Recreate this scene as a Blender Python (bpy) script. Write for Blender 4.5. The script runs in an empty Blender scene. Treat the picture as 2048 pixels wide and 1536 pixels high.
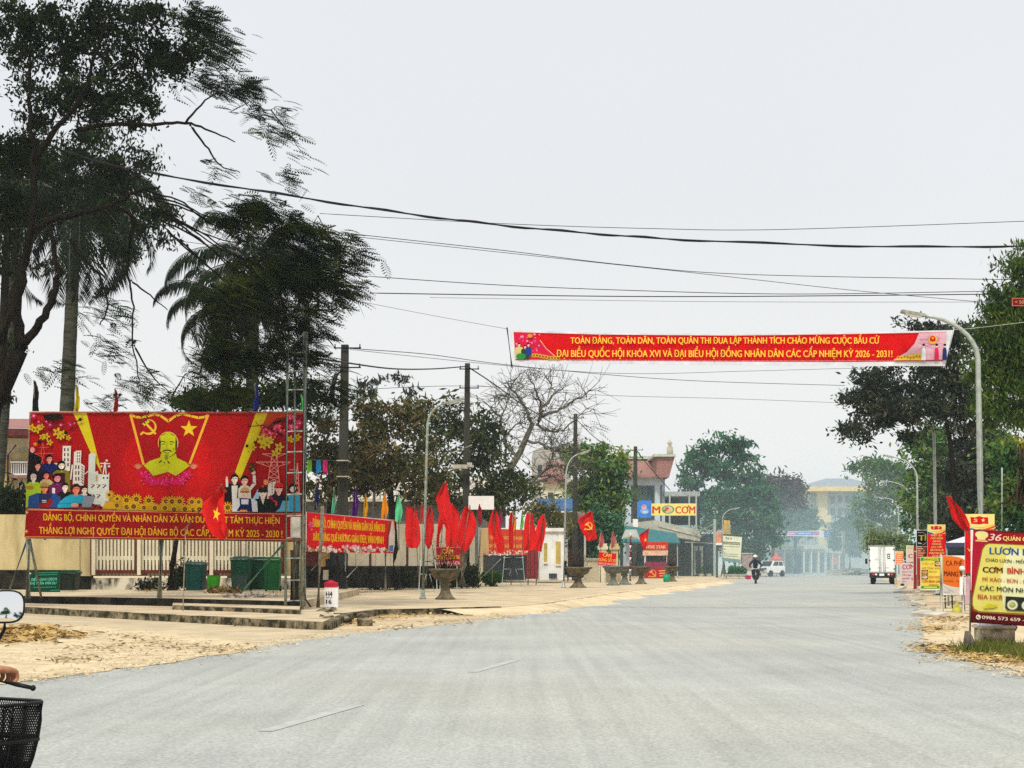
import bpy, math, random
import numpy as np
from mathutils import Vector, Matrix
from mathutils.geometry import tessellate_polygon

# ------------------------------------------------------------------ camera, sky, sun, exposure
S = bpy.context.scene
COL = S.collection
F, HC, HY = 3000.0, 1.3, 1128.0            # focal length in photo pixels, eye height, horizon row
TP = (HY - 768) / F
PITCH = math.atan(TP)
CP, SP = math.cos(PITCH), math.sin(PITCH)
cam = bpy.data.cameras.new('camera'); cam.sensor_width = 36; cam.lens = F / 2048 * 36
cam.clip_start = 0.1; cam.clip_end = 3000
co = bpy.data.objects.new('camera', cam); COL.objects.link(co)
co.location = (0, 0, HC); co.rotation_euler = (math.pi / 2 + PITCH, 0, 0)
S.camera = co
HAZE = 0.0003                              # density of the hazy air
SUN_EL, SUN_AZ = math.radians(52), math.radians(-165)      # azimuth from +y towards +x
w = bpy.data.worlds.new('World'); S.world = w; w.use_nodes = True
nt = w.node_tree; nt.nodes.clear()
out = nt.nodes.new('ShaderNodeOutputWorld')
sky = nt.nodes.new('ShaderNodeTexSky'); sky.sky_type = 'NISHITA'; sky.sun_disc = False
sky.sun_elevation = SUN_EL; sky.sun_rotation = SUN_AZ
sky.air_density = 1.5; sky.dust_density = 4
b1 = nt.nodes.new('ShaderNodeBackground'); b1.inputs[1].default_value = 0.06
nt.links.new(sky.outputs[0], b1.inputs[0])
# overcast veil: pale, brighter towards the zenith
tc = nt.nodes.new('ShaderNodeTexCoord'); sx = nt.nodes.new('ShaderNodeSeparateXYZ')
nt.links.new(tc.outputs['Generated'], sx.inputs[0])
rp = nt.nodes.new('ShaderNodeValToRGB'); e = rp.color_ramp.elements
e[0].position = 0.0; e[0].color = (.462, .466, .462, 1)
e[1].position = 1.0; e[1].color = (.78, .80, .84, 1)
for p, c in ((.10, (.462, .466, .466, 1)), (.24, (.430, .437, .448, 1)), (.36, (.426, .434, .450, 1))):
    q = e.new(p); q.color = c
nt.links.new(sx.outputs[2], rp.inputs[0])
nz = nt.nodes.new('ShaderNodeTexNoise'); nz.inputs['Scale'].default_value = 2.2; nz.inputs['Detail'].default_value = 5
nt.links.new(tc.outputs['Generated'], nz.inputs['Vector'])
mrn = nt.nodes.new('ShaderNodeMapRange'); mrn.inputs[3].default_value = .95; mrn.inputs[4].default_value = 1.05
nt.links.new(nz.outputs[0], mrn.inputs[0])
b2 = nt.nodes.new('ShaderNodeBackground'); nt.links.new(mrn.outputs[0], b2.inputs[1])
nt.links.new(rp.outputs[0], b2.inputs[0])
mx = nt.nodes.new('ShaderNodeMixShader'); mx.inputs[0].default_value = .93
nt.links.new(b1.outputs[0], mx.inputs[1]); nt.links.new(b2.outputs[0], mx.inputs[2])
nt.links.new(mx.outputs[0], out.inputs[0])
sl = bpy.data.lights.new('sun', 'SUN'); sl.energy = 1.5; sl.angle = math.radians(11); sl.color = (1, .95, .86)
so = bpy.data.objects.new('sun', sl); COL.objects.link(so)
so.rotation_euler = Vector((math.sin(SUN_AZ) * math.cos(SUN_EL), math.cos(SUN_AZ) * math.cos(SUN_EL), math.sin(SUN_EL))).to_track_quat('Z', 'Y').to_euler()
so.location = (0, -20, 40)
S.view_settings.view_transform = 'Standard'; S.view_settings.look = 'None'
S.view_settings.exposure = 1.0; S.view_settings.gamma = 1
S.cycles.max_bounces = 6; S.cycles.diffuse_bounces = 3; S.cycles.transparent_max_bounces = 8; S.cycles.volume_bounces = 1
S.cycles.use_denoising = False; S.cycles.use_adaptive_sampling = False

# ------------------------------------------------------------------ helpers
R = random.Random(11)
NR = np.random.RandomState(5)

def W(px, py, d):                           # photo pixel at forward distance d -> world
    u = (px - 1024) / F; v = (768 - py) / F
    y = CP - v * SP; z = SP + v * CP
    k = d / y
    return Vector((u * k, d, HC + z * k))

def G(px, py, z0=0.0):                      # photo pixel -> point on the level z0
    v = (768 - py) / F
    z = SP + v * CP; k = (z0 - HC) / z
    return Vector(((px - 1024) / F * k, (CP - v * SP) * k, z0))

def lin(c):
    return tuple(((x / 255) / 12.92 if x <= 10 else ((x / 255 + .055) / 1.055) ** 2.4) for x in c)

MATS = {}
def mat(name, col, rough=.8, var=.25, scale=3.0, metal=0.0, bump=0.0, col2=None, fac=(.35, .65), stretch=None, spec=.12):
    if name in MATS: return MATS[name]
    m = bpy.data.materials.new(name); m.use_nodes = True; MATS[name] = m
    n = m.node_tree; b = n.nodes['Principled BSDF']
    b.inputs['Roughness'].default_value = rough; b.inputs['Metallic'].default_value = metal
    b.inputs['Specular IOR Level'].default_value = spec
    t = n.nodes.new('ShaderNodeTexCoord'); mp = n.nodes.new('ShaderNodeMapping')
    if stretch: mp.inputs['Scale'].default_value = stretch
    n.links.new(t.outputs['Object'], mp.inputs[0])
    no = n.nodes.new('ShaderNodeTexNoise'); no.inputs['Scale'].default_value = scale; no.inputs['Detail'].default_value = 8; no.inputs['Roughness'].default_value = .65
    n.links.new(mp.outputs[0], no.inputs['Vector'])
    r = n.nodes.new('ShaderNodeValToRGB')
    r.color_ramp.elements[0].position, r.color_ramp.elements[1].position = fac
    a = tuple(x * (1 - var) for x in col) if col2 is None else tuple(col2)
    z = tuple(min(.95, x * (1 + var)) for x in col) if col2 is None else tuple(col)
    r.color_ramp.elements[0].color = (*a, 1); r.color_ramp.elements[1].color = (*z, 1)
    n.links.new(no.outputs[0], r.inputs[0]); n.links.new(r.outputs[0], b.inputs['Base Color'])
    if bump:
        bp = n.nodes.new('ShaderNodeBump'); bp.inputs['Strength'].default_value = bump; bp.inputs['Distance'].default_value = .02
        n2 = n.nodes.new('ShaderNodeTexNoise'); n2.inputs['Scale'].default_value = scale * 12; n2.inputs['Detail'].default_value = 4
        n.links.new(t.outputs['Object'], n2.inputs['Vector'])
        n.links.new(n2.outputs[0], bp.inputs['Height']); n.links.new(bp.outputs[0], b.inputs['Normal'])
    return m

def leafmat(name, cols, scale=.7, trans=.25):
    if name in MATS: return MATS[name]
    m = bpy.data.materials.new(name); m.use_nodes = True; MATS[name] = m
    n = m.node_tree; b = n.nodes['Principled BSDF']; b.inputs['Roughness'].default_value = .65
    b.inputs['Specular IOR Level'].default_value = .04
    at = n.nodes.new('ShaderNodeAttribute'); at.attribute_name = 'tone'
    t = n.nodes.new('ShaderNodeTexCoord'); no = n.nodes.new('ShaderNodeTexNoise'); no.inputs['Scale'].default_value = scale; no.inputs['Detail'].default_value = 3
    n.links.new(t.outputs['Object'], no.inputs['Vector'])
    ad = n.nodes.new('ShaderNodeMath'); ad.operation = 'MULTIPLY_ADD'; ad.inputs[1].default_value = .5
    n.links.new(at.outputs['Fac'], ad.inputs[0])
    mr = n.nodes.new('ShaderNodeMapRange'); mr.inputs[1].default_value = .3; mr.inputs[2].default_value = .7; mr.inputs[3].default_value = 0; mr.inputs[4].default_value = .5
    n.links.new(no.outputs[0], mr.inputs[0]); n.links.new(mr.outputs[0], ad.inputs[2])
    r = n.nodes.new('ShaderNodeValToRGB'); el = r.color_ramp.elements
    k = len(cols)
    el[0].position = 0.05; el[0].color = (*cols[0], 1); el[1].position = .95; el[1].color = (*cols[-1], 1)
    for i in range(1, k - 1):
        q = el.new(.05 + .9 * i / (k - 1)); q.color = (*cols[i], 1)
    n.links.new(ad.outputs[0], r.inputs[0]); n.links.new(r.outputs[0], b.inputs['Base Color'])
    tr = n.nodes.new('ShaderNodeBsdfTranslucent'); n.links.new(r.outputs[0], tr.inputs[0])
    mix = n.nodes.new('ShaderNodeMixShader'); mix.inputs[0].default_value = trans
    o = n.nodes['Material Output']
    n.links.new(b.outputs[0], mix.inputs[1]); n.links.new(tr.outputs[0], mix.inputs[2]); n.links.new(mix.outputs[0], o.inputs[0])
    return m

def printmat(name='printed_ink', rough=.5, dirt=.18):
    if name in MATS: return MATS[name]
    m = bpy.data.materials.new(name); m.use_nodes = True; MATS[name] = m
    n = m.node_tree; b = n.nodes['Principled BSDF']; b.inputs['Roughness'].default_value = rough; b.inputs['Specular IOR Level'].default_value = .06
    at = n.nodes.new('ShaderNodeAttribute'); at.attribute_name = 'ink'
    t = n.nodes.new('ShaderNodeTexCoord'); no = n.nodes.new('ShaderNodeTexNoise'); no.inputs['Scale'].default_value = 2.5; no.inputs['Detail'].default_value = 9; no.inputs['Roughness'].default_value = .7
    n.links.new(t.outputs['Object'], no.inputs['Vector'])
    mr = n.nodes.new('ShaderNodeMapRange'); mr.inputs[1].default_value = .3; mr.inputs[2].default_value = .7; mr.inputs[3].default_value = 1 - dirt; mr.inputs[4].default_value = 1.08
    n.links.new(no.outputs[0], mr.inputs[0])
    vm = n.nodes.new('ShaderNodeVectorMath'); vm.operation = 'SCALE'
    n.links.new(at.outputs['Color'], vm.inputs[0]); n.links.new(mr.outputs[0], vm.inputs['Scale'])
    n.links.new(vm.outputs[0], b.inputs['Base Color'])
    n2 = n.nodes.new('ShaderNodeTexNoise'); n2.inputs['Scale'].default_value = 1.7; n2.inputs['Detail'].default_value = 3; n2.inputs['Distortion'].default_value = .6
    bp = n.nodes.new('ShaderNodeBump'); bp.inputs['Strength'].default_value = .5; bp.inputs['Distance'].default_value = .05      # slack, buckled vinyl
    n.links.new(t.outputs['Object'], n2.inputs['Vector']); n.links.new(n2.outputs[0], bp.inputs['Height']); n.links.new(bp.outputs[0], b.inputs['Normal'])
    return m

ORG = {}
def thing(name, label, cat, loc, group=None):
    o = bpy.data.objects.new(name, None); COL.objects.link(o); o.location = loc; o.empty_display_size = .2
    o['label'] = label; o['category'] = cat
    if group: o['group'] = group
    ORG[o.name] = Vector(loc)
    return o
def tag(o, label=None, cat=None, group=None, kind=None):
    if label: o['label'] = label
    if cat: o['category'] = cat
    if group: o['group'] = group
    if kind: o['kind'] = kind
    return o
def linkmesh(name, me, parent, loc):
    o = bpy.data.objects.new(name, me); COL.objects.link(o)
    if parent is not None:
        o.parent = parent; ORG[o.name] = ORG[parent.name]
    else:
        o.location = loc; ORG[o.name] = Vector(loc)
    return o

def frame(d):
    d = d.normalized(); a = Vector((0, 0, 1)) if abs(d.z) < .9 else Vector((1, 0, 0))
    x = d.cross(a).normalized(); return x, x.cross(d).normalized()

class MB:
    def __init__(s): s.v = []; s.f = []; s.m = []; s.sm = []
    def add(s, vs, fs, m=0, smooth=False):
        k = len(s.v); s.v += [tuple(v) for v in vs]
        for f in fs: s.f.append([k + i for i in f]); s.m.append(m); s.sm.append(smooth)
        return s
    def hexa(s, p, m=0):                     # 8 points: bottom ring 0-3, top ring 4-7
        return s.add(p, [(3, 2, 1, 0), (4, 5, 6, 7), (0, 1, 5, 4), (1, 2, 6, 5), (2, 3, 7, 6), (3, 0, 4, 7)], m)
    def box(s, x0, y0, z0, x1, y1, z1, m=0):
        return s.hexa([(x0, y0, z0), (x1, y0, z0), (x1, y1, z0), (x0, y1, z0), (x0, y0, z1), (x1, y0, z1), (x1, y1, z1), (x0, y1, z1)], m)
    def obox(s, c, sx, sy, sz, rz=0, m=0, tilt=None):
        M = Matrix.Rotation(rz, 4, 'Z')
        if tilt: M = M @ Matrix.Rotation(tilt[0], 4, 'X') @ Matrix.Rotation(tilt[1], 4, 'Y')
        p = [Vector(c) + M @ Vector((a * sx / 2, b * sy / 2, q * sz / 2)) for q in (-1, 1) for a, b in ((-1, -1), (1, -1), (1, 1), (-1, 1))]
        return s.hexa(p, m)
    def pbox(s, x0, y0, x1, y1, d, t, m=0):  # pixel rectangle at distance d, thickness t backwards
        a, b, c, e_ = W(x0, y1, d), W(x1, y1, d), W(x1, y0, d), W(x0, y0, d)
        T = Vector((0, t, 0))
        return s.hexa([a, b, b + T, a + T, e_, c, c + T, e_ + T], m)
    def bar(s, a, b, wd, m=0, n=4):
        return s.tube([a, b], [wd / 2, wd / 2], n, m, smooth=n > 5)
    def tube(s, pts, rad, n=8, m=0, smooth=True):
        pts = [Vector(p) for p in pts]
        if not hasattr(rad, '__len__'): rad = [rad] * len(pts)
        vs = []; fs = []; x = None
        for i, p in enumerate(pts):
            t = (pts[min(i + 1, len(pts) - 1)] - pts[max(i - 1, 0)])
            if t.length < 1e-9: t = Vector((0, 0, 1))
            t.normalize()
            if x is None: x, y = frame(t)
            else:
                x = (x - t * x.dot(t))
                if x.length < 1e-6: x, y = frame(t)
                x.normalize(); y = t.cross(x)
            for k in range(n):
                a = 2 * math.pi * (k + .5) / n
                vs.append(p + (x * math.cos(a) + y * math.sin(a)) * rad[i])
        for i in range(len(pts) - 1):
            for k in range(n):
                a, b = i * n + k, i * n + (k + 1) % n
                fs.append((a, b, b + n, a + n))
        k = len(s.v)
        s.add(vs, fs, m, smooth)
        s.f.append([k + i for i in range(n)][::-1]); s.m.append(m); s.sm.append(False)
        s.f.append([k + (len(pts) - 1) * n + i for i in range(n)]); s.m.append(m); s.sm.append(False)
        return s
    def lathe(s, prof, c, n=20, m=0):
        vs = []; fs = []
        for r, z in prof:
            for k in range(n):
                a = 2 * math.pi * k / n; vs.append((c[0] + r * math.cos(a), c[1] + r * math.sin(a), c[2] + z))
        for i in range(len(prof) - 1):
            for k in range(n):
                a, b = i * n + k, i * n + (k + 1) % n; fs.append((a, b, b + n, a + n))
        fs.append(tuple(range(n))[::-1]); fs.append(tuple((len(prof) - 1) * n + k for k in range(n)))
        return s.add(vs, fs, m, True)
    def prism(s, pts, vec, m=0):             # planar outline extruded along vec
        pts = [Vector(p) for p in pts]; n = len(pts); vec = Vector(vec)
        tri = tessellate_polygon([pts])
        vs = pts + [p + vec for p in pts]
        fs = [tuple(t) for t in tri] + [tuple(n + i for i in t[::-1]) for t in tri]
        fs += [(i, (i + 1) % n, n + (i + 1) % n, n + i) for i in range(n)]
        return s.add(vs, fs, m)
    def wheel(s, c, ax, r, wd, m=0, n=20):
        ax = Vector(ax).normalized(); c = Vector(c); x, y = frame(ax); vs = []; fs = []
        prof = [(.55 * r, -.3 * wd), (.8 * r, -.5 * wd), (.95 * r, -.45 * wd), (r, -.2 * wd), (r, .2 * wd), (.95 * r, .45 * wd), (.8 * r, .5 * wd), (.55 * r, .3 * wd)]
        for rr, h in prof:
            for k in range(n):
                a = 2 * math.pi * k / n; vs.append(c + ax * h + (x * math.cos(a) + y * math.sin(a)) * rr)
        q = len(prof)
        for i in range(q - 1):
            for k in range(n):
                a, b = i * n + k, i * n + (k + 1) % n; fs.append((a, b, b + n, a + n))
        fs.append(tuple(range(n))[::-1]); fs.append(tuple((q - 1) * n + k for k in range(n)))
        return s.add(vs, fs, m, True)
    def build(s, name, mats, parent=None, loc=None, label=None, cat=None, group=None, kind=None):
        org = ORG[parent.name] if parent is not None else Vector(loc if loc is not None else (0, 0, 0))
        me = bpy.data.meshes.new(name)
        me.from_pydata([tuple(Vector(v) - org) for v in s.v], [], s.f)
        if not isinstance(mats, (list, tuple)): mats = [mats]
        for q in mats: me.materials.append(q)
        me.polygons.foreach_set('material_index', s.m); me.polygons.foreach_set('use_smooth', s.sm)
        me.update()
        return tag(linkmesh(name, me, parent, org), label, cat, group, kind)

# ---- flat printed work: polygons of ink on a board, letters included
TXT = {}
def glyphs(s, bold, shear=0):
    key = (s, bold, shear)
    horn = dict(zip('ƠỚỜỢỞ', 'OÓÒỌỎ'))
    if key not in TXT and any(c in horn for c in s):            # horned O: a plain O with its horn drawn beside it
        plain = ''.join(horn.get(c, c) for c in s); v, f = glyphs(plain, bold, shear); v, f = list(v), list(f)
        for i, c in enumerate(s):
            if c in horn:
                xr = max(p[0] for p in glyphs(plain[:i] + 'O', bold, shear)[0]); k = len(v)
                v += [(xr - .13, .60), (xr - .04, .52), (xr + .05, .66), (xr + .05, .80), (xr - .02, .80), (xr - .03, .68)]; f += [(k, k + 1, k + 2, k + 5), (k + 5, k + 2, k + 3, k + 4)]
        TXT[key] = (v, f)
    if key not in TXT:
        cu = bpy.data.curves.new('t', 'FONT'); cu.body = s; cu.size = 1; cu.offset = bold; cu.shear = shear; cu.resolution_u = 3
        cu.space_character = 1.0 + bold * 1.2
        o = bpy.data.objects.new('t', cu); COL.objects.link(o)
        dg = bpy.context.evaluated_depsgraph_get()
        me = bpy.data.meshes.new_from_object(o.evaluated_get(dg))
        v = [(p.co.x, p.co.y) for p in me.vertices]; f = [tuple(p.vertices) for p in me.polygons]
        bpy.data.objects.remove(o); bpy.data.curves.remove(cu); bpy.data.meshes.remove(me)
        TXT[key] = (v, f)
    return TXT[key]

class Art:
    def __init__(s, d, eps=.0004, org=(0, 0, 1), k=0, plane=None):
        s.plane = plane
        s.d = d if callable(d) else (lambda px: d)
        s.eps = eps; s.org = org; s.k = k; s.v = []; s.f = []; s.c = []
        s.off = 0.002
    def P(s, u, v):
        px, py = s.org[0] + u / s.org[2], s.org[1] + v / s.org[2]
        if s.plane:
            a, nn = s.plane; p0 = Vector((0, 0, HC)); r = W(px, py, 10) - p0; p = p0 + r * ((a - p0).dot(nn) / r.dot(nn)); return p - nn * (s.off + s.k * s.eps)
        p = W(px, py, s.d(px)); return Vector((p.x, p.y - s.off - s.k * s.eps, p.z))
    def poly(s, pts, c):
        s.k += 1; q = len(s.v); s.v += [s.P(*p) for p in pts]
        for t in tessellate_polygon([[Vector((p[0], p[1], 0)) for p in pts]]):
            s.f.append(tuple(q + i for i in t)); s.c.append(c)
    def rect(s, x0, y0, x1, y1, c): s.poly([(x0, y0), (x1, y0), (x1, y1), (x0, y1)], c)
    def disc(s, x, y, r, c, ry=None, n=18, a0=0, a1=360):
        ry = ry or r; full = a1 - a0 >= 360
        s.poly([(x + r * math.cos(math.radians(a0 + (a1 - a0) * i / n)), y + ry * math.sin(math.radians(a0 + (a1 - a0) * i / n))) for i in range(n if full else n + 1)], c)
    def line(s, pts, wd, c):
        s.k += 1
        for i in range(len(pts) - 1):
            (x0, y0), (x1, y1) = pts[i], pts[i + 1]; L = math.hypot(x1 - x0, y1 - y0) or 1
            ex, ey = (x1 - x0) / L, (y1 - y0) / L; nx, ny = -ey * wd / 2, ex * wd / 2
            a = wd * .2 if i < len(pts) - 2 else 0
            q = len(s.v); s.v += [s.P(x0 + nx, y0 + ny), s.P(x1 + nx + ex * a, y1 + ny + ey * a), s.P(x1 - nx + ex * a, y1 - ny + ey * a), s.P(x0 - nx, y0 - ny)]
            s.f.append((q, q + 1, q + 2, q + 3)); s.c.append(c)
    def star(s, x, y, r, c, rot=0, sq=1):
        s.poly([(x + (r if i % 2 == 0 else r * .4) * sq * math.sin(math.pi * i / 5 + rot), y - (r if i % 2 == 0 else r * .4) * math.cos(math.pi * i / 5 + rot)) for i in range(10)], c)
    def flower(s, x, y, r, c, c2, n=5, core=.3):
        pts = []
        for i in range(n * 6):
            a = 2 * math.pi * i / (n * 6); k = .72 + .28 * math.cos(n * a); pts.append((x + r * k * math.cos(a), y + r * k * math.sin(a)))
        s.poly(pts, c); s.disc(x, y, r * core, c2, n=8)
    def sickle(s, x, y, r, c):
        A = [(x + r * .95 * math.cos(math.radians(a)), y + r * .95 * math.sin(math.radians(a))) for a in range(-95, 140, 15)]
        B = [(x - r * .12 + r * .85 * math.cos(math.radians(a)), y - r * .08 + r * .78 * math.sin(math.radians(a))) for a in range(125, -85, -15)]
        s.poly(A + B, c)
        s.line([(x - r * .62, y + r * .58), (x - r * 1.0, y + r * .92)], r * .24, c)
        s.line([(x - r * .35, y - r * .45), (x + r * .85, y + r * .85)], r * .26, c)
        s.line([(x - r * .75, y - r * .2), (x - r * .0, y - r * .78)], r * .36, c)
    def text(s, t, u0, v0, u1, v1, h, c, bold=.02, shear=0):
        v, f = glyphs(t, 0, shear)
        if not v: return
        xs = [p[0] for p in v]; x0, x1 = min(xs), max(xs); s.k += 1; q = len(s.v)
        bw = bold * abs(u1 - u0) / (x1 - x0)
        for off in ((-bw, 0, bw) if bold > .012 else (0,)):      # heavier strokes: the letters printed side by side
            s.k += 1; q = len(s.v)
            for x, y in v:
                k = (x - x0) / (x1 - x0)
                s.v.append(s.P(u0 + (u1 - u0) * k + off, v0 + (v1 - v0) * k - y / .72 * h))
            for p in f: s.f.append(tuple(q + i for i in p)); s.c.append(c)
    def build(s, name, parent, m=None, **kw):
        org = ORG[parent.name]; me = bpy.data.meshes.new(name)
        me.from_pydata([tuple(v - org) for v in s.v], [], s.f)
        ca = me.color_attributes.new('ink', 'FLOAT_COLOR', 'CORNER'); buf = []
        for p, c in zip(s.f, s.c):
            l = tuple(min(.82, x * .85) for x in lin(c)) + (1,)
            for _ in p: buf += l
        ca.data.foreach_set('color', buf)
        me.materials.append(m or printmat()); me.update()
        return tag(linkmesh(name, me, parent, org), **kw)

# ---- foliage
def leafmesh(name, V, tone, per, m, parent):
    """V (n, per, 3) world points, one polygon of `per` points each"""
    n = len(V); org = np.array(ORG[parent.name]); me = bpy.data.meshes.new(name)
    me.vertices.add(n * per); me.vertices.foreach_set('co', (V - org).astype(np.float32).ravel())
    me.loops.add(n * per); me.loops.foreach_set('vertex_index', np.arange(n * per, dtype=np.int32))
    me.polygons.add(n); me.polygons.foreach_set('loop_start', np.arange(0, n * per, per, dtype=np.int32))
    try: me.polygons.foreach_set('loop_total', np.full(n, per, dtype=np.int32))
    except Exception: pass
    me.update(calc_edges=True); me.validate()
    at = me.attributes.new('tone', 'FLOAT', 'FACE'); at.data.foreach_set('value', tone.astype(np.float32))
    me.materials.append(m)
    return linkmesh(name, me, parent, None)

def unit(a): return a / np.maximum(np.linalg.norm(a, axis=1, keepdims=True), 1e-9)

def blob_points(blobs, d, n, rs, shell=.5):
    """random points through a union of ellipsoids given as (px, py, rx, ry[, depth shift]) in photo pixels"""
    ar = np.array([b[2] * b[3] for b in blobs], float); ar /= ar.sum()
    out_ = []
    for b, k in zip(blobs, rs.multinomial(n, ar)):
        dd = d + (b[4] if len(b) > 4 else 0); s = dd / F
        c = np.array(W(b[0], b[1], dd)); g = unit(rs.normal(size=(k, 3))); r = rs.rand(k, 1) ** shell
        rad = np.array([b[2] * s, (b[2] + b[3]) * .5 * s, b[3] * s])
        out_.append(c + g * r * rad)
    return np.concatenate(out_)

def leaves(P, rs, L, wd, droop=.3):
    n = len(P); a = rs.normal(size=(n, 3)); a[:, 2] -= droop * 1.5; a = unit(a)
    b = unit(np.cross(a, rs.normal(size=(n, 3)) + np.array([0, 0, 1.2])))
    l = L * np.clip(np.exp(rs.normal(size=(n, 1)) * .35), .45, 2.0); w_ = wd * (.7 + .6 * rs.rand(n, 1))
    return np.stack([P - a * l * .5, P + b * w_ * .5 - a * l * .05, P + a * l * .5, P - b * w_ * .5 - a * l * .05], axis=1)

def feathers(P, rs, L, heading, npairs=9, wind=.6):
    """bipinnate sprays: flat combs of narrow leaflets on an arching rib"""
    n = len(P); h = np.array(heading, float)
    a = unit(rs.normal(size=(n, 3)) * np.array([.7, .7, .28]) + h * wind * 1.6)
    side = unit(np.cross(a, np.array([0, 0, 1.0]) + rs.normal(size=(n, 3)) * .25))
    l = L * (.6 + .7 * rs.rand(n, 1)); out_ = []
    for i in range(npairs):
        t = (i + .6) / npairs
        base = P + a * l * t - np.array([0, 0, 1.0]) * l * .35 * t * t
        pl = l * .34 * math.sin(math.pi * (.15 + .8 * t))
        for sg in (-1, 1):
            tip = base + side * sg * pl + a * pl * .45 - np.array([0, 0, 1.0]) * pl * .2
            wv = a * l * .040
            out_.append(np.stack([base - wv, (base + tip) / 2 + wv * 1.3, tip, (base + tip) / 2 - wv * 1.3], axis=1))
    rib = np.stack([P, P + a * l * .5 - np.array([0, 0, .09]) * l + side * .006, P + a * l - np.array([0, 0, .35]) * l, P + a * l * .5 - np.array([0, 0, .09]) * l - side * .006], axis=1)
    out_.append(rib)
    return np.concatenate(out_)

def grow(mb, trunk, rad, targets, tip=.012, n=6, sag=.0, keep=.72, jit=.12, rs=None, kr=.035):
    """trunk polyline plus limbs reaching to the targets, each springing from the nearest wood"""
    mb.tube(trunk, rad, 10)
    k0 = max(1, int(len(trunk) * .45))
    nodes = [np.array(p) for p in trunk[k0:]]; nr = list(rad[k0:])
    top = np.array(trunk[-1])
    for t in sorted(targets, key=lambda q: np.linalg.norm(np.array(q) - top)):
        t = np.array(t); N = np.array(nodes)
        dist = np.linalg.norm(N - t, axis=1) + .25 * np.maximum(0, N[:, 2] - t[2])
        j = int(np.argmin(dist)); a = nodes[j]; L = np.linalg.norm(t - a)
        if L < .05: continue
        r0 = max(tip, min(nr[j] * keep, .02 + L * kr)); seg = max(3, min(7, int(L / .5) + 2))
        pts = []; rr = []
        off = rs.normal(size=3) * L * jit
        for i in range(seg + 1):
            s = i / seg; p = a + (t - a) * s + off * math.sin(math.pi * s) + np.array([0, 0, L * (.12 - sag)]) * math.sin(math.pi * s) + (rs.normal(size=3) * L * .02 if 0 < i < seg else 0)
            pts.append(p); rr.append(r0 + (tip - r0) * s)
        mb.tube(pts, rr, n if r0 > .03 else 4)
        for i in range(1, seg + 1): nodes.append(pts[i]); nr.append(rr[i])
    return nodes

def tree(name, label, d, trunk, r0, blobs, lm, bark, n=4000, L=.15, wd=.07, clump=.35, nclump=160, limbs=60, group=None, seed=1, feather=None, droop=.3, shell=.5, ground=0, tip=.012, cat='tree', parts=('trunk', 'crown'), sparse=1.0, sag=0):
    rs = np.random.RandomState(seed)
    tp = [W(p[0], p[1], d + (p[2] if len(p) > 2 else 0)) for p in trunk]
    base = tp[0].copy(); 
    root = thing(name, label, cat, base, group)
    C = blob_points(blobs, d, nclump, rs, shell)
    mb = MB(); m = len(tp)
    rad = [r0 * (1 - .6 * i / max(1, m - 1)) for i in range(m)]; rad[0] *= 1.25
    lt = C[rs.permutation(len(C))[:limbs]]
    grow(mb, tp, rad, lt, tip=tip, rs=rs, sag=sag)
    mb.build(parts[0], bark, root)
    if n:
        wts = rs.gamma(2.0, 1, size=len(C)); idx = rs.choice(len(C), size=n, p=wts / wts.sum())
        cr = clump * (.6 + .8 * rs.rand(len(C), 1))
        P = C[idx] + rs.normal(size=(n, 3)) * cr[idx] * np.array([1, 1, .6])
        ct = rs.rand(len(C))
        if feather is not None:
            V = feathers(P, rs, L, feather); k = len(V) // n
            tone = np.tile(np.clip(ct[idx] * .7 + rs.rand(n) * .3, 0, 1), k)
        else:
            V = leaves(P, rs, L, wd, droop); tone = np.clip(ct[idx] * .65 + rs.rand(n) * .35, 0, 1)
        leafmesh(parts[1], V, tone, 4, lm, root)
    return root

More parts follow.
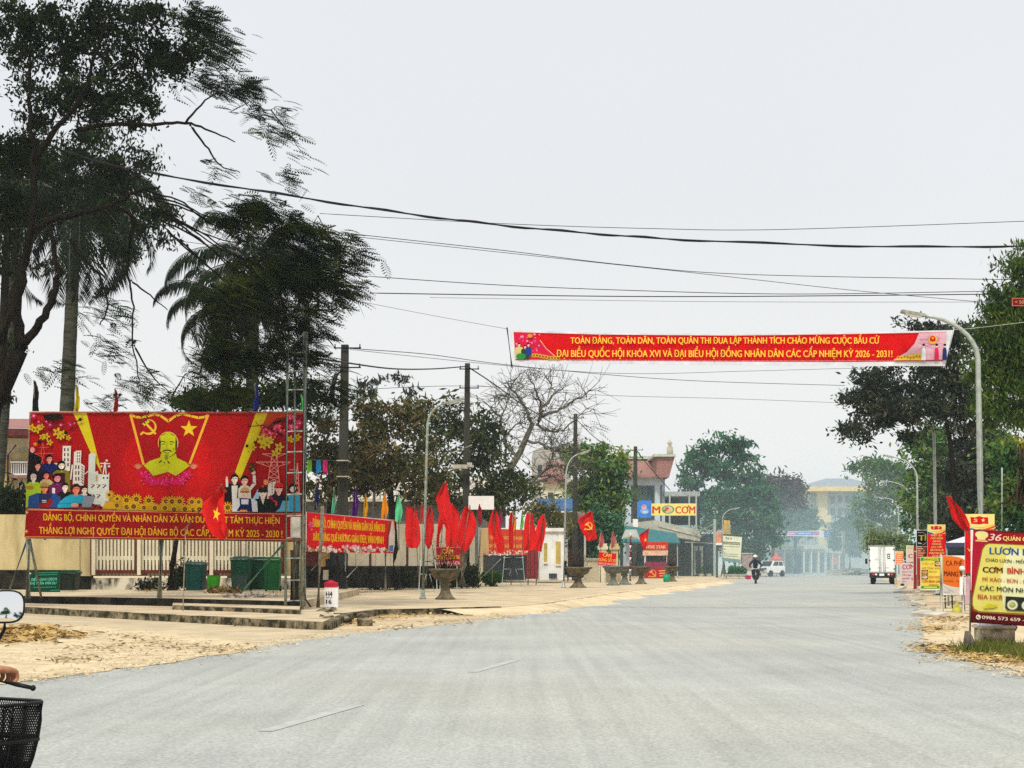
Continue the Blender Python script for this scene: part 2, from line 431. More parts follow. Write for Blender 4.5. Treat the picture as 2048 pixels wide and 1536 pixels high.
# ------------------------------------------------------------------ materials
tan_c = mat('dusty_ground', (.46, .36, .22), .95, .2, .5, bump=.5)
asph = mat('asphalt', (.325, .335, .305), .9, .10, .35, bump=.35)
def asphalt_nodes():
    n = asph.node_tree; b = n.nodes['Principled BSDF']
    t = n.nodes.new('ShaderNodeTexCoord'); mp = n.nodes.new('ShaderNodeMapping')
    mp.inputs['Rotation'].default_value = (0, 0, math.atan(.2253)); mp.inputs['Scale'].default_value = (5.0, .07, 1)
    n.links.new(t.outputs['Object'], mp.inputs[0])
    no = n.nodes.new('ShaderNodeTexNoise'); no.inputs['Scale'].default_value = 1.1; no.inputs['Detail'].default_value = 7; no.inputs['Roughness'].default_value = .6
    n.links.new(mp.outputs[0], no.inputs['Vector'])
    # a second family of tyre sweeps turning into the side road
    mp2 = n.nodes.new('ShaderNodeMapping'); mp2.inputs['Rotation'].default_value = (0, 0, 1.15); mp2.inputs['Scale'].default_value = (4.5, .14, 1)
    n.links.new(t.outputs['Object'], mp2.inputs[0])
    n3 = n.nodes.new('ShaderNodeTexNoise'); n3.inputs['Scale'].default_value = 1.0; n3.inputs['Detail'].default_value = 6
    n.links.new(mp2.outputs[0], n3.inputs['Vector'])
    fine = n.nodes.new('ShaderNodeTexNoise'); fine.inputs['Scale'].default_value = 38; fine.inputs['Detail'].default_value = 3
    n.links.new(t.outputs['Object'], fine.inputs['Vector'])
    def mr(src, lo, hi, a, z):
        q = n.nodes.new('ShaderNodeMapRange'); q.inputs[1].default_value = lo; q.inputs[2].default_value = hi; q.inputs[3].default_value = a; q.inputs[4].default_value = z
        n.links.new(src, q.inputs[0]); return q.outputs[0]
    def mul(a, c):
        q = n.nodes.new('ShaderNodeMath'); q.operation = 'MULTIPLY'; n.links.new(a, q.inputs[0]); n.links.new(c, q.inputs[1]); return q.outputs[0]
    f = mul(mul(mr(no.outputs[0], .32, .58, .93, 1.02), mr(n3.outputs[0], .32, .56, .94, 1.02)), mr(fine.outputs[0], .3, .7, .74, 1.22))
    old = b.inputs['Base Color'].links[0].from_socket
    vm = n.nodes.new('ShaderNodeVectorMath'); vm.operation = 'SCALE'
    # pale dust in broad patches
    n4 = n.nodes.new('ShaderNodeTexNoise'); n4.inputs['Scale'].default_value = .11; n4.inputs['Detail'].default_value = 5
    n.links.new(t.outputs['Object'], n4.inputs['Vector'])
    dm = n.nodes.new('ShaderNodeMix'); dm.data_type = 'RGBA'; n.links.new(mr(n4.outputs[0], .42, .66, 0, .35), dm.inputs[0]); n.links.new(old, dm.inputs[6]); dm.inputs[7].default_value = (.42, .39, .31, 1); old = dm.outputs[2]
    n.links.new(old, vm.inputs[0]); n.links.new(f, vm.inputs['Scale']); n.links.new(vm.outputs[0], b.inputs['Base Color'])
asphalt_nodes()
sand_m = mat('pale_sand', (.62, .505, .315), .95, .25, 2.2, col2=(.42, .33, .20), bump=.9)
side_m = mat('side_road_concrete', (.44, .36, .23), .95, .2, 1.0, bump=.4)
pave_m = mat('dusty_paving', (.53, .43, .28), .92, .2, .9, col2=(.31, .24, .14), fac=(.3, .6), bump=.4)
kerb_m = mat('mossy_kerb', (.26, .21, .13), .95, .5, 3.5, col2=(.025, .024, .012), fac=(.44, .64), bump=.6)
darkk = mat('near_black_concrete', (.05, .045, .03), .95, .5, 2.0, col2=(.004, .004, .003), fac=(.42, .8), bump=.5)
conc = mat('pole_concrete', (.034, .033, .026), .9, .35, 3.0, stretch=(1, 1, .25), bump=.3)
conc_l = mat('pale_concrete', (.42, .39, .32), .9, .3, 2.0, bump=.3)
galv = mat('galvanised_steel', (.36, .40, .36), .45, .2, 6.0, metal=.3)
gsteel = mat('weathered_green_grey_steel', (.33, .40, .34), .6, .4, 7.0, col2=(.20, .20, .14))
rust = mat('rusty_pipe', (.30, .27, .20), .7, .4, 9.0, col2=(.13, .09, .05))
blk = mat('black_plastic', (.012, .012, .012), .4, .3, 8.0)
white_p = mat('white_paint', (.74, .74, .72), .5, .06, 3.0)
cream = mat('cream_plaster', (.52, .43, .22), .9, .18, 1.3, col2=(.30, .23, .10), fac=(.3, .56), stretch=(1.2, 1.2, .35), bump=.3)
cream_l = mat('pale_cream_plaster', (.64, .58, .42), .9, .12, 1.2)
stain_w = mat('stained_white_plinth', (.60, .55, .42), .95, .3, 1.6, col2=(.05, .045, .03), fac=(.40, .55), stretch=(1.4, 1.4, .7))
maroon = mat('maroon_paint', (.10, .018, .015), .6, .3, 4.0)
glassd = mat('dark_glass', (.02, .03, .035), .12, .3, 2.0, spec=.5)
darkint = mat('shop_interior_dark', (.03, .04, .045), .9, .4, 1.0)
tile_r = mat('red_roof_tiles', (.26, .125, .105), .85, .25, 5.0)
tile_g = mat('grey_roof_sheet', (.22, .25, .28), .7, .2, 2.0)
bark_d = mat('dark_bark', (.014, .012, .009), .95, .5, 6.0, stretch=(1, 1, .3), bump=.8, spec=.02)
bark_b = mat('brown_bark', (.075, .058, .04), .95, .5, 6.0, stretch=(1, 1, .3), bump=.8)
bark_g = mat('grey_bark', (.13, .115, .092), .95, .4, 6.0, stretch=(1, 1, .3), bump=.8)
skin_m = mat('sunburnt_skin', (.40, .18, .10), .55, .12, 14.0)

# ------------------------------------------------------------------ ground, roads, pavements
def sheet(name, pts, m, z, sub=None, kind='structure', tilt=0):
    me = bpy.data.meshes.new(name); P = [Vector((p[0], p[1], z)) for p in pts]
    me.from_pydata([tuple(p) for p in P], [], [tuple(t) for t in tessellate_polygon([P])]); me.materials.append(m)
    for p in me.polygons:
        if p.normal.z < 0: p.flip()
    o = linkmesh(name, me, None, (0, 0, 0)); o['kind'] = kind; return o
def slab(name, pts, m, z0, z1, kind='structure'):
    o = MB().prism([Vector((p[0], p[1], z0)) for p in pts], (0, 0, z1 - z0)).build(name, m); o['kind'] = kind
    return o
def jag(pts, amp, step, seed):               # irregular edge between pixel-traced ground points
    rs = random.Random(seed); o = []
    for a, b in zip(pts, pts[1:]):
        L = (b - a).length; k = max(1, int(L / step)); nrm = Vector((-(b - a).y, (b - a).x, 0)).normalized()
        for i in range(k): o.append(a + (b - a) * i / k + nrm * rs.uniform(-amp, amp))
    return o + [pts[-1]]
sheet('ground', [(-170, -80), (190, -80), (190, 330), (-170, 330)], tan_c, 0)
sheet('side_road', [G(x, y) for x, y in ((-900, 1222), (50, 1222), (640, 1248), (800, 1300), (500, 1420), (-2500, 1420))], side_m, .004)
left = jag([G(x, y) for x, y in ((-1500, 1500), (-300, 1400), (60, 1360), (330, 1323), (500, 1298), (640, 1277), (800, 1257), (900, 1248), (1000, 1236), (1100, 1221), (1230, 1191), (1330, 1177), (1440, 1164))], .10, .5, 3)
far = [Vector((w_, y, 0)) for w_, y in ((.2253 * 150 - 9.6, 150), (.2253 * 215 - 9.4, 215), (.2253 * 215 + 14, 215), (.2253 * 150 + 2.6, 150))]
right = jag([G(x, y) for x, y in ((1778, 1163), (1800, 1178), (1832, 1210), (1846, 1245), (1852, 1290), (1905, 1320), (2060, 1352), (2500, 1400), (3800, 1420))], .12, .5, 4)
sheet('road', left + far + right + [Vector((9, -20, 0)), Vector((-14, -20, 0))], asph, .008)
mark_m = mat('worn_road_paint', (.415, .42, .385), .9, .10, 5.0, col2=(.325, .335, .305), fac=(.40, .62))
def dash(p0, p1, wd=.13, z=.012):
    a, b = G(*p0), G(*p1); n = Vector((-(b - a).y, (b - a).x, 0)).normalized() * wd / 2
    return [a - n, b - n, b + n, a + n]
mk = MB()
for p0, p1 in (((530, 1465), (716, 1412)), ((945, 1346), (1030, 1322))):
    q = dash(p0, p1); mk.add([(v.x, v.y, .012) for v in q], [(0, 1, 2, 3)])
mk.build('road_marking', mark_m, kind='structure')
sandpoly = jag([G(x, y) for x, y in ((-500, 1420), (60, 1364), (330, 1327), (500, 1302), (515, 1290), (430, 1278), (300, 1262), (150, 1252), (-100, 1250), (-600, 1262))], .12, .4, 8)
sheet('sand_verge', sandpoly, sand_m, .014)
sheet('dirt_shoulder', jag([G(x, y) for x, y in ((1850, 1285), (1905, 1316), (2070, 1348), (2600, 1385))], .1, .4, 5) + [Vector((16, 24, 0)), Vector((14.5, 50, 0))] + jag([G(1838, 1215), G(1850, 1285)], .1, .4, 6), sand_m, .012)
pv = [G(x, y, .15) for x, y in ((-700, 1190), (50, 1215), (300, 1228), (600, 1243), (655, 1245), (700, 1226), (760, 1219), (880, 1217), (1000, 1214), (1095, 1206), (1230, 1186), (1330, 1174), (1440, 1161))]
slab('pavement', pv + [Vector((20, 150, 0)), Vector((-10, 150, 0)), Vector((-60, 90, 0))], pave_m, -.2, .15)
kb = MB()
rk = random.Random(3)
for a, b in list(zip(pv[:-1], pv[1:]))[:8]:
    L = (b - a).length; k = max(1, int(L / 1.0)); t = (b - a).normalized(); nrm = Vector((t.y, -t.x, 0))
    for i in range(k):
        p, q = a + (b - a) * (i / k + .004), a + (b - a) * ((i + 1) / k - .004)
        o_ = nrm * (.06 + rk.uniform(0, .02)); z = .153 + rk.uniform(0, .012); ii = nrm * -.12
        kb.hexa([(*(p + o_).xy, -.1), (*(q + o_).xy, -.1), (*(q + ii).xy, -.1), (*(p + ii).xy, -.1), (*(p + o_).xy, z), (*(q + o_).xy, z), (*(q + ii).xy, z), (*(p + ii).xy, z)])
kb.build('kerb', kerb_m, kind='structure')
# beyond the corner the pavement slopes down to the road as a trodden sandy apron
ap_m = mat('sandy_apron', (.62, .51, .33), .95, .2, 1.1, col2=(.42, .32, .18), fac=(.3, .62), bump=.7)
ra = random.Random(9); inn = jag(pv[7:], .03, .5, 11); vs = []; fs = []
for i, p in enumerate(inn):
    a, b = inn[max(0, i - 1)], inn[min(len(inn) - 1, i + 1)]; t = (b - a).normalized(); nr_ = Vector((t.y, -t.x, 0)); wd = 1.0 + .35 * math.sin(i * .37) + ra.uniform(-.2, .2)
    vs += [(*(p - nr_ * .25).xy, .157), (*(p + nr_ * wd * .45).xy, .10 + ra.uniform(-.02, .02)), (*(p + nr_ * wd).xy, .0165), (*(p + nr_ * (wd + .5)).xy, -.01)]
for i in range(len(inn) - 1):
    for k in range(3): q = 4 * i + k; fs.append((q, q + 1, q + 5, q + 4))
MB().add(vs, fs).build('sandy_apron', ap_m, kind='structure')
tr = [G(x, y, .36) for x, y in ((-700, 1182), (50, 1192), (350, 1197), (600, 1203))]
slab('terrace', tr + [Vector((-5.8, 57.5, 0)), Vector((-60, 57.5, 0))], pave_m, 0, .36)
m_ = MB()
for a, b, h in ((tr[0], tr[1], .363), (tr[1], tr[2], .363), (tr[2], tr[3], .363)):
    n = Vector((0, -1, 0)) * .05
    m_.hexa([(*(a + n).xy, .1), (*(b + n).xy, .1), (*(b - n).xy, .1), (*(a - n).xy, .1), (*(a + n).xy, h), (*(b + n).xy, h), (*(b - n).xy, h), (*(a - n).xy, h)])
m_.build('terrace_edge', darkk, kind='structure')
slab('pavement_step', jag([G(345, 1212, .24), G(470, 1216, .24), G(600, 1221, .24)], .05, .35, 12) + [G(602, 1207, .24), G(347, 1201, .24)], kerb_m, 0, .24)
slab('pavement_step', jag([G(346, 1210, .245), G(470, 1214, .245), G(599, 1219, .245)], .04, .35, 13) + [G(601, 1207, .245), G(348, 1201, .245)], pave_m, .2, .245)
# broken kerb end with rubble in the corner
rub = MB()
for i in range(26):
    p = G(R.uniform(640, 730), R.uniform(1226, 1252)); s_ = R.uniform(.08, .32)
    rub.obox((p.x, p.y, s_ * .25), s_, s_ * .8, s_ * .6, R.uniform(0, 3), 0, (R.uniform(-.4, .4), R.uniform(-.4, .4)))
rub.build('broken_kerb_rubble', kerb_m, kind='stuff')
# straw, dead leaves, pebbles
def litter(name, spots, n, size, cols, z=.018, seed=1, spread=6):
    rs = np.random.RandomState(seed); P = []
    for i in range(n):
        x, y = spots[rs.randint(len(spots))]
        p = G(x + rs.normal() * spread * 4, y + rs.normal() * spread * .55)
        P.append((p.x, p.y, z + rs.rand() * .03))
    P = np.array(P); a = rs.normal(size=(n, 3)); a[:, 2] *= .12; a = unit(a); b = unit(np.cross(a, np.array([[0, 0, 1.0]]) + rs.normal(size=(n, 3)) * .2))
    l = size * (.4 + 1.2 * rs.rand(n, 1)); wv = l * (.12 + .5 * rs.rand(n, 1) ** 2)
    V = np.stack([P - a * l / 2, P + b * wv / 2, P + a * l / 2, P - b * wv / 2], axis=1)
    n_ = len(V); me = bpy.data.meshes.new(name)
    me.from_pydata([tuple(v) for v in V.reshape(-1, 3)], [], [(4 * i, 4 * i + 1, 4 * i + 2, 4 * i + 3) for i in range(n_)])
    at = me.attributes.new('tone', 'FLOAT', 'FACE'); at.data.foreach_set('value', rs.rand(n_).astype(np.float32))
    me.materials.append(cols)
    return tag(linkmesh(name, me, None, (0, 0, 0)), kind='stuff')
straw = leafmat('straw_litter', [(.16, .09, .03), (.40, .26, .09), (.55, .40, .16)], trans=0)
dead = leafmat('dead_leaves', [(.05, .03, .015), (.20, .12, .04), (.42, .32, .14)], trans=0)
grs = leafmat('verge_grass', [(.03, .05, .01), (.10, .13, .02), (.25, .22, .06)], trans=.2)
gvl = leafmat('sand_gravel', [(.30, .22, .12), (.52, .42, .26), (.62, .54, .38)], trans=0)
litter('gravel', [(60, 1362), (150, 1350), (250, 1337), (330, 1325), (420, 1312), (500, 1300), (560, 1288), (640, 1276), (720, 1266)], 3200, .05, gvl, seed=21, spread=8)
litter('gravel', [(800, 1256), (900, 1247), (1000, 1236), (1090, 1222), (1180, 1203), (1240, 1190), (1330, 1177)], 2200, .09, gvl, seed=22, spread=6)
litter('gravel', [(1800, 1180), (1830, 1212), (1845, 1250), (1850, 1290), (1900, 1320), (1980, 1338), (2050, 1352)], 2600, .06, gvl, seed=23, spread=7)
litter('gravel', [(300, 1300), (150, 1300), (400, 1290), (60, 1320), (250, 1318)], 1500, .05, gvl, seed=24, spread=14)
litter('straw', [(20, 1268), (60, 1262), (100, 1272), (10, 1280)], 2600, .22, straw, seed=2, spread=9)
litter('dead_leaves', [(200, 1300), (300, 1290), (150, 1320), (380, 1300), (250, 1275), (450, 1300)], 900, .09, dead, seed=3, spread=9)
litter('dead_leaves', [(760, 1236), (690, 1245), (820, 1230), (900, 1228), (640, 1246), (500, 1244)], 1200, .14, straw, seed=4, spread=7)
litter('dead_leaves', [(1880, 1300), (1930, 1310), (1980, 1318), (2030, 1325), (1870, 1260), (1900, 1240)], 2600, .12, straw, seed=5, spread=8)
litter('dead_leaves', [(300, 1205), (450, 1212), (560, 1214), (420, 1190), (520, 1186), (350, 1189)], 500, .16, dead, z=.40, seed=6, spread=4)
def grass(name, spots, n, h, seed, spread=6, mt=grs):
    rs = np.random.RandomState(seed); vs = []; fs = []
    for i in range(n):
        x, y = spots[rs.randint(len(spots))]; p = np.array(G(x + rs.normal() * spread * 4, y + rs.normal() * spread * .5)) 
        a = rs.rand() * 6.28; s = np.array([math.cos(a), math.sin(a), 0]) * .012; hh = h * (.4 + .9 * rs.rand()); t = p + np.array([rs.normal() * hh * .4, rs.normal() * hh * .4, hh])
        k = len(vs); vs += [tuple(p - s), tuple(p + s), tuple(t)]; fs.append((k, k + 1, k + 2))
    me = bpy.data.meshes.new(name); me.from_pydata(vs, [], fs); at = me.attributes.new('tone', 'FLOAT', 'FACE'); at.data.foreach_set('value', rs.rand(len(fs)).astype(np.float32))
    me.materials.append(mt); return tag(linkmesh(name, me, None, (0, 0, 0)), kind='stuff')
grass('grass', [(2000, 1302), (2040, 1312), (2090, 1320), (1960, 1305), (2150, 1320)], 3800, .16, 7)
grass('grass', [(720, 1170), (780, 1171), (850, 1168), (900, 1168), (960, 1166)], 2500, .35, 8, 5)
grass('grass', [(690, 1232), (650, 1236), (760, 1228), (600, 1243)], 700, .14, 9, 4)

# ------------------------------------------------------------------ walls and buildings
def wall_unit():
    # long boundary wall on the terrace behind the billboard: blind wall, pilaster, picket panels
    b0 = W(-300, 1178, 56); t = thing('boundary_wall', 'yellow plaster boundary wall with pale picket panels behind the big red billboard', 'wall', (b0.x, 56, .36))
    m = MB(); m.pbox(-700, 1029, 150, 1140, 56, .25); m.build('wall_panel', cream, t)
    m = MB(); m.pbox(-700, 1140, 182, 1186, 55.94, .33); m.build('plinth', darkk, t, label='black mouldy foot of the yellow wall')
    m = MB(); m.pbox(133, 1024, 159, 1150, 55.85, .5).pbox(159, 1026, 182, 1152, 55.92, .4); m.build('pilaster', cream, t)
    m = MB(); m.pbox(182, 1156, 610, 1186, 55.95, .30); m.build('plinth', stain_w, t, label='white plinth streaked with black mould')
    m = MB(); m.pbox(182, 1032, 610, 1048, 55.98, .25); m.build('wall_coping', cream_l, t)
    xs = [(192, 268), (283, 352), (362, 420), (428, 480), (492, 560)]
    for i, (a, b) in enumerate(xs):
        m = MB()
        m.pbox(a - 1, 1112, b + 1, 1120, 56.02, .1)
        for k in range(int((b - a) / 7.2) + 1):
            x = a + k * 7.2; m.pbox(x, 1040, x + 4.2, 1142, 56.0, .06)
        m.build('picket_panel', cream_l, t)
        m = MB(); m.pbox(a - 2, 1140, b + 8, 1147, 55.9, .2); m.build('rail', maroon, t)
        m = MB(); m.pbox(a - 9, 1036, a - 2, 1150, 55.85, .16); m.build('post', cream_l, t)
        m = MB(); m.pbox(a - 11.6, 1036, a - 9.2, 1150, 55.9, .2); m.pbox(b + 2.5, 1036, b + 7, 1142, 55.96, .2); m.build('post', maroon, t)
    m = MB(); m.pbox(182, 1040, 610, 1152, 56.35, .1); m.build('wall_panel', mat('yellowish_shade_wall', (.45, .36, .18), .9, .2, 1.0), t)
wall_unit()
def wall2():
    d = lambda px: 1 / (1 / 57.5 + (1 / 78. - 1 / 57.5) * (px - 600) / 350)
    t = thing('compound_wall', 'cream panelled compound wall behind the flag row and small red banner', 'wall', tuple(W(620, 1170, d(620)).xy) + (.1,))
    def q(m, x0, y0, x1, y1, o=0, mi=0):
        T = Vector((-.1, .25, 0)); a, b, c, e_ = W(x0, y1, d(x0) - o), W(x1, y1, d(x1) - o), W(x1, y0, d(x1) - o), W(x0, y0, d(x0) - o)
        m.hexa([a, b, b + T, a + T, e_, c, c + T, e_ + T], mi)
    m = MB(); q(m, 690, 1048, 950, 1134); m.build('wall_panel', cream_l, t)
    m = MB(); q(m, 600, 1132, 955, 1176, .1); m.build('plinth', darkk, t)  # near-black strip along the foot of the compound wall
    for x in (712, 739, 752, 782, 813, 840, 868, 884, 905, 925):
        m = MB(); q(m, x, 1052, x + 4, 1140, .06); m.build('post', maroon if x % 2 else cream_l, t)
    m = MB(); q(m, 612, 1060, 640, 1168, .05); m.build('gate_leaf', maroon, t)
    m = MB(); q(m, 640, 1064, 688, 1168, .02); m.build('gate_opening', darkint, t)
    m = MB(); q(m, 641, 1088, 651, 1133, .2); q(m, 652, 1095, 660, 1118, .2); m.build('notice_board', mat('ochre_board', (.55, .32, .08), .8), t)
    m = MB(); q(m, 647, 1140, 657, 1160, .25); m.build('notice_board', cream_l, t)
wall2()
def house_left():
    p = W(10, 1028, 78); t = thing('cream_house', 'cream two storey house with maroon roof edge behind the yellow wall', 'house', (p.x, 78, 0))
    d = 78
    m = MB(); m.pbox(-420, 870, 62, 1160, d, 8); m.build('wall', cream_l, t)
    m = MB(); m.pbox(-420, 918, 22, 1120, d - .5, .5).pbox(62, 918, 70, 1120, d - .4, .4).pbox(22, 905, 62, 921, d - .45, .45); m.build('wall', cream, t)
    m = MB(); a = [W(-430, 853, d - 2), W(72, 857, d - 2), W(72, 871, d - 2), W(-430, 866, d - 2)]; m.prism(a, (0, 12, 0))
    m.build('roof', maroon, t)
    m = MB(); m.hexa([W(-430, 853, d - 2), W(90, 856, d - 2), W(90, 840, d + 5), W(-430, 836, d + 5), W(-430, 851, d - 2), W(90, 854, d - 2), W(90, 838, d + 5), W(-430, 834, d + 5)]); m.build('roof', tile_r, t)
    m = MB(); m.pbox(22, 924, 62, 955, d - .3, .1)
    m.build('window', glassd, t)
    m = MB()
    for k in range(9): m.pbox(22 + k * 4.4, 927, 24 + k * 4.4, 948, d - .62, .08)
    m.pbox(20, 922, 64, 926, d - .68, .2); m.pbox(20, 947, 64, 951, d - .68, .2); m.build('balustrade', white_p, t)
    m = MB(); m.pbox(20, 950, 64, 956, d - .7, .3); m.build('trim', tile_r, t)
    m = MB(); m.tube([W(32, 890, d - .7), W(16, 910, d - .7), W(14, 1030, d - .7)], .05, 6); m.build('downpipe', maroon, t)
house_left()
def shed():
    d = 98; p = W(720, 1000, d); t = thing('long_roofed_building', 'long low building with pale sheet roof behind the trees and pennants', 'building', (p.x, d, 0))
    m = MB(); m.pbox(600, 990, 1010, 1160, d, 10); m.build('wall', mat('dim_grey_wall', (.12, .12, .11), .9), t)
    m = MB(); m.hexa([W(590, 1003, d - 1), W(1020, 1003, d - 1), W(1020, 962, d + 6), W(590, 962, d + 6), W(590, 997, d - 1), W(1020, 997, d - 1), W(1020, 957, d + 6), W(590, 957, d + 6)]); m.build('roof', conc_l, t)
shed()
def gatehouse():
    d = 92; p = W(1090, 1160, d); t = thing('gatehouse', 'small white gatehouse with narrow yellow windows beside red gate', 'gatehouse', (p.x, d, .1))
    m = MB(); m.pbox(1075, 1062, 1128, 1160, d, 3.2); m.pbox(1071, 1056, 1132, 1063, d - .15, 3.6); m.build('wall', mat('whitewash', (.66, .66, .62), .9, .15, 1.4), t)
    for x0, x1, y0, y1 in ((1088, 1094, 1086, 1125), (1112, 1121, 1083, 1129)):
        m = MB(); m.pbox(x0, y0, x1, y1, d - .05, .12); w_ = m.build('window', mat('yellow_shutter', (.40, .30, .06), .6), t)
        m = MB(); m.pbox(x0 - 1, y1, x1 + 1, y1 + 2, d - .12, .15); m.build('sill', white_p, w_)
    m = MB(); m.pbox(1098, 1147, 1114, 1157, d - .6, .4); m.build('step_box', darkint, t)
    t = thing('red_gate', 'dark red sheet metal gate leaf beside the white gatehouse', 'gate', tuple(W(1062, 1160, d).xy) + (.1,))
    m = MB(); m.pbox(1052, 1080, 1076, 1158, d - .2, .08); m.build('gate_panel', mat('red_gate_paint', (.22, .02, .03), .5, .3, 3.0), t)
    m = MB()
    for x in (1052, 1060, 1068, 1075): m.pbox(x, 1078, x + 1.2, 1158, d - .28, .06)
    m.build('gate_frame', maroon, t)
    for x in (944, 962):
        tt = thing('gate_pillar', 'square white gate pillar beside the %s' % ('spotted tree trunk' if x == 944 else 'dark gateway opening'), 'pillar', tuple(W(x, 1165, 80).xy) + (.1,), 'white gate pillars by the flags')
        m = MB(); m.pbox(x - 4, 1098, x + 4, 1168, 80, .25); m.build('shaft', cream_l, tt)
        m = MB(); m.pbox(x - 5.5, 1092, x + 5.5, 1098, 79.95, .35); m.build('cap', cream_l, tt)
    t = thing('dark_shop_shed', 'dark open shed behind the second red banner', 'shed', tuple(W(1010, 1160, 95).xy) + (.1,))
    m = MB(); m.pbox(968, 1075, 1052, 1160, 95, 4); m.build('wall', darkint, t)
    m = MB(); m.pbox(960, 1066, 1056, 1076, 94.7, 5); m.build('roof', tile_r, t)
gatehouse()
def far_left_buildings():
    d = 150; t = thing('grey_concrete_house', 'plain grey concrete house rising behind the bare tree', 'house', tuple(W(1120, 1100, d).xy) + (0,))
    m = MB(); m.prism([W(1066, 1140, d), W(1142, 1140, d), W(1142, 908, d), W(1092, 890, d), W(1066, 902, d)], (0, 9, 0)); m.build('wall', mat('raw_render', (.34, .33, .29), .9), t)
    m = MB(); m.pbox(1118, 888, 1180, 906, d - 1, 9); m.build('parapet', mat('dark_render', (.24, .25, .24), .9), t)
    for x in (1076, 1092): 
        m = MB(); m.pbox(x, 930, x + 8, 950, d - .05, .2); m.build('window', glassd, t)
    d = 130; t = thing('red_tiled_house', 'low house with faded red tiled roof behind the bare tree', 'house', tuple(W(1110, 1100, d).xy) + (0,))
    m = MB(); m.pbox(1086, 962, 1130, 1140, d, 7); m.build('wall', cream_l, t)
    m = MB(); m.hexa([W(1082, 964, d - .6), W(1134, 964, d - .6), W(1128, 926, d + 5), W(1092, 926, d + 5), W(1082, 960, d - .6), W(1134, 960, d - .6), W(1128, 923, d + 5), W(1092, 923, d + 5)]); m.build('roof', tile_r, t)
    m = MB(); m.pbox(1096, 985, 1106, 1010, d - .06, .2); m.build('window', glassd, t)
    d = 105; t = thing('blue_awning', 'blue tarpaulin awning over tiled stall beyond the white gatehouse', 'awning', tuple(W(1110, 1060, d).xy) + (0,))
    m = MB(); m.hexa([W(1072, 1022, d), W(1152, 1022, d), W(1149, 1000, d + 3), W(1075, 1000, d + 3), W(1072, 1019, d), W(1152, 1019, d), W(1149, 997, d + 3), W(1075, 997, d + 3)]); m.build('tarpaulin', mat('blue_tarp', (.035, .10, .22), .6, .3, 2.0), t)
    m = MB(); m.hexa([W(1066, 1046, d + .5), W(1170, 1046, d + .5), W(1170, 1028, d + 3), W(1066, 1028, d + 3), W(1066, 1042, d + .5), W(1170, 1042, d + .5), W(1170, 1025, d + 3), W(1066, 1025, d + 3)]); m.build('tiled_edge', tile_r, t)
    for x in (1070, 1120, 1168): m = MB(); m.pbox(x, 1040, x + 4, 1166, d + .6, .2); m.build('post', conc_l, t)
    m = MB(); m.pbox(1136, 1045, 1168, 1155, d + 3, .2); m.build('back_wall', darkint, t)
far_left_buildings()

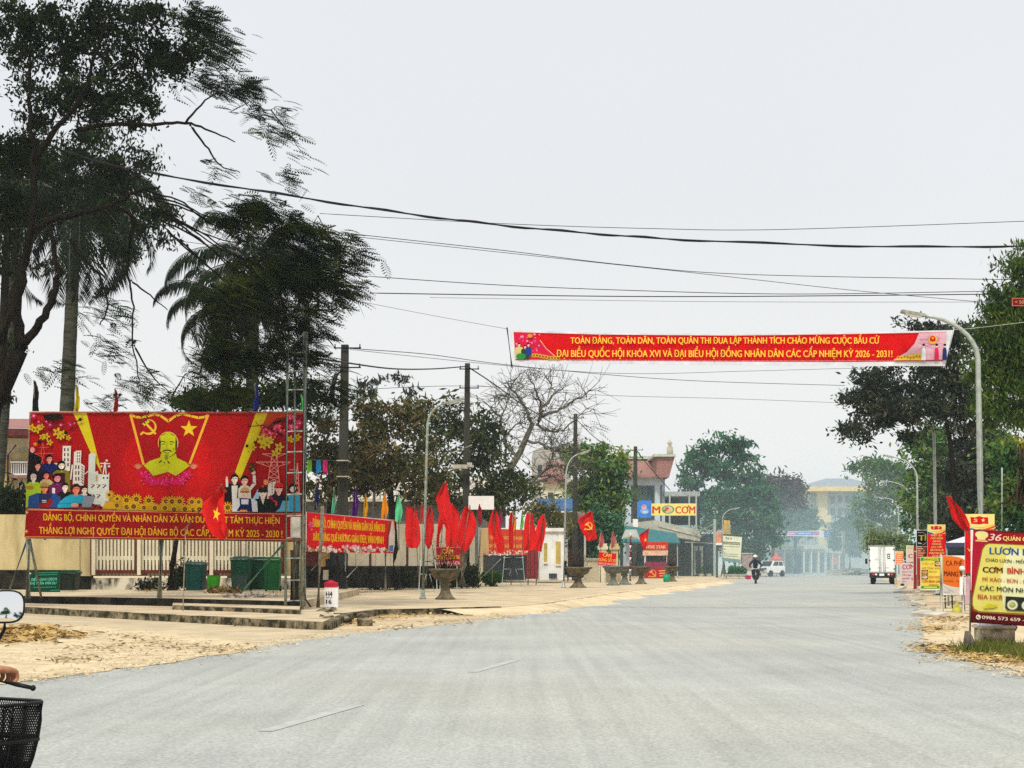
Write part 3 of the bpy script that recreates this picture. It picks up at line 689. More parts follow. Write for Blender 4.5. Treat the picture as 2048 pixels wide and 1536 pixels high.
def shop():
    d = 142; p = W(1300, 1160, d); t = thing('rice_shop_building', 'two storey shop with red tiled roof, pale blue columns and deep balcony', 'building', (p.x, d, 0))
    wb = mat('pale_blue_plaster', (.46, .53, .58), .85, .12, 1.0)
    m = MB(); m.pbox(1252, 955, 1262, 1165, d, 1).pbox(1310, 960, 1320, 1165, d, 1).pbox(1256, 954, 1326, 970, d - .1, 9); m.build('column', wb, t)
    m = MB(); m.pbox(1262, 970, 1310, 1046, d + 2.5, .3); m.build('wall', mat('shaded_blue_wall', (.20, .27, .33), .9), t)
    m = MB(); m.pbox(1252, 1020, 1256, 1165, d + .5, 8).pbox(1324, 960, 1330, 1046, d + .5, 8); m.build('wall', wb, t)
    m = MB(); m.hexa([W(1248, 956, d - 1), W(1330, 956, d - 1), W(1326, 920, d + 6), W(1250, 920, d + 6), W(1248, 953, d - 1), W(1330, 953, d - 1), W(1326, 917, d + 6), W(1250, 917, d + 6)]); m.build('roof', tile_r, t)
    m = MB(); m.prism([W(1312, 955, d - 1.3), W(1338, 955, d - 1.3), W(1350, 912, d - 1.3), W(1314, 912, d - 1.3)], (0, 6, 0)); m.build('roof', tile_r, t)
    m = MB(); m.pbox(1308, 908, 1352, 913, d - 1.6, 7); m.pbox(1226, 912, 1316, 918, d + 5, 1.2); m.build('ridge', mat('pale_green_coping', (.42, .45, .36), .9), t)
    m = MB(); m.lathe([(.12, 0), (.3, .1), (.3, .7), (.12, .9), (.25, 1.1), (.05, 1.5)], W(1340, 910, d)); m.build('finial', conc_l, t)
    m = MB(); m.prism([W(1230, 1050, d - 2.2), W(1312, 1040, d - 2.2), W(1400, 1062, d - 2.2), W(1400, 1082, d - 2.2), W(1312, 1068, d - 2.2), W(1232, 1062, d - 2.2)], (0, 2.2, 0)); m.build('balcony', mat('grey_balcony', (.36, .37, .31), .9, .2, 1.2), t)
    m = MB(); m.prism([W(1316, 1050, d - 2.3), W(1402, 1070, d - 2.3), W(1402, 1074, d - 2.3), W(1316, 1053, d - 2.3)], (0, .2, 0)); m.build('rail', conc_l, t)
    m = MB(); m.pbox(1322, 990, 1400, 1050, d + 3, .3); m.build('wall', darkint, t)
    m = MB(); m.pbox(1330, 983, 1400, 992, d - 1, 3); m.build('roof', mat('grey_flat_roof', (.30, .33, .33), .9), t)
    for x in (1338, 1377, 1391):
        m = MB(); m.pbox(x, 985, x + 3, 1075, d - 1.2, .18); m.build('post', galv, t)
    m = MB()
    for x in range(1240, 1400, 26): m.pbox(x, 1068, x + 2, 1160, d + 4, .1)
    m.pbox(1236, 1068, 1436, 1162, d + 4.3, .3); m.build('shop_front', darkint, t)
    for x0, x1 in ((1388, 1406),):
        m = MB(); m.pbox(x0, 1092, x1, 1150, d + 4.0, .1); dr = m.build('door', mat('pale_door', (.30, .31, .28), .8), t)
        m = MB(); m.pbox(x0 + 4, 1102, x1 - 4, 1148, d + 3.9, .08); m.build('opening', glassd, dr)
    t = thing('teal_awning', 'teal sheet awning sloping down over the red food counter', 'awning', tuple(W(1290, 1090, 125).xy) + (0,))
    m = MB(); m.hexa([W(1236, 1086, 124), W(1360, 1088, 124), W(1352, 1074, 129), W(1232, 1052, 129), W(1236, 1083, 124), W(1360, 1085, 124), W(1352, 1066, 129), W(1232, 1048, 129)]); m.build('sheet', mat('teal_awning_sheet', (.02, .12, .125), .6, .2, 2.0), t)
    for x in (1238, 1354): m = MB(); m.pbox(x, 1084, x + 2, 1166, 124.2, .1); m.build('post', galv, t)
shop()
def shop_sign():
    d = 136; t = thing('rice_shop_sign', 'yellow roof sign with red letters beside a plate picture', 'sign', tuple(W(1347, 1031, d)))
    m = MB(); m.pbox(1303, 1007, 1392, 1031, d, .3); m.build('sign_box', white_p, t)
    a = Art(d); a.rect(1303, 1007, 1392, 1031, (240, 225, 130)); a.rect(1305, 1009, 1390, 1029, (245, 228, 120))
    a.text('M', 1305, 1027, 1320, 1027, 15, (205, 35, 30), .03); a.text('CƠM', 1351, 1027, 1390, 1027, 15, (205, 35, 30), .03)
    a.disc(1336, 1019, 13, (120, 165, 100), 8.5); a.disc(1336, 1019, 9, (225, 205, 190), 6.5); a.disc(1334, 1018, 5, (200, 90, 70), 4); a.disc(1339, 1021, 4, (230, 190, 110), 3); a.disc(1329, 1022, 3, (80, 140, 60))
    a.build('sign_face', t)
    t = thing('blue_poster', 'blue poster with a pale blossom hanging under the balcony roof', 'poster', tuple(W(1288, 1036, d)))
    m = MB(); m.pbox(1275, 1001, 1303, 1035, d + .3, .08); m.build('panel', white_p, t)
    a = Art(d + .3); a.rect(1275, 1001, 1303, 1035, (60, 130, 215)); a.disc(1289, 1022, 9, (120, 170, 230), 6); a.disc(1288, 1014, 5, (225, 170, 190)); a.disc(1290, 1024, 6, (200, 215, 240), 3); a.disc(1287, 1012, 2, (230, 90, 90)); a.build('poster_face', t)
shop_sign()

def yellow_building():
    d = 235; t = thing('yellow_hip_roof_building', 'tall yellow building with grey hipped roof far down the road', 'building', tuple(W(1660, 1100, d).xy) + (0,))
    yl = mat('yellow_plaster', (.58, .45, .20), .9, .15, .6)
    m = MB(); m.pbox(1637, 975, 1655, 1150, d, 1.5); m.pbox(1630, 1030, 1662, 1045, d - .4, 2); m.build('column', yl, t)
    m = MB(); m.pbox(1655, 980, 1760, 1150, d + 1, 16); m.pbox(1622, 985, 1637, 1150, d + 3, 10); m.build('wall', mat('greyish_yellow_wall', (.35, .36, .33), .9, .15, .6), t)
    m = MB(); m.pbox(1596, 973, 1765, 982, d - 2, 22); m.build('eaves', yl, t)
    A = [W(1598, 973, d - 2), W(1763, 973, d - 2), W(1763, 973, d - 2) + Vector((0, 22, 0)), W(1598, 973, d - 2) + Vector((0, 22, 0))]
    r0, r1 = W(1674, 951, d - 2) + Vector((0, 8, 0)), W(1725, 951, d - 2) + Vector((0, 8, 0))
    m = MB(); m.add(A + [r0, r1], [(0, 1, 5, 4), (2, 3, 4, 5), (3, 0, 4), (1, 2, 5), (3, 2, 1, 0)]); m.build('roof', tile_g, t)
    for x in (1662, 1676, 1690, 1704, 1718):
        for y in (992, 1016):
            m = MB(); m.pbox(x, y, x + 8, y + 14, d + .9, .3); m.build('window', glassd, t)
yellow_building()
def far_row():
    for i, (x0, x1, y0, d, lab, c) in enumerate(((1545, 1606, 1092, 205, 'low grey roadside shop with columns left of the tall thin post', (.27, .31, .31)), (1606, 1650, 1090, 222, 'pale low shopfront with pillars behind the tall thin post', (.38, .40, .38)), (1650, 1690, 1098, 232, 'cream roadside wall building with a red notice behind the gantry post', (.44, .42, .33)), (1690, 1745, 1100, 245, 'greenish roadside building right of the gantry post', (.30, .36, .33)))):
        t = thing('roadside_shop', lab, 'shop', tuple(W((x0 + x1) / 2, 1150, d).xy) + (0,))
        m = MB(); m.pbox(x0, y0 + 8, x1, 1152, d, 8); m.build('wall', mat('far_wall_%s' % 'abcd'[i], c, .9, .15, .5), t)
        m = MB(); m.pbox(x0 - 2, y0, x1 + 2, y0 + 8, d - 1.5, 10); m.build('roof', conc_l, t)
        for k in range(3):
            x = x0 + (x1 - x0) * (k + .3) / 3
            m = MB(); m.pbox(x, y0 + 16, x + (x1 - x0) * .18, 1144, d - .08, .2); m.build('opening', darkint, t)
            m = MB(); m.pbox(x - 3, y0 + 8, x - 1, 1150, d - 1.2, .3); m.build('column', cream_l, t)
    t = thing('red_notice', 'small red notice on the cream wall by the gantry post', 'sign', tuple(W(1671, 1130, 231)))
    m = MB(); m.pbox(1666, 1114, 1677, 1130, 229.5, .1); m.build('board', mat('notice_red', (.5, .06, .05), .7), t)
far_row()

# ------------------------------------------------------------------ the big billboard
RED, DRED, YEL, GOLD = (196, 14, 18), (160, 8, 14), (226, 205, 30), (248, 200, 60)
def bust(a, x, y, r, skin, hair, cloth, w_, bottom, style='short', neck=None):
    a.poly([(x - w_, bottom), (x - w_ * .95, y + r * 2.0), (x - w_ * .5, y + r * 1.25), (x + w_ * .5, y + r * 1.25), (x + w_ * .95, y + r * 2.0), (x + w_, bottom)], cloth)
    a.poly([(x - r * .4, y + r * .6), (x + r * .4, y + r * .6), (x + r * .45, y + r * 1.25), (x, y + r * 1.7), (x - r * .45, y + r * 1.25)], neck or skin)
    if style == 'long': a.disc(x - r * .1, y + r * .15, r * 1.15, hair, r * 1.35)
    a.disc(x, y, r * .82, skin, r * 1.05)
    if style in ('short', 'long'): a.poly([(x - r * 1.0, y + r * .1), (x - r * 1.0, y - r * .6), (x - r * .5, y - r * 1.2), (x + r * .4, y - r * 1.25), (x + r * .95, y - r * .7), (x + r * .85, y - r * .25), (x + r * .3, y - r * .55), (x - r * .5, y - r * .35), (x - r * .75, y + r * .15)], hair)
    elif style == 'scarf': a.disc(x, y - r * .35, r * .9, hair, r * .85, a0=180, a1=360)
    else: a.poly([(x - r * 1.05, y - r * .25), (x - r * .9, y - r * .9), (x - r * .3, y - r * 1.3), (x + r * .4, y - r * 1.3), (x + r * .95, y - r * .9), (x + r * 1.05, y - r * .25)], hair); a.line([(x - r * 1.05, y - r * .2), (x + r * 1.1, y - r * .2)], r * .2, (40, 25, 15))
    for sx_ in (-.32, .38): a.line([(x + r * (sx_ - .2), y - r * .05), (x + r * (sx_ + .2), y - r * .05)], r * .13, (30, 20, 20))
    a.line([(x - r * .15, y + r * .55), (x + r * .3, y + r * .55)], r * .1, (150, 50, 50))
    a.poly([(x + r * .1, y + r * .1), (x + r * .6, y + r * .2), (x + r * .5, y + r * .75), (x + r * .1, y + r)], tuple(min(255, c + 25) for c in skin))
def billboard():
    d = 42.3; t = thing('propaganda_billboard', 'huge red billboard with yellow portrait, painted crowds and slogan, on steel legs', 'billboard', tuple(W(322, 1196, d)))
    m = MB(); m.prism([W(60, 825, d), W(609, 825, d), W(606, 1027, d), W(56, 1018, d)], (0, .12, 0)); m.prism([W(56, 1019, d), W(606, 1028, d), W(605, 1082, d), W(51, 1075, d)], (0, .12, 0)); m.build('panel', mat('red_panel', (.42, .01, .012), .6), t)
    fr = mat('panel_edge', (.62, .40, .30), .6)
    m = MB()
    for p, q in (((60, 824), (609, 824)), ((60, 824), (51, 1075)), ((609, 824), (605, 1082)), ((51, 1076), (605, 1083)), ((56, 1018.5), (606, 1027.5))):
        m.tube([W(*p, d - .06), W(*q, d - .06)], .022, 6)
    m.build('frame', fr, t)
    m = MB()
    for x in (90, 200, 322, 440, 560): m.tube([W(x, 1080, d + .2), W(x, 830, d + .2)], .04, 6)
    for y in (850, 950, 1050): m.tube([W(62, y, d + .17), W(604, y, d + .17)], .03, 6)
    m.build('back_frame', gsteel, t)
    for x0, x1, y1, r_, z_ in ((56, 55, 1196, .075, 0), (322, 318, 1196, .075, 0), (597, 596, 1204, .06, 0)):
        m = MB(); m.tube([W(x0 + 1, 1078, d + .07), W(x1 + 1, y1, d + .07)], r_, 8); m.build('leg', gsteel, t)
    for p, q, dd in (((54, 1080), (12, 1200), 0), ((60, 1080), (82, 1193), 1.2), ((565, 1090), (478, 1190), 6)):
        m = MB(); m.tube([W(*p, d + .1), W(*q, d + .1 + dd)], .035, 6); m.build('brace', gsteel if dd < 3 else mat('green_prop', (.10, .30, .24), .5), t)
    a = Art(d, .00018)
    # --- upper field
    a.poly([(61, 826), (608, 826), (605.5, 1026), (57, 1017.5)], (178, 10, 16))
    a.org = (200, 820, 7.3125)
    for r_, c in ((740, (188, 12, 16)), (640, (200, 14, 16)), (520, (208, 16, 16))): a.disc(975, 830, r_, c, r_ * .93 if 830 + r_ * .93 < 1430 else 600, n=40)
    for i in range(60):
        an = R.uniform(0, 6.28); rr = R.uniform(430, 690); a.disc(975 + rr * math.cos(an), 780 + rr * .85 * math.sin(an), R.uniform(6, 16), (226, 40, 26), n=6)
    a.org = (430, 820, 7.3158)
    a.poly([(760, 48), (1295, 48), (1290, 300), (640, 260)], (206, 70, 26)); a.poly([(900, 120), (1295, 60), (1290, 330), (700, 320)], (150, 20, 26))
    a.poly([(598, 48), (772, 48), (372, 1015), (296, 910)], YEL)
    a.org = (0, 780, 3.103)
    a.poly([(455, 142), (538, 142), (634, 520), (566, 395)], YEL)
    # --- flag-shaped frame, emblem, star
    a.org = (200, 820, 7.3125)
    a.poly([(470, 100), (600, 120), (800, 70), (1000, 175), (1230, 70), (1430, 120), (1560, 100), (1310, 790), (640, 790)], (172, 8, 18))
    a.line([(440, 62), (520, 100), (600, 112), (690, 92), (800, 60), (880, 80), (1000, 165), (1110, 85), (1210, 55), (1330, 88), (1440, 115), (1530, 102), (1592, 72)], 36, (240, 190, 50))
    a.line([(446, 60), (640, 800)], 36, (242, 180, 58)); a.line([(1584, 72), (1312, 790)], 36, (242, 180, 58))
    a.sickle(715, 250, 120, (238, 196, 50)); a.star(1302, 278, 130, (236, 200, 36))
    # --- yellow portrait bust
    a.disc(998, 480, 152, (236, 160, 90), 165); a.poly([(640, 810), (730, 745), (880, 695), (895, 640), (1110, 640), (1125, 700), (1260, 765), (1312, 815), (1200, 905), (1110, 965), (1000, 905), (880, 935), (780, 965), (715, 885)], (204, 206, 22))
    a.disc(998, 470, 137, (206, 208, 24), 148); a.poly([(866, 470), (1130, 470), (1112, 600), (1050, 680), (1000, 705), (945, 685), (885, 600)], (206, 208, 24))
    K = (28, 26, 16)
    a.poly([(880, 380), (862, 470), (868, 560), (886, 590), (892, 480)], K); a.poly([(1110, 380), (1130, 470), (1126, 560), (1102, 600), (1104, 480)], K)
    a.line([(900, 372), (960, 344)], 7, K); a.line([(1035, 348), (1085, 375)], 8, K)
    a.line([(888, 470), (920, 456), (962, 474)], 12, K); a.line([(1018, 470), (1050, 458), (1085, 478)], 12, K)
    a.line([(905, 500), (950, 496)], 11, K); a.line([(1022, 498), (1066, 500)], 11, K)
    a.line([(985, 470), (975, 555), (1000, 565)], 5, (110, 105, 20)); a.line([(915, 610), (945, 592), (985, 588), (1030, 592), (1048, 612)], 16, K)
    a.line([(940, 618), (975, 632), (1020, 625)], 9, K); a.poly([(945, 655), (1015, 650), (990, 730), (955, 735)], (160, 165, 30))
    for x in (955, 972, 990): a.line([(x, 650), (x - 3, 725)], 4, (70, 70, 20))
    a.line([(1070, 560), (1090, 590)], 8, K); a.line([(865, 770), (905, 740)], 18, K); a.line([(990, 745), (1018, 785)], 16, K); a.disc(945, 772, 9, K, n=8); a.line([(1020, 690), (1100, 640)], 7, K)
    # --- lotus wreath
    for i, (x, y, r_) in enumerate(((560, 815, 75), (1372, 815, 75), (640, 925, 105), (725, 1010, 110), (830, 1040, 95), (960, 1035, 110), (1085, 1040, 95), (1190, 1010, 110), (1275, 925, 105), (760, 1070, 60), (1165, 1070, 60), (965, 1090, 60))):
        pal = i < 2
        for k in range(9):
            an = math.pi * (k / 8) + math.pi; ca, sa = math.cos(an), math.sin(an)
            a.poly([(x - sa * r_ * .16, y + ca * r_ * .16 + r_ * .2), (x + ca * r_, y + sa * r_ * .85 + r_ * .25), (x + sa * r_ * .16, y - ca * r_ * .16 + r_ * .2)], ((232, 140, 110), (214, 120, 90))[k % 2] if pal else ((236, 18, 106), (206, 10, 84), (248, 60, 140))[k % 3])
        a.disc(x, y + r_ * .3, r_ * .5, (222, 14, 92) if not pal else (220, 130, 100), r_ * .4, n=10)
    for i in range(46): a.disc(R.uniform(600, 1330), R.uniform(900, 1090), R.uniform(5, 12), (252, 110, 180), n=5)
    # --- sunflowers
    a.poly([(40, 1472), (60, 1330), (150, 1250), (270, 1290), (540, 1340), (640, 1390), (720, 1350), (860, 1390), (970, 1300), (1170, 1370), (1260, 1410), (1350, 1370), (1450, 1350), (1520, 1400), (1520, 1492)], (200, 150, 28))
    for y0, xs in ((1300, [150, 265, 395, 540, 720, 970, 1060, 1170, 1350, 1450]), (1410, [130, 255, 400, 500, 650, 810, 955, 1090, 1250, 1370, 1460])):
        for i, x in enumerate(xs):
            y = y0 + (x - 150) * .03 + R.uniform(-15, 15) - (55 if x == 150 and y0 == 1300 else 0)
            r_ = R.uniform(70, 92); a.flower(x, y, r_, (222, 176, 26), (130, 80, 20), 12, .42); a.disc(x, y, r_ * .27, (92, 48, 20), n=8); a.disc(x, y, r_ * .12, (190, 130, 40), n=6)
    # --- left crowd, towers
    a.org = (40, 860, 9.035)
    WH = (226, 220, 210)
    a.poly([(160, 330), (330, 420), (420, 560), (300, 900), (130, 980)], (22, 10, 14))
    a.poly([(600, 600), (690, 600), (690, 760), (560, 770)], WH)
    a.poly([(785, 290), (935, 290), (915, 745), (775, 745)], WH)
    for y in (330, 420, 510, 600):
        for x in (808, 868): a.rect(x, y, x + 24, y + 58, (70, 16, 18))
    a.poly([(990, 405), (1030, 378), (1122, 375), (1112, 600), (1180, 655), (1165, 1010), (965, 1010)], WH); a.line([(960, 630), (925, 900)], 26, WH)
    for y in (400, 455, 510, 555):
        for x in (1042, 1080): a.rect(x, y, x + 16, y + 32, (90, 40, 40))
    for y in (640, 745, 850):
        for x in (1012, 1062): a.rect(x, y, x + 22, y + 66, (60, 20, 22))
    for y in range(650, 980, 48): a.line([(1122, y), (1160, y + 40)], 15, (90, 40, 40))
    a.poly([(1255, 450), (1300, 410), (1380, 430), (1370, 760), (1420, 740), (1430, 800), (1600, 810), (1625, 770), (1612, 1420), (1235, 1300)], (214, 218, 208)); a.line([(1180, 800), (1250, 745)], 14, WH)
    for y, c in ((990, 3), (1170, 2), (1350, 2)):
        for k in range(c): a.line([(1300 + k * 105, y + 60), (1360 + k * 105, y + 5)], 22, (120, 50, 44)); a.line([(1290 + k * 105, y), (1350 + k * 105, y)], 8, (80, 60, 60))
    a.rect(1380, 820, 1415, 930, (190, 160, 120)); a.disc(1525, 868, 18, (60, 60, 60), n=8); a.disc(1592, 868, 18, (60, 60, 60), n=8)
    a.line([(1550, 580), (1515, 800)], 20, WH); a.line([(1550, 580), (1570, 800)], 20, WH); a.line([(1460, 605), (1640, 612)], 20, WH); a.line([(1470, 660), (1500, 660)], 30, WH); a.line([(1600, 660), (1640, 660)], 30, WH); a.disc(1580, 555, 22, WH, n=8)
    for x, y in ((1625, 1175), (1770, 1245)): a.flower(x, y, 85, (222, 176, 26), (110, 60, 20), 12, .35)
    a.poly([(1500, 1420), (1560, 1280), (1700, 1300), (1760, 1430)], (210, 160, 30))
    PK = (240, 80, 70)
    a.line([(425, 240), (395, 420), (440, 620)], 12, PK); a.line([(430, 240), (455, 420), (400, 610)], 12, PK); a.line([(280, 425), (620, 425)], 12, PK); a.line([(290, 430), (400, 480)], 10, PK); a.line([(370, 320), (530, 315)], 12, PK)
    SK, SK2, HR = (226, 150, 130), (232, 214, 196), (16, 10, 14)
    a.disc(240, 365, 42, (232, 150, 150), 52)
    bust(a, 545, 520, 62, SK, HR, (24, 30, 92), 150, 800); bust(a, 335, 650, 60, SK, HR, (20, 16, 24), 120, 960); bust(a, 765, 640, 68, SK2, HR, (120, 112, 24), 160, 1150, 'long')
    a.poly([(735, 780), (830, 780), (830, 1130), (740, 1100)], (60, 14, 20)); bust(a, 490, 820, 60, (224, 120, 110), HR, (190, 176, 120), 120, 1000)
    bust(a, 690, 870, 72, (232, 130, 150), HR, (112, 20, 88), 150, 1250, 'long'); a.rect(598, 1050, 650, 1150, WH)
    bust(a, 262, 865, 62, SK2, (206, 190, 190), (170, 200, 36), 140, 1400, 'scarf'); a.disc(190, 1045, 80, (170, 130, 40), 36)
    bust(a, 830, 1035, 66, SK2, HR, (22, 18, 22), 160, 1410); bust(a, 1180, 1080, 62, SK2, HR, (226, 224, 220), 110, 1300); a.poly([(1230, 1130), (1310, 1180), (1300, 1250), (1230, 1230)], HR)
    bust(a, 460, 1050, 76, (222, 130, 90), (176, 140, 70), (34, 76, 140), 300, 1405, 'helmet'); a.poly([(360, 1150), (600, 1150), (560, 1400), (365, 1405)], (36, 46, 92)); a.poly([(360, 1340), (500, 1310), (560, 1230), (620, 1300), (540, 1408), (362, 1408)], (150, 20, 26))
    for y in (1275, 1305): a.line([(415, y), (495, y)], 12, WH)
    bust(a, 1030, 1070, 80, (226, 130, 100), (60, 16, 18), (34, 160, 192), 210, 1330); a.poly([(690, 1370), (740, 1290), (860, 1200), (1000, 1300), (960, 1405), (700, 1408)], (34, 160, 192)); a.line([(700, 1330), (960, 1330)], 6, (20, 80, 110))
    a.disc(1010, 1360, 70, (226, 150, 130), 36); a.poly([(1180, 1190), (1370, 1200), (1300, 1395), (1130, 1390)], (136, 140, 156)); a.poly([(960, 1395), (1310, 1390), (1360, 1415), (950, 1412)], (90, 92, 104)); a.line([(1185, 1188), (1375, 1200)], 8, HR)
    # --- blossoms, top corners
    a.org = (0, 800, 5.908)
    for x, y, r_ in ((410, 190, 42), (470, 260, 26), (600, 300, 40), (730, 300, 34), (840, 290, 38), (890, 275, 24), (560, 260, 26)): a.flower(x, y, r_, (196, 30, 90), (250, 140, 170), 5); 
    a.line([(480, 250), (620, 320), (760, 320), (960, 235), (990, 200)], 7, (40, 14, 20)); a.line([(900, 265), (1000, 230)], 6, (40, 14, 20)); a.disc(960, 235, 22, (46, 30, 20), n=7); a.poly([(520, 180), (700, 160), (780, 220), (640, 250), (540, 240)], (30, 20, 12))
    for x, y, r_ in ((385, 330, 48), (450, 350, 55), (500, 320, 40), (560, 435, 48), (510, 440, 40), (690, 385, 62), (750, 410, 55), (720, 430, 50), (600, 505, 42), (820, 450, 36), (430, 525, 24)): a.flower(x, y, r_, (206, 176, 30), (150, 110, 20), 5)
    a.disc(790, 390, 24, (20, 14, 10), n=7); a.disc(480, 500, 26, (24, 12, 12), n=7)
    a.org = (430, 820, 7.3158)
    for i in range(34): a.flower(R.uniform(680, 1040), R.uniform(230, 400), R.uniform(26, 48), R.choice(((206, 24, 60), (236, 60, 100), (190, 14, 40))), (250, 150, 170), 5)
    for i in range(14): a.flower(R.uniform(1090, 1285), R.uniform(80, 300), R.uniform(30, 50), R.choice(((216, 30, 96), (240, 80, 130))), (250, 170, 190), 5)
    a.line([(480, 250), (700, 230), (900, 330), (1040, 360)], 10, (50, 20, 20)); a.line([(600, 170), (650, 240)], 8, (50, 30, 20)); a.line([(860, 200), (1040, 150)], 26, (36, 24, 14)); a.line([(920, 330), (1020, 400)], 22, (36, 14, 20))
    for x, y, r_ in ((700, 430, 90), (780, 480, 90), (720, 520, 70), (820, 440, 60), (950, 545, 75), (900, 640, 75), (570, 550, 52), (1110, 430, 60), (1220, 400, 60), (1170, 450, 50)): a.flower(x, y, r_, (212, 188, 26), (170, 130, 20), 5)
    for x, y in ((600, 480), (480, 530)): a.disc(x, y, 24, (24, 34, 14), n=7)
    # --- pylons, right crowd
    PW = (244, 150, 140)
    a.line([(840, 690), (785, 1050)], 12, PW); a.line([(915, 690), (950, 1050)], 12, PW)
    for y0, y1, w0, w1 in ((700, 810, 40, 55), (810, 900, 55, 65), (900, 990, 62, 72), (990, 1060, 72, 84)):
        a.line([(876 - w0, y0), (876 + w1, y1)], 9, PW); a.line([(876 + w0, y0), (876 - w1, y1)], 9, PW); a.line([(876 - w1, y1), (876 + w1, y1)], 8, PW)
    a.line([(700, 645), (1050, 645)], 9, PW); a.line([(700, 645), (840, 692)], 9, PW); a.line([(1050, 645), (915, 692)], 9, PW)
    a.line([(610, 765), (1115, 765)], 11, PW); a.line([(610, 770), (812, 835)], 9, PW); a.line([(1115, 770), (930, 835)], 9, PW)
    for x in (690, 760, 985, 1050): a.line([(x, 768), (x + 35, 800)], 7, PW)
    a.line([(1215, 780), (1175, 1230)], 12, PW); a.line([(1215, 780), (1245, 1230)], 12, PW); a.line([(1100, 880), (1230, 880)], 12, PW)
    for y in range(900, 1220, 70): a.line([(1190, y), (1240, y + 65)], 9, PW); a.line([(1238, y), (1185, y + 65)], 9, PW)
    a.rect(1170, 1205, 1250, 1235, PW)
    a.poly([(790, 1080), (900, 1045), (870, 1260), (770, 1330)], WH)
    for y in (1085, 1125, 1165, 1210): a.disc(847, y, 11, (60, 30, 30), n=6)
    bust(a, 300, 1010, 58, SK2, HR, (18, 16, 20), 150, 1340); a.poly([(255, 1110), (345, 1110), (330, 1370), (265, 1360)], WH); a.line([(185, 1010), (190, 1130)], 34, WH); a.disc(160, 1190, 30, (150, 60, 40)); a.disc(186, 1000, 16, (236, 170, 150), 24)
    bust(a, 445, 1035, 60, (236, 180, 170), HR, WH, 95, 1330); a.line([(500, 1190), (590, 1080), (585, 960)], 44, WH); a.disc(575, 920, 30, SK2); a.disc(548, 850, 52, (70, 50, 24), 72, n=9); a.disc(530, 830, 20, (180, 40, 30), n=6); a.disc(570, 870, 18, (150, 120, 40), n=6)
    a.poly([(550, 1330), (640, 1160), (680, 1180), (640, 1330)], (170, 210, 236)); a.disc(755, 1060, 34, (232, 150, 110), 42)
    bust(a, 1150, 1150, 56, SK2, HR, (60, 160, 200), 110, 1490, 'long'); bust(a, 945, 1150, 66, (240, 180, 170), (206, 40, 26), (24, 20, 44), 150, 1480, 'cap'); a.poly([(1000, 1330), (1100, 1330), (1100, 1490), (900, 1490), (960, 1440)], (90, 170, 200)); a.line([(810, 1260), (900, 1400)], 50, (150, 24, 60)); a.disc(880, 1370, 45, (206, 60, 40))
    bust(a, 712, 1215, 70, SK2, (36, 24, 16), (16, 26, 22), 190, 1490, 'cap'); a.disc(712, 1120, 18, (200, 90, 40), n=8); a.poly([(690, 1320), (735, 1320), (715, 1390)], WH)
    bust(a, 448, 1215, 62, (238, 190, 170), (206, 160, 90), (222, 224, 230), 190, 1490, 'helmet'); a.poly([(370, 1290), (540, 1300), (560, 1490), (330, 1480), (380, 1400)], (20, 26, 84)); a.poly([(395, 1310), (505, 1310), (500, 1385), (400, 1380)], (214, 220, 232)); a.line([(380, 1475), (480, 1475)], 24, (230, 160, 90))
    a.flower(200, 1430, 90, (222, 176, 26), (130, 80, 20), 12, .4)
    # --- lower band and slogan
    a.org = (0, 0, 1)
    a.poly([(57, 1019), (606, 1028), (605, 1081), (52, 1074.5)], (156, 6, 16))
    a.line([(57, 1020), (606, 1029)], 1.2, (238, 150, 90)); a.line([(53, 1073.5), (605, 1080)], 1.2, (238, 150, 60))
    for x, y in ((57, 1025), (56, 1063)): a.flower(x, y, 4, (238, 140, 100), (250, 220, 140), 5)
    a.org = (0, 780, 3.103)
    a.text('ĐẢNG BỘ, CHÍNH QUYỀN VÀ NHÂN DÂN XÃ VÂN DU QUYẾT TÂM THỰC HIỆN', 277, 810, 1740, 832, 42, (236, 186, 40), .018)
    a.text('THẮNG LỢI NGHỊ QUYẾT ĐẠI HỘI ĐẢNG BỘ CÁC CẤP, NHIỆM KỲ 2025 - 2030 !', 253, 892, 1757, 915, 44, (236, 186, 40), .018)
    a.build('poster', t)
billboard()

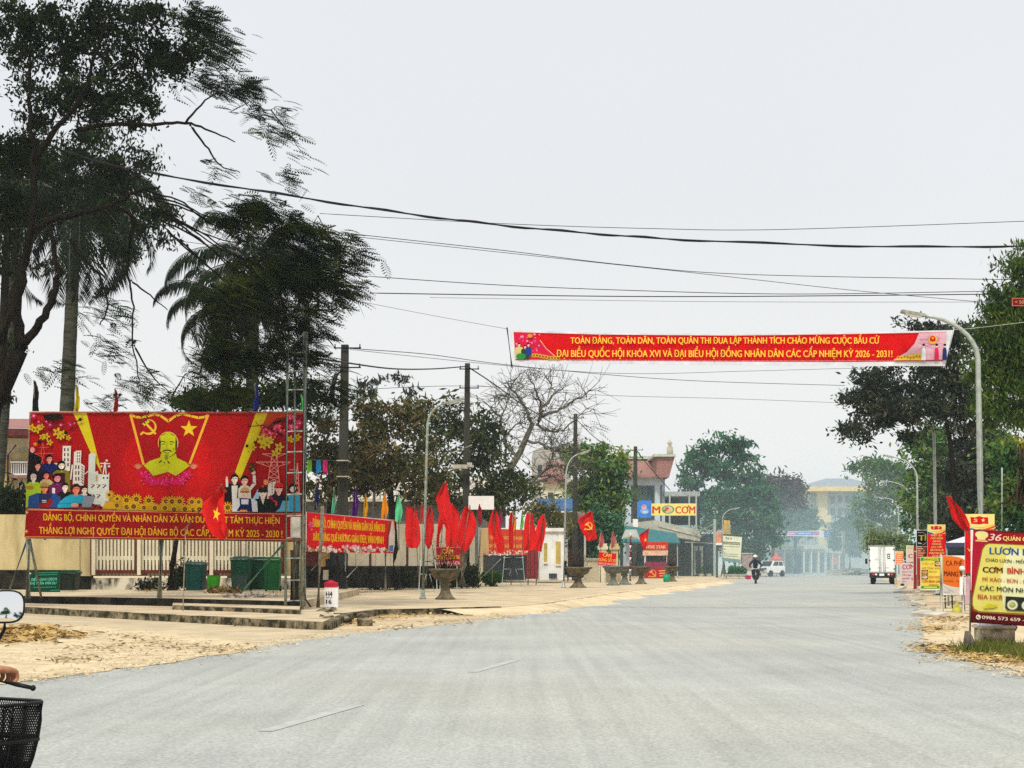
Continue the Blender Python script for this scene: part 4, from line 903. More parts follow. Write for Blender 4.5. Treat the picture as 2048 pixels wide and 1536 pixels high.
# ------------------------------------------------------------------ street banner over the road
def street_banner():
    d = 40; t = thing('street_banner', 'long red election banner with yellow slogan hung high across the road', 'banner', tuple(W(1460, 730, d)))
    clo = mat('banner_hem', (.60, .61, .64), .8, .15, 2.0)
    m = MB(); m.prism([W(1018, 659, d), W(1200, 666, d), W(1460, 668, d), W(1700, 665, d), W(1906, 660, d), W(1890, 732, d), W(1700, 732, d), W(1460, 730, d), W(1200, 727, d), W(1027, 728, d)], (0, .015, 0)); m.build('cloth', clo, t)
    m = MB(); m.tube([W(1014, 655, d), W(1024, 735, d)], .02, 6); m.build('batten', blk, t)
    m = MB(); m.tube([W(1908, 657, d), W(1890, 736, d)], .012, 6); m.build('batten', clo, t)
    a = Art(d, .0006)
    a.poly([(1027, 664), (1200, 669), (1460, 671), (1700, 668), (1893, 664), (1887, 722), (1700, 724), (1460, 723), (1200, 721), (1031, 720)], (214, 10, 18))
    a.poly([(1028, 666.5), (1460, 673.5), (1892, 666.5), (1891.8, 668), (1460, 675.5), (1028, 668)], (170, 8, 14))
    a.line([(1031, 719), (1460, 721.5), (1887, 721)], .8, (226, 150, 160))
    # left end: crowd and sunflowers
    a.poly([(1028, 665), (1068, 667), (1084, 686), (1118, 719), (1031, 719)], (214, 24, 70))
    a.line([(1080, 680), (1092, 697), (1118, 719)], 1.2, (240, 190, 150))
    for i in range(26): a.disc(R.uniform(1030, 1080), R.uniform(667, 705), R.uniform(1, 2.4), R.choice(((250, 150, 180), (240, 90, 130))), n=6)
    for x in range(1062, 1118, 6): a.flower(x, 716 - max(0, (1100 - x) * .16) + R.uniform(-1, 1), 5, (226, 176, 50), (120, 60, 20), 9, .4)
    bust(a, 1038, 690, 3.2, (240, 200, 170), (30, 20, 20), (210, 200, 120), 8, 718); bust(a, 1050, 694, 3, (240, 190, 160), (30, 20, 20), (40, 70, 40), 8, 718); bust(a, 1057, 690, 3, (240, 190, 160), (30, 20, 20), (40, 60, 140), 6, 712); a.disc(1042, 713, 10, (40, 140, 70), 6); a.disc(1060, 672, 5, (220, 150, 60), 4)
    # right end: emblem, three people, flowers
    a.poly([(1837, 667), (1892, 665), (1887, 720), (1786, 720), (1812, 705), (1828, 688)], (226, 176, 190))
    for i in range(18): a.line([(1830 + R.uniform(0, 30), R.uniform(672, 704)), (1850 + R.uniform(5, 36), R.uniform(670, 700))], .8, (214, 150, 176))
    a.poly([(1786, 721), (1806, 711), (1842, 707), (1846, 721)], (236, 190, 70))
    for x in range(1796, 1842, 6): a.flower(x, 715 + R.uniform(-2, 2), 4, (226, 180, 40), (140, 80, 20), 8, .4)
    a.disc(1864, 680, 8.5, (240, 190, 60), 9); a.disc(1864, 679, 6, (206, 30, 30), 6.5); a.star(1864, 677, 3, (246, 210, 70)); a.rect(1858, 684, 1870, 688, (236, 180, 60))
    for x, c, hc in ((1846, (232, 236, 240), (40, 26, 40)), (1872, (226, 40, 90), (60, 16, 20)), (1888, (36, 50, 110), (24, 22, 40))):
        a.poly([(x - 5, 721), (x - 4, 700), (x - 2, 696), (x + 2, 696), (x + 4, 702), (x + 4, 721)], c); a.disc(x, 692.5, 2.8, (240, 200, 180), 3.4); a.disc(x, 690.5, 3, hc, 2.4)
    Y = (250, 206, 70)
    a.text('TOÀN ĐẢNG, TOÀN DÂN, TOÀN QUÂN THI ĐUA LẬP THÀNH TÍCH CHÀO MỪNG CUỘC BẦU CỬ', 1141, 688, 1757, 688, 13, Y, .02)
    a.text('ĐẠI BIỂU QUỐC HỘI KHÓA XVI VÀ ĐẠI BIỂU HỘI ĐỒNG NHÂN DÂN CÁC CẤP NHIỆM KỲ 2026 - 2031!', 1113, 714.5, 1783, 715, 14, Y, .02)
    a.build('banner_print', t)
street_banner()

# ------------------------------------------------------------------ lattice tower, poles, street lamps
def tower():
    d = 38.6; t = thing('lattice_tower', 'slim steel lattice tower with rungs, standing at the kerb before the billboard', 'tower', tuple(G(592, 1218, .15)))
    L = [(575, 700, 571, 1217, d - .2), (611, 664, 603, 1218, d - .1), (590, 706, 588, 1214, d + .35), (613, 690, 609, 1213, d + .3)]
    for i, (x0, y0, x1, y1, dd) in enumerate(L):
        m = MB(); m.tube([W(x1, y1, dd), W(x0, y0, dd)], .068 if i == 1 else .042, 8); m.build('leg', gsteel, t)
    P = lambda i, y: W(L[i][0] + (L[i][2] - L[i][0]) * (y - L[i][1]) / (L[i][3] - L[i][1]), y, L[i][4])
    for y in (706, 742, 780, 822, 863, 904, 946, 989, 1032, 1076, 1117, 1161, 1202):
        m = MB(); m.bar(P(0, y), P(1, y - 1), .05); m.bar(P(0, y), P(2, y), .03); m.bar(P(2, y), P(3, y), .03); m.bar(P(1, y), P(3, y), .03); m.build('rung', galv, t)
    m = MB(); m.bar(W(575, 701, d - .2), W(611, 664, d - .1), .05); m.bar(W(590, 706, d + .35), W(613, 690, d + .3), .03); m.build('top_brace', gsteel, t)
    m = MB(); m.tube([W(616, 735, d), W(618, 600, d)], .018, 6); m.tube([W(616, 722, d - .02), W(616, 705, d - .02)], .05, 6); m.build('antenna', conc, t)
    m = MB(); m.pbox(581, 1034, 600, 1074, d + .1, .25); m.build('junction_box', conc_l, t)
    m = MB(); m.tube([W(594, 1216, d), W(593, 1120, d), W(596, 1078, d)], [.09, .08, .05], 8); m.tube([W(583, 1215, d + .2), W(584, 1100, d + .2)], .05, 6); m.build('cable_duct', bark_b, t)
    m = MB(); m.tube([W(606, 1170, d - .1), W(612, 1200, d - .2), W(622, 1214, d - .3)], .02, 6); m.build('cable', blk, t)
    dd = G(640, 1215, .15).y; t = thing('bare_pole', 'thin weathered pole standing between lattice tower and milestone', 'pole', tuple(G(637, 1215, .15)))
    m = MB(); m.tube([W(636, 1215, dd), W(640, 1120, dd), W(645, 1012, dd)], [.055, .05, .05], 8); m.build('shaft', rust, t)
tower()
def cpole(px, top, d, w0, label, arms=(), z=.15, lean=0):
    b = W(px, 1128, d); b.z = z; t = thing('utility_pole', label, 'utility pole', tuple(b), 'concrete utility poles on the left pavement')
    tp = W(px + lean, top, d); s = d / F
    m = MB(); pts = [b + (tp - b) * k / 6 for k in range(7)]; n = 4
    m.tube(pts, [(w0 * .62 - w0 * .22 * k / 6) * s for k in range(7)], 4, smooth=False); m.build('shaft', conc, t)
    m = MB()
    for y in arms:
        c = W(px + lean * (1128 - y) / (1128 - top), y, d - w0 * .5 * s); m.bar(c + Vector((-w0 * .9 * s, 0, 0)), c + Vector((w0 * 1.3 * s, 0, 0)), .07)
        for sx_ in (-.8, 1.2): m.tube([c + Vector((w0 * sx_ * s, 0, 0)), c + Vector((w0 * sx_ * s, 0, .16))], [.05, .03], 6)
        m.build('crossarm', blk, t); m = MB()
    return t
p1 = cpole(684, 690, 60, 25, 'dark thick concrete utility pole with black cable loop, nearest the billboard', (696, 735), lean=6)
m = MB(); m.tube([W(683, 742, 59.6), W(672, 750, 59.5), W(665, 775, 59.5), W(664, 800, 59.5), W(672, 812, 59.5), W(682, 815, 59.6)], [.05, .09, .1, .1, .07, .04], 8); m.build('cable_loop', blk, p1)
m = MB(); m.pbox(672, 1152, 692, 1190, 59, .5); m.build('base_collar', blk, p1)
for y in (920, 952): 
    m = MB(); m.pbox(673, y, 697, y + 1.5, 59.4, .9); m.build('band', conc_l, p1)
p2 = cpole(931, 727, 75, 18, 'dark concrete utility pole rising through the brown trees behind the red flags', (738, 776), lean=4)
m = MB(); m.pbox(937, 992, 988, 1019, 68, .08); m.build('plate', mat('blank_white_plate', (.72, .70, .66), .6, .05), p2)
m = MB(); m.bar(W(905, 905, 74.2), W(944, 890, 74.4), .06); m.pbox(905, 929, 935, 937, 74.2, .3).pbox(934, 925, 944, 934, 74.3, .3); m.build('cctv_bracket', conc_l, p2)
p3 = cpole(1149, 828, 105, 13, 'grey concrete utility pole between bare tree and green roadside tree', (836,), lean=2)
p4 = cpole(1269, 893, 140, 12, 'blackened concrete utility pole in front of the rice shop', (900, 915), lean=2)
m = MB(); m.pbox(1266, 1038, 1276, 1060, 139, .3); m.build('meter_box', white_p, p4)
def lamp(px, d, top, head, label, group, z=0, r=.075, lean=0, m_=galv, arm_r=.4):
    b = W(px, 1128, d); b.z = z; t = thing('street_lamp', label, 'street lamp', tuple(b), group)
    h = W(head[0], head[1], d); tp = W(px + lean, top, d)
    pts = [b, b + (tp - b) * .5, tp]; rr = [r, r * .85, r * .7]
    v = h - tp
    for k in range(1, 9):
        s = k / 8; p = tp + Vector((v.x * (1 - math.cos(s * math.pi / 2)) , v.y * s, v.z * math.sin(s * math.pi / 2) ** 1.0))
        q = tp + Vector((v.x * s ** 1.7, 0, v.z * (.72 * (1 - (1 - s) ** 2) + .28 * s))); pts.append(q); rr.append(r * (.7 - .25 * s))
    m = MB(); m.tube(pts, rr, 8); m.build('pole', m_, t)
    e_ = pts[-1] - pts[-2]; e_.normalize()
    c = pts[-1] + e_ * .3; m = MB(); yaw = math.atan2(e_.y, e_.x); pit = -math.asin(max(-1, min(1, e_.z)))
    m.obox(c, .62, .22, .07, yaw, 0, (0, pit)); m.obox(c + Vector((0, 0, -.05)), .42, .16, .05, yaw, 1, (0, pit)); m.build('lamp_head', [gsteel, white_p], t)
    m = MB(); m.lathe([(r * 1.9, 0), (r * 1.9, .05), (r * 1.3, .08), (r * 1.25, .3)], tuple(b), 10); m.build('base', m_, t)
    return t
gl, gr_ = 'street lamps along the left pavement', 'tall curved street lamps on the right roadside'
lamp(846, 50, 850, (893, 806), 'slender grey street lamp on the left pavement beside the dry urn planter', gl, .15, .06, 9, gsteel)
lamp(1127, 74, 950, (1158, 908), 'second pale street lamp standing near the white gatehouse', gl, .15, .06, 5, galv)
lamp(1445, 130, 1040, (1466, 1018), 'small far street lamp behind the pale shop board', gl, .1, .06, 0, galv)
L1 = lamp(1961, 39.2, 716, (1848, 631), 'tallest nearest curved street lamp, rising behind the party banner', gr_, 0, .095, -5, galv)
lamp(1871, 63.6, 870, (1815, 821), 'second tall curved lamp, in front of the dark purple tree', gr_, 0, .085, -3, galv)
lamp(1835, 92, 955, (1786, 914), 'third curved lamp in the row, above the black noodle sign', gr_, 0, .085, -1, galv)
lamp(1821, 121, 992, (1776, 963), 'fourth curved lamp in the row, behind the coffee and rice boards', gr_, 0, .085, 0, galv)
lamp(1797, 150, 1012, (1768, 996), 'fifth curved lamp, above the pale green bush', gr_, 0, .085, 0, galv)
lamp(1752, 190, 1045, (1732, 1026), 'farthest hazy curved lamp, just above the white truck', gr_, 0, .085, 0, galv)
t = thing('thin_post', 'thin pale post standing alone far down the road', 'post', tuple(W(1657, 1150, 190).xy) + (0,))
m = MB(); m.tube([W(1657, 1150, 190), W(1657, 1045, 190)], .1, 6); m.build('shaft', galv, t)
t = thing('thin_post', 'thin greenish post behind the restaurant sign on the right', 'post', tuple(W(2003, 1128, 37).xy) + (0,))
m = MB(); m.tube([W(2003, 1215, 37), W(2004, 935, 37)], .022, 6); m.build('shaft', gsteel, t)

# ------------------------------------------------------------------ wires
wire_m = mat('black_cable', (.015, .015, .017), .6, .2)
wire_g = mat('grey_wire', (.10, .11, .12), .6, .2)
def wire(name, label, pts, d0, d1, r, m_=wire_m, twist=False, cat='cable'):
    P = []
    n = len(pts)
    for i in range(n - 1):
        for k in range(8):
            s = k / 8; p0 = pts[max(0, i - 1)]; p1_ = pts[i]; p2_ = pts[i + 1]; p3_ = pts[min(n - 1, i + 2)]
            q = [.5 * (2 * p1_[j] + (p2_[j] - p0[j]) * s + (2 * p0[j] - 5 * p1_[j] + 4 * p2_[j] - p3_[j]) * s * s + (3 * p1_[j] - p0[j] - 3 * p2_[j] + p3_[j]) * s ** 3) for j in (0, 1)]
            P.append(q)
    P.append(pts[-1]); N = len(P)
    X = [W(p[0], p[1], d0 + (d1 - d0) * i / (N - 1)) for i, p in enumerate(P)]
    m = MB(); m.tube(X, r, 5)
    if twist:
        Y = [x + Vector((0, math.cos(i * .9) * r * 1.2, math.sin(i * .9) * r * 1.5)) for i, x in enumerate(X)]; m.tube(Y, r * .7, 5)
    o = m.build(name, m_, None, X[0], label, cat, 'overhead wires'); return o
wire('overhead_cable', 'thick black twisted overhead cable, by far the heaviest line crossing the sky', [(120, 300), (270, 340), (560, 388), (800, 425), (1000, 450), (1200, 468), (1400, 481), (1760, 493), (2060, 492)], 30, 33, .019, twist=True)
wire('overhead_wire', 'thin dark wire, topmost at the right edge, climbing slightly to the right', [(640, 427), (1000, 447), (1300, 457), (1560, 459), (2060, 442)], 34, 34, .008)
wire('overhead_wire', 'fine wire starting just under the heavy cable and reaching the right trees', [(660, 463), (1000, 500), (1250, 530), (1500, 549), (2060, 560)], 38, 42, .010)
wire('overhead_wire', 'faint wire sloping steadily down to the first right lamp head', [(670, 469), (1100, 515), (1400, 547), (1700, 580), (1985, 606)], 40, 44, .010, wire_g)
wire('overhead_wire', 'wire sagging between the green palm mass and the right tree, above a darker twin', [(730, 552), (1000, 570), (1300, 582), (1600, 588), (2000, 582)], 44, 46, .012)
wire('overhead_wire', 'darker nearly level wire running just above the red banner', [(740, 586), (1000, 590), (1300, 593), (1600, 592), (2000, 588)], 44, 46, .016)
wire('overhead_wire', 'lowest faint level wire close above the red banner', [(860, 595), (1300, 602), (1600, 604), (2010, 604)], 44, 46, .007, wire_g)
wire('guy_wire', 'thin guy line from the left trees to the banner upper left corner', [(690, 597), (860, 630), (1015, 658)], 40, 40, .006, wire_g)
wire('guy_wire', 'pale green line from the banner upper right corner to the right trees', [(1906, 660), (1960, 655), (2060, 643)], 40, 40, .008, galv)
wire('service_cable', 'black cable sagging between the tower and the first two utility poles', [(618, 714), (690, 725), (780, 737), (860, 738), (931, 733)], 39, 75, .03)
wire('service_cable', 'black cable dropping from the second utility pole into the bare tree', [(938, 735), (985, 766), (1040, 806), (1110, 850)], 74, 100, .035)
wire('overhead_wire', 'upper thin wire leaving the first utility pole towards the far right', [(700, 697), (850, 708), (1000, 728), (1200, 748), (1400, 762), (1690, 771)], 60, 90, .018, wire_g)
wire('overhead_wire', 'lower thin wire leaving the first utility pole and crossing beneath the banner', [(700, 699), (1020, 732), (1250, 747), (1500, 742), (1720, 736)], 60, 80, .012, wire_g)
wire('overhead_wire', 'faint level wire far beneath the banner', [(700, 780), (940, 772), (1200, 790), (1450, 797), (1690, 806)], 75, 120, .016, wire_g)
wire('service_cable', 'dark line from the third utility pole down to the fourth', [(1152, 838), (1190, 875), (1230, 898), (1268, 900)], 105, 140, .03)
wire('service_cable', 'dark line falling from the fourth utility pole to the shop roof', [(1274, 902), (1300, 935), (1340, 980)], 140, 141, .04)
wire('overhead_wire', 'thin wire through the left tree canopy behind the lattice tower', [(0, 455), (300, 475), (620, 520), (740, 540)], 46, 48, .009)

# ------------------------------------------------------------------ flags
def cloth(name, rows, d, m_, parent, rip=.05, seed=1, thick=0, tone=0):
    """hanging cloth: rows of (y, left x, right x) in photo pixels, rippled in depth"""
    nx = 10; rs = random.Random(seed); ph = rs.uniform(0, 6); vs = []; fs = []; s = d / F
    R_ = []
    for a, b in zip(rows, rows[1:]):
        for k in range(4): R_.append([a[j] + (b[j] - a[j]) * k / 4 for j in range(3)])
    R_.append(rows[-1]); mxw = max(r[2] - r[1] for r in rows) or 1
    skew = rs.uniform(-.9, .9); jx = [rs.uniform(-.5, .5) for _ in R_]
    for i, (y, xl, xr) in enumerate(R_):
        for k in range(nx + 1):
            u = k / nx; g = i / (len(R_) - 1); p = W(xl + (xr - xl) * u + jx[i], y + (u - .5) * skew * (xr - xl) * g * g, d)
            gather = 1.0 + 1.2 * (1 - (xr - xl) / mxw)
            p.y += rip * 1.5 * gather * (math.sin(u * 8 + ph + i * .16) + .7 * abs(math.sin(u * 7 + ph * 2 - i * .22)) + .3 * math.sin(u * 19 + i * .3)); p.z += .15 * rip * math.sin(u * 9 + ph)
            vs.append(p)
    w1 = nx + 1
    for i in range(len(R_) - 1):
        for k in range(nx): a = i * w1 + k; fs.append((a, a + 1, a + w1 + 1, a + w1))
    m = MB(); m.add(vs, fs, 0, True); return m.build(name, m_, parent)
def flagmat(name, c): 
    return leaf_like(name, c)
def leaf_like(name, c):
    if name in MATS: return MATS[name]
    m = mat(name, c, .75, .12, 2.0); n = m.node_tree; b = n.nodes['Principled BSDF']; src = b.inputs['Base Color'].links[0].from_socket
    tr = n.nodes.new('ShaderNodeBsdfTranslucent'); n.links.new(src, tr.inputs[0]); mix = n.nodes.new('ShaderNodeMixShader'); mix.inputs[0].default_value = .3
    o = n.nodes['Material Output']; n.links.new(b.outputs[0], mix.inputs[1]); n.links.new(tr.outputs[0], mix.inputs[2]); n.links.new(mix.outputs[0], o.inputs[0]); return m
FR = leaf_like('red_flag_cloth', (.68, .012, .012)); FDR = leaf_like('deep_red_flag_cloth', (.45, .01, .03)); FMA = leaf_like('magenta_cloth', (.40, .01, .12))
def flag(label, d, rows, pole, m_=FR, group='plain red flags in a row on the left pavement', z=.15, rip=.05, seed=0, name='flag', art=None):
    x0, y0, x1, y1 = pole; b = W(x1, y1, d); t = thing(name, label, 'flag', tuple(b), group)
    m = MB(); m.tube([b, W(x0, y0, d)], .022 * max(1, d / 60), 6); m.build('pole', rust, t)
    c = cloth('cloth', rows, d - .04, m_, t, rip, seed)
    if art:
        a = Art(d - .16 - rip, .001); art(a); a.build('emblem', t)
    return t
FLG = [
 ('wide plain red flag hanging leftmost in the row, left of the grey street lamp', 62, [(1012, 814, 816), (1017, 813, 832), (1040, 812, 836), (1065, 811, 840), (1082, 812, 840), (1096, 816, 834)], (829, 1008, 838, 1170), FR),
 ('narrow sliver of red flag just behind the grey street lamp pole', 64, [(1006, 842, 845), (1020, 841, 849), (1045, 841, 849)], (844, 1004, 846, 1170), FR),
 ('slim red flag just right of the grey street lamp pole', 61, [(1012, 859, 862), (1030, 852, 866), (1060, 848, 867), (1085, 849, 863), (1097, 855, 859)], (861, 1010, 852, 1170), FR),
 ('tallest red flag on a slanted pole, rising above all others behind the urn', 58, [(964, 889, 893), (985, 877, 896), (996, 872, 898), (1030, 879, 903), (1062, 892, 906)], (892, 962, 862, 1010), FR),
 ('red flag drooping left of the dark tree trunk behind the urn', 60, [(1020, 880, 888), (1040, 877, 890), (1070, 874, 880), (1104, 872, 877)], (889, 1018, 874, 1160), FR),
 ('red flag hanging right of the dark trunk above the urn shrub', 60, [(1008, 902, 906), (1025, 897, 917), (1050, 893, 916), (1085, 891, 914), (1104, 894, 914)], (904, 1006, 900, 1160), FR),
 ('broad red flag with pointed lower corner, left of the white plate', 59, [(1012, 930, 932), (1025, 925, 945), (1045, 920, 952), (1070, 914, 950), (1085, 914, 943), (1103, 927, 933)], (940, 1010, 912, 1165), FR),
 ('short dark pink pennant flag standing in front of the white plate', 66, [(1010, 958, 960), (1022, 955, 964), (1050, 959, 963)], (959, 1008, 960, 1165), FDR),
 ('red flag twisting down to a point in front of the second banner', 63, [(1017, 988, 990), (1030, 982, 996), (1055, 977, 1000), (1080, 988, 1008), (1097, 994, 1008), (1107, 998, 1001)], (990, 1014, 984, 1165), FR),
 ('very narrow red flag with orange edge across the second banner', 64, [(1024, 1022, 1027), (1040, 1018, 1029), (1062, 1017, 1026), (1098, 1019, 1027)], (1026, 1022, 1022, 1170), FR),
 ('red flag pair member left of the gap, by the red gate', 64, [(1026, 1053, 1064), (1045, 1050, 1067), (1075, 1047, 1072), (1098, 1046, 1064), (1101, 1049, 1053)], (1060, 1024, 1056, 1170), FR),
 ('rightmost plain red flag of the row, hanging over the red gate', 64, [(1029, 1083, 1090), (1045, 1076, 1092), (1070, 1070, 1089), (1101, 1064, 1082)], (1089, 1027, 1072, 1170), FR),
]
for i, (lb, d, rows, pole, m_) in enumerate(FLG):
    rows = [(y, (a + b) / 2 - (b - a) * .54, (a + b) / 2 + (b - a) * .54) for y, a, b in rows]
    flag(lb, d, rows, pole, m_, seed=i + 3)
PEN = [
 ('navy', (.006, .01, .10), 60, 633, 965, 1020, 5, 'navy blue pennant just right of the lattice tower'),
 ('mint', (.12, .62, .38), 60, 668, 978, 1028, 5, 'mint green pennant beside the first utility pole'),
 ('purple', (.10, .008, .20), 62, 711, 976, 1034, 7, 'purple pennant above the small banner middle'),
 ('golden', (.80, .42, .01), 64, 731, 990, 1035, 5, 'narrow golden yellow pennant beside the purple one'),
 ('orange', (.85, .30, .008), 63, 769, 987, 1043, 8, 'orange pennant near the small banner right end'),
 ('light_green', (.14, .70, .34), 62, 797, 990, 1045, 8, 'light green pennant left of the red flag row'),
 ('magenta', (.40, .01, .12), 70, 1001, 1016, 1058, 4, 'small magenta pennant among the red flags'),
 ('amber', (.80, .42, .01), 71, 1030, 1028, 1062, 3, 'tiny amber pennant showing beside the narrow red flag'),
 ('leaf_green', (.18, .55, .05), 71, 1044, 1029, 1060, 4, 'small leaf green pennant above the second banner'),
]
for nme, c, d, x, y0, y1, w_, lb in PEN:
    cm = leaf_like(nme + '_pennant_cloth', c)
    flag(lb, d, [(y0, x - 1, x + 1), (y0 + (y1 - y0) * .35, x - w_ * .6, x + w_ * .7), (y0 + (y1 - y0) * .6, x - w_ * .8, x + w_), (y1, x - w_ * 1.0, x + w_ * .2)], (x, y0 - 4, x + 1, 1100), cm, 'coloured pennants on the left side', rip=.04, seed=x, name='pennant')
for nme, c, x, y0, lb in (('black', (.008, .008, .008), 70, 762, 'black pennant over the billboard upper left corner'), ('yellow', (.60, .50, .015), 154, 772, 'yellow pennant on the billboard top edge'), ('scarlet', (.50, .012, .012), 232, 779, 'scarlet pennant on the billboard top edge'), ('royal_blue', (.01, .02, .22), 512, 768, 'royal blue pennant over the billboard right part'), ('lime_green', (.10, .60, .16), 604, 790, 'lime green pennant inside the lattice tower')):
    cm = leaf_like(nme + '_pennant_cloth', c)
    flag(lb, 42.8, [(y0, x - 2, x - 1), (y0 + 22, x - 4, x + 5), (y0 + 42, x - 6, x + 5), (826, x - 7, x + 8 if nme == 'black' else x + 2)], (x - 2, y0 - 2, x, 840), cm, 'pennants along the billboard top', rip=.03, seed=x, name='pennant')
flag('red flag with yellow star on a leaning pole before the billboard', 39.5, [(973, 440, 444), (985, 428, 447), (1005, 404, 448), (1022, 404, 449), (1045, 414, 451), (1062, 424, 454), (1076, 441, 452)], (445, 968, 368, 1060), FR, 'large red flags with emblems', art=lambda a: a.star(433, 1028, 15, (240, 200, 40), .25, .55), rip=.05, seed=4)
t = thing('flag_stake', 'thin stake carrying the leaning star flag before the billboard', 'stake', tuple(G(366, 1222, .15)))
m = MB(); m.tube([G(366, 1222, .15), W(371, 1058, 39.6)], .016, 6); m.build('shaft', rust, t)
flag('red flag with yellow hammer and sickle waving beside the third utility pole', 72, [(1022, 1180, 1184), (1032, 1166, 1186), (1040, 1155, 1188), (1060, 1161, 1192), (1073, 1168, 1195), (1082, 1174, 1179)], (1182, 1021, 1130, 1060), FR, 'large red flags with emblems', art=lambda a: a.sickle(1177, 1052, 8.5, (240, 196, 60)), rip=.06, seed=5)
flag('small red flag with yellow star beside the striped post', 92, [(1058, 1296, 1299), (1068, 1280, 1297), (1080, 1279, 1296), (1092, 1284, 1293), (1100, 1287, 1290)], (1298, 1056, 1272, 1078), FR, 'large red flags with emblems', art=lambda a: a.star(1291, 1080, 5, (240, 200, 40), 0, .6), rip=.05, seed=6)
flag('plain red flag leaning out behind the party banner on the right', 38, [(993, 1899, 1901), (1010, 1901, 1915), (1035, 1906, 1932), (1055, 1922, 1940), (1062, 1934, 1938)], (1899, 991, 1950, 1090), FR, None, rip=.07, seed=7)
for x, lb in ((1202, 'faded pink flag left of the white ball gate pillar'), (1226, 'faded pink flag right of the white ball gate pillar')):
    flag(lb, 93, [(1064, x - 1, x + 1), (1080, x - 4, x + 7), (1095, x - 4, x + 3)], (x, 1062, x - 1, 1165), leaf_like('faded_pink_cloth', (.55, .14, .12)), 'faded flags by the gate pillars', name='flag', seed=x)
m_cl = [('lime', (.25, .6, .05), 619), ('black_cloth', (.01, .01, .03), 627), ('sky', (.03, .35, .65), 637), ('pink', (.75, .03, .22), 650)]
for nme, c, x in m_cl:
    t = thing('washing', {'lime': 'lime green garment hanging right behind the lattice tower', 'black_cloth': 'dark navy garment on the washing line', 'sky': 'sky blue garment on the washing line', 'pink': 'hot pink garment on the washing line'}[nme], 'laundry', tuple(W(x, 930, 64)), 'garments hung right of the tower')
    cloth('cloth', [(920, x - 4, x + 4), (932, x - 5, x + 5), (945, x - 5, x + 5)], 64, leaf_like(nme + '_garment', c), t, .04, x)
wire('washing_line', 'thin washing line right of the lattice tower', [(606, 921), (640, 920), (680, 922)], 64, 64, .01, wire_g, cat='washing line')

# ------------------------------------------------------------------ small red banners on frames
def side_banner():
    d = lambda px: 1 / (1 / 57. + (1 / 62. - 1 / 57.) * (px - 612) / 170)
    t = thing('slogan_board', 'red slogan board edged with pink flowers, on pipe legs right of the lattice tower', 'banner', tuple(W(690, 1187, 59)))
    pa, pb = W(613, 1060, 57), W(786, 1060, 62); nn = Vector((-(pb - pa).y, (pb - pa).x, 0)).normalized(); pl = Art(0, 0, plane=(pa, nn)); pl.off = 0
    m = MB(); m.prism([pl.P(x, y) for x, y in ((613, 1103), (786, 1107), (788, 1040), (613, 1024))], nn * .06); m.build('panel', mat('banner_hem', (.6, .6, .6)), t)
    for x, y1 in ((691, 1187), (771, 1183)):
        m = MB(); m.tube([W(x, 1100, d(x) + .1), W(x, y1, d(x) + .1)], .05, 8); m.build('leg', galv, t)
    for p, q in (((658, 1104), (612, 1152)), ((740, 1106), (694, 1155))):
        m = MB(); m.bar(W(*p, 58), W(*q, 58.5), .05); m.build('brace', galv, t)
    A = Art(d, .0005, plane=(pa, nn)); A.org = (600, 1000, 7.682)
    A.poly([(100, 185), (1320, 310), (1460, 320), (1440, 820), (100, 795)], (222, 16, 18))
    A.poly([(1345, 320), (1460, 310), (1440, 830), (1330, 800)], (200, 60, 46))
    A.text('ĐẢNG BỘ, CHÍNH QUYỀN VÀ NHÂN DÂN XÃ VÂN DU', 195, 412, 1300, 494, 128, (244, 190, 20), .05)
    A.text('XÂY DỰNG QUÊ HƯƠNG GIÀU ĐẸP, VĂN MINH', 195, 620, 1280, 672, 118, (244, 190, 20), .05)
    for i in range(70):
        x = R.uniform(110, 1400); y = 745 + (x - 100) * .03 + R.uniform(-60, 40); A.flower(x, y, R.uniform(20, 38), R.choice(((240, 150, 180), (250, 215, 225), (236, 110, 150), (246, 235, 225))), (250, 230, 160), 5)
    for i in range(40): x = R.uniform(110, 1400); A.disc(x, 775 + R.uniform(-20, 20), R.uniform(10, 18), R.choice(((120, 150, 70), (230, 220, 200), (150, 170, 90))), n=6)
    for i in range(14): A.flower(R.uniform(100, 170), R.uniform(330, 460), R.uniform(14, 26), (236, 60, 110), (250, 180, 200), 5)
    A.poly([(1375, 330), (1400, 320), (1425, 500), (1420, 700), (1400, 790), (1325, 800), (1330, 560), (1350, 480)], (216, 206, 190)); A.poly([(1340, 700), (1400, 690), (1400, 780), (1330, 800)], (70, 120, 170))
    A.build('banner_print', t)
side_banner()
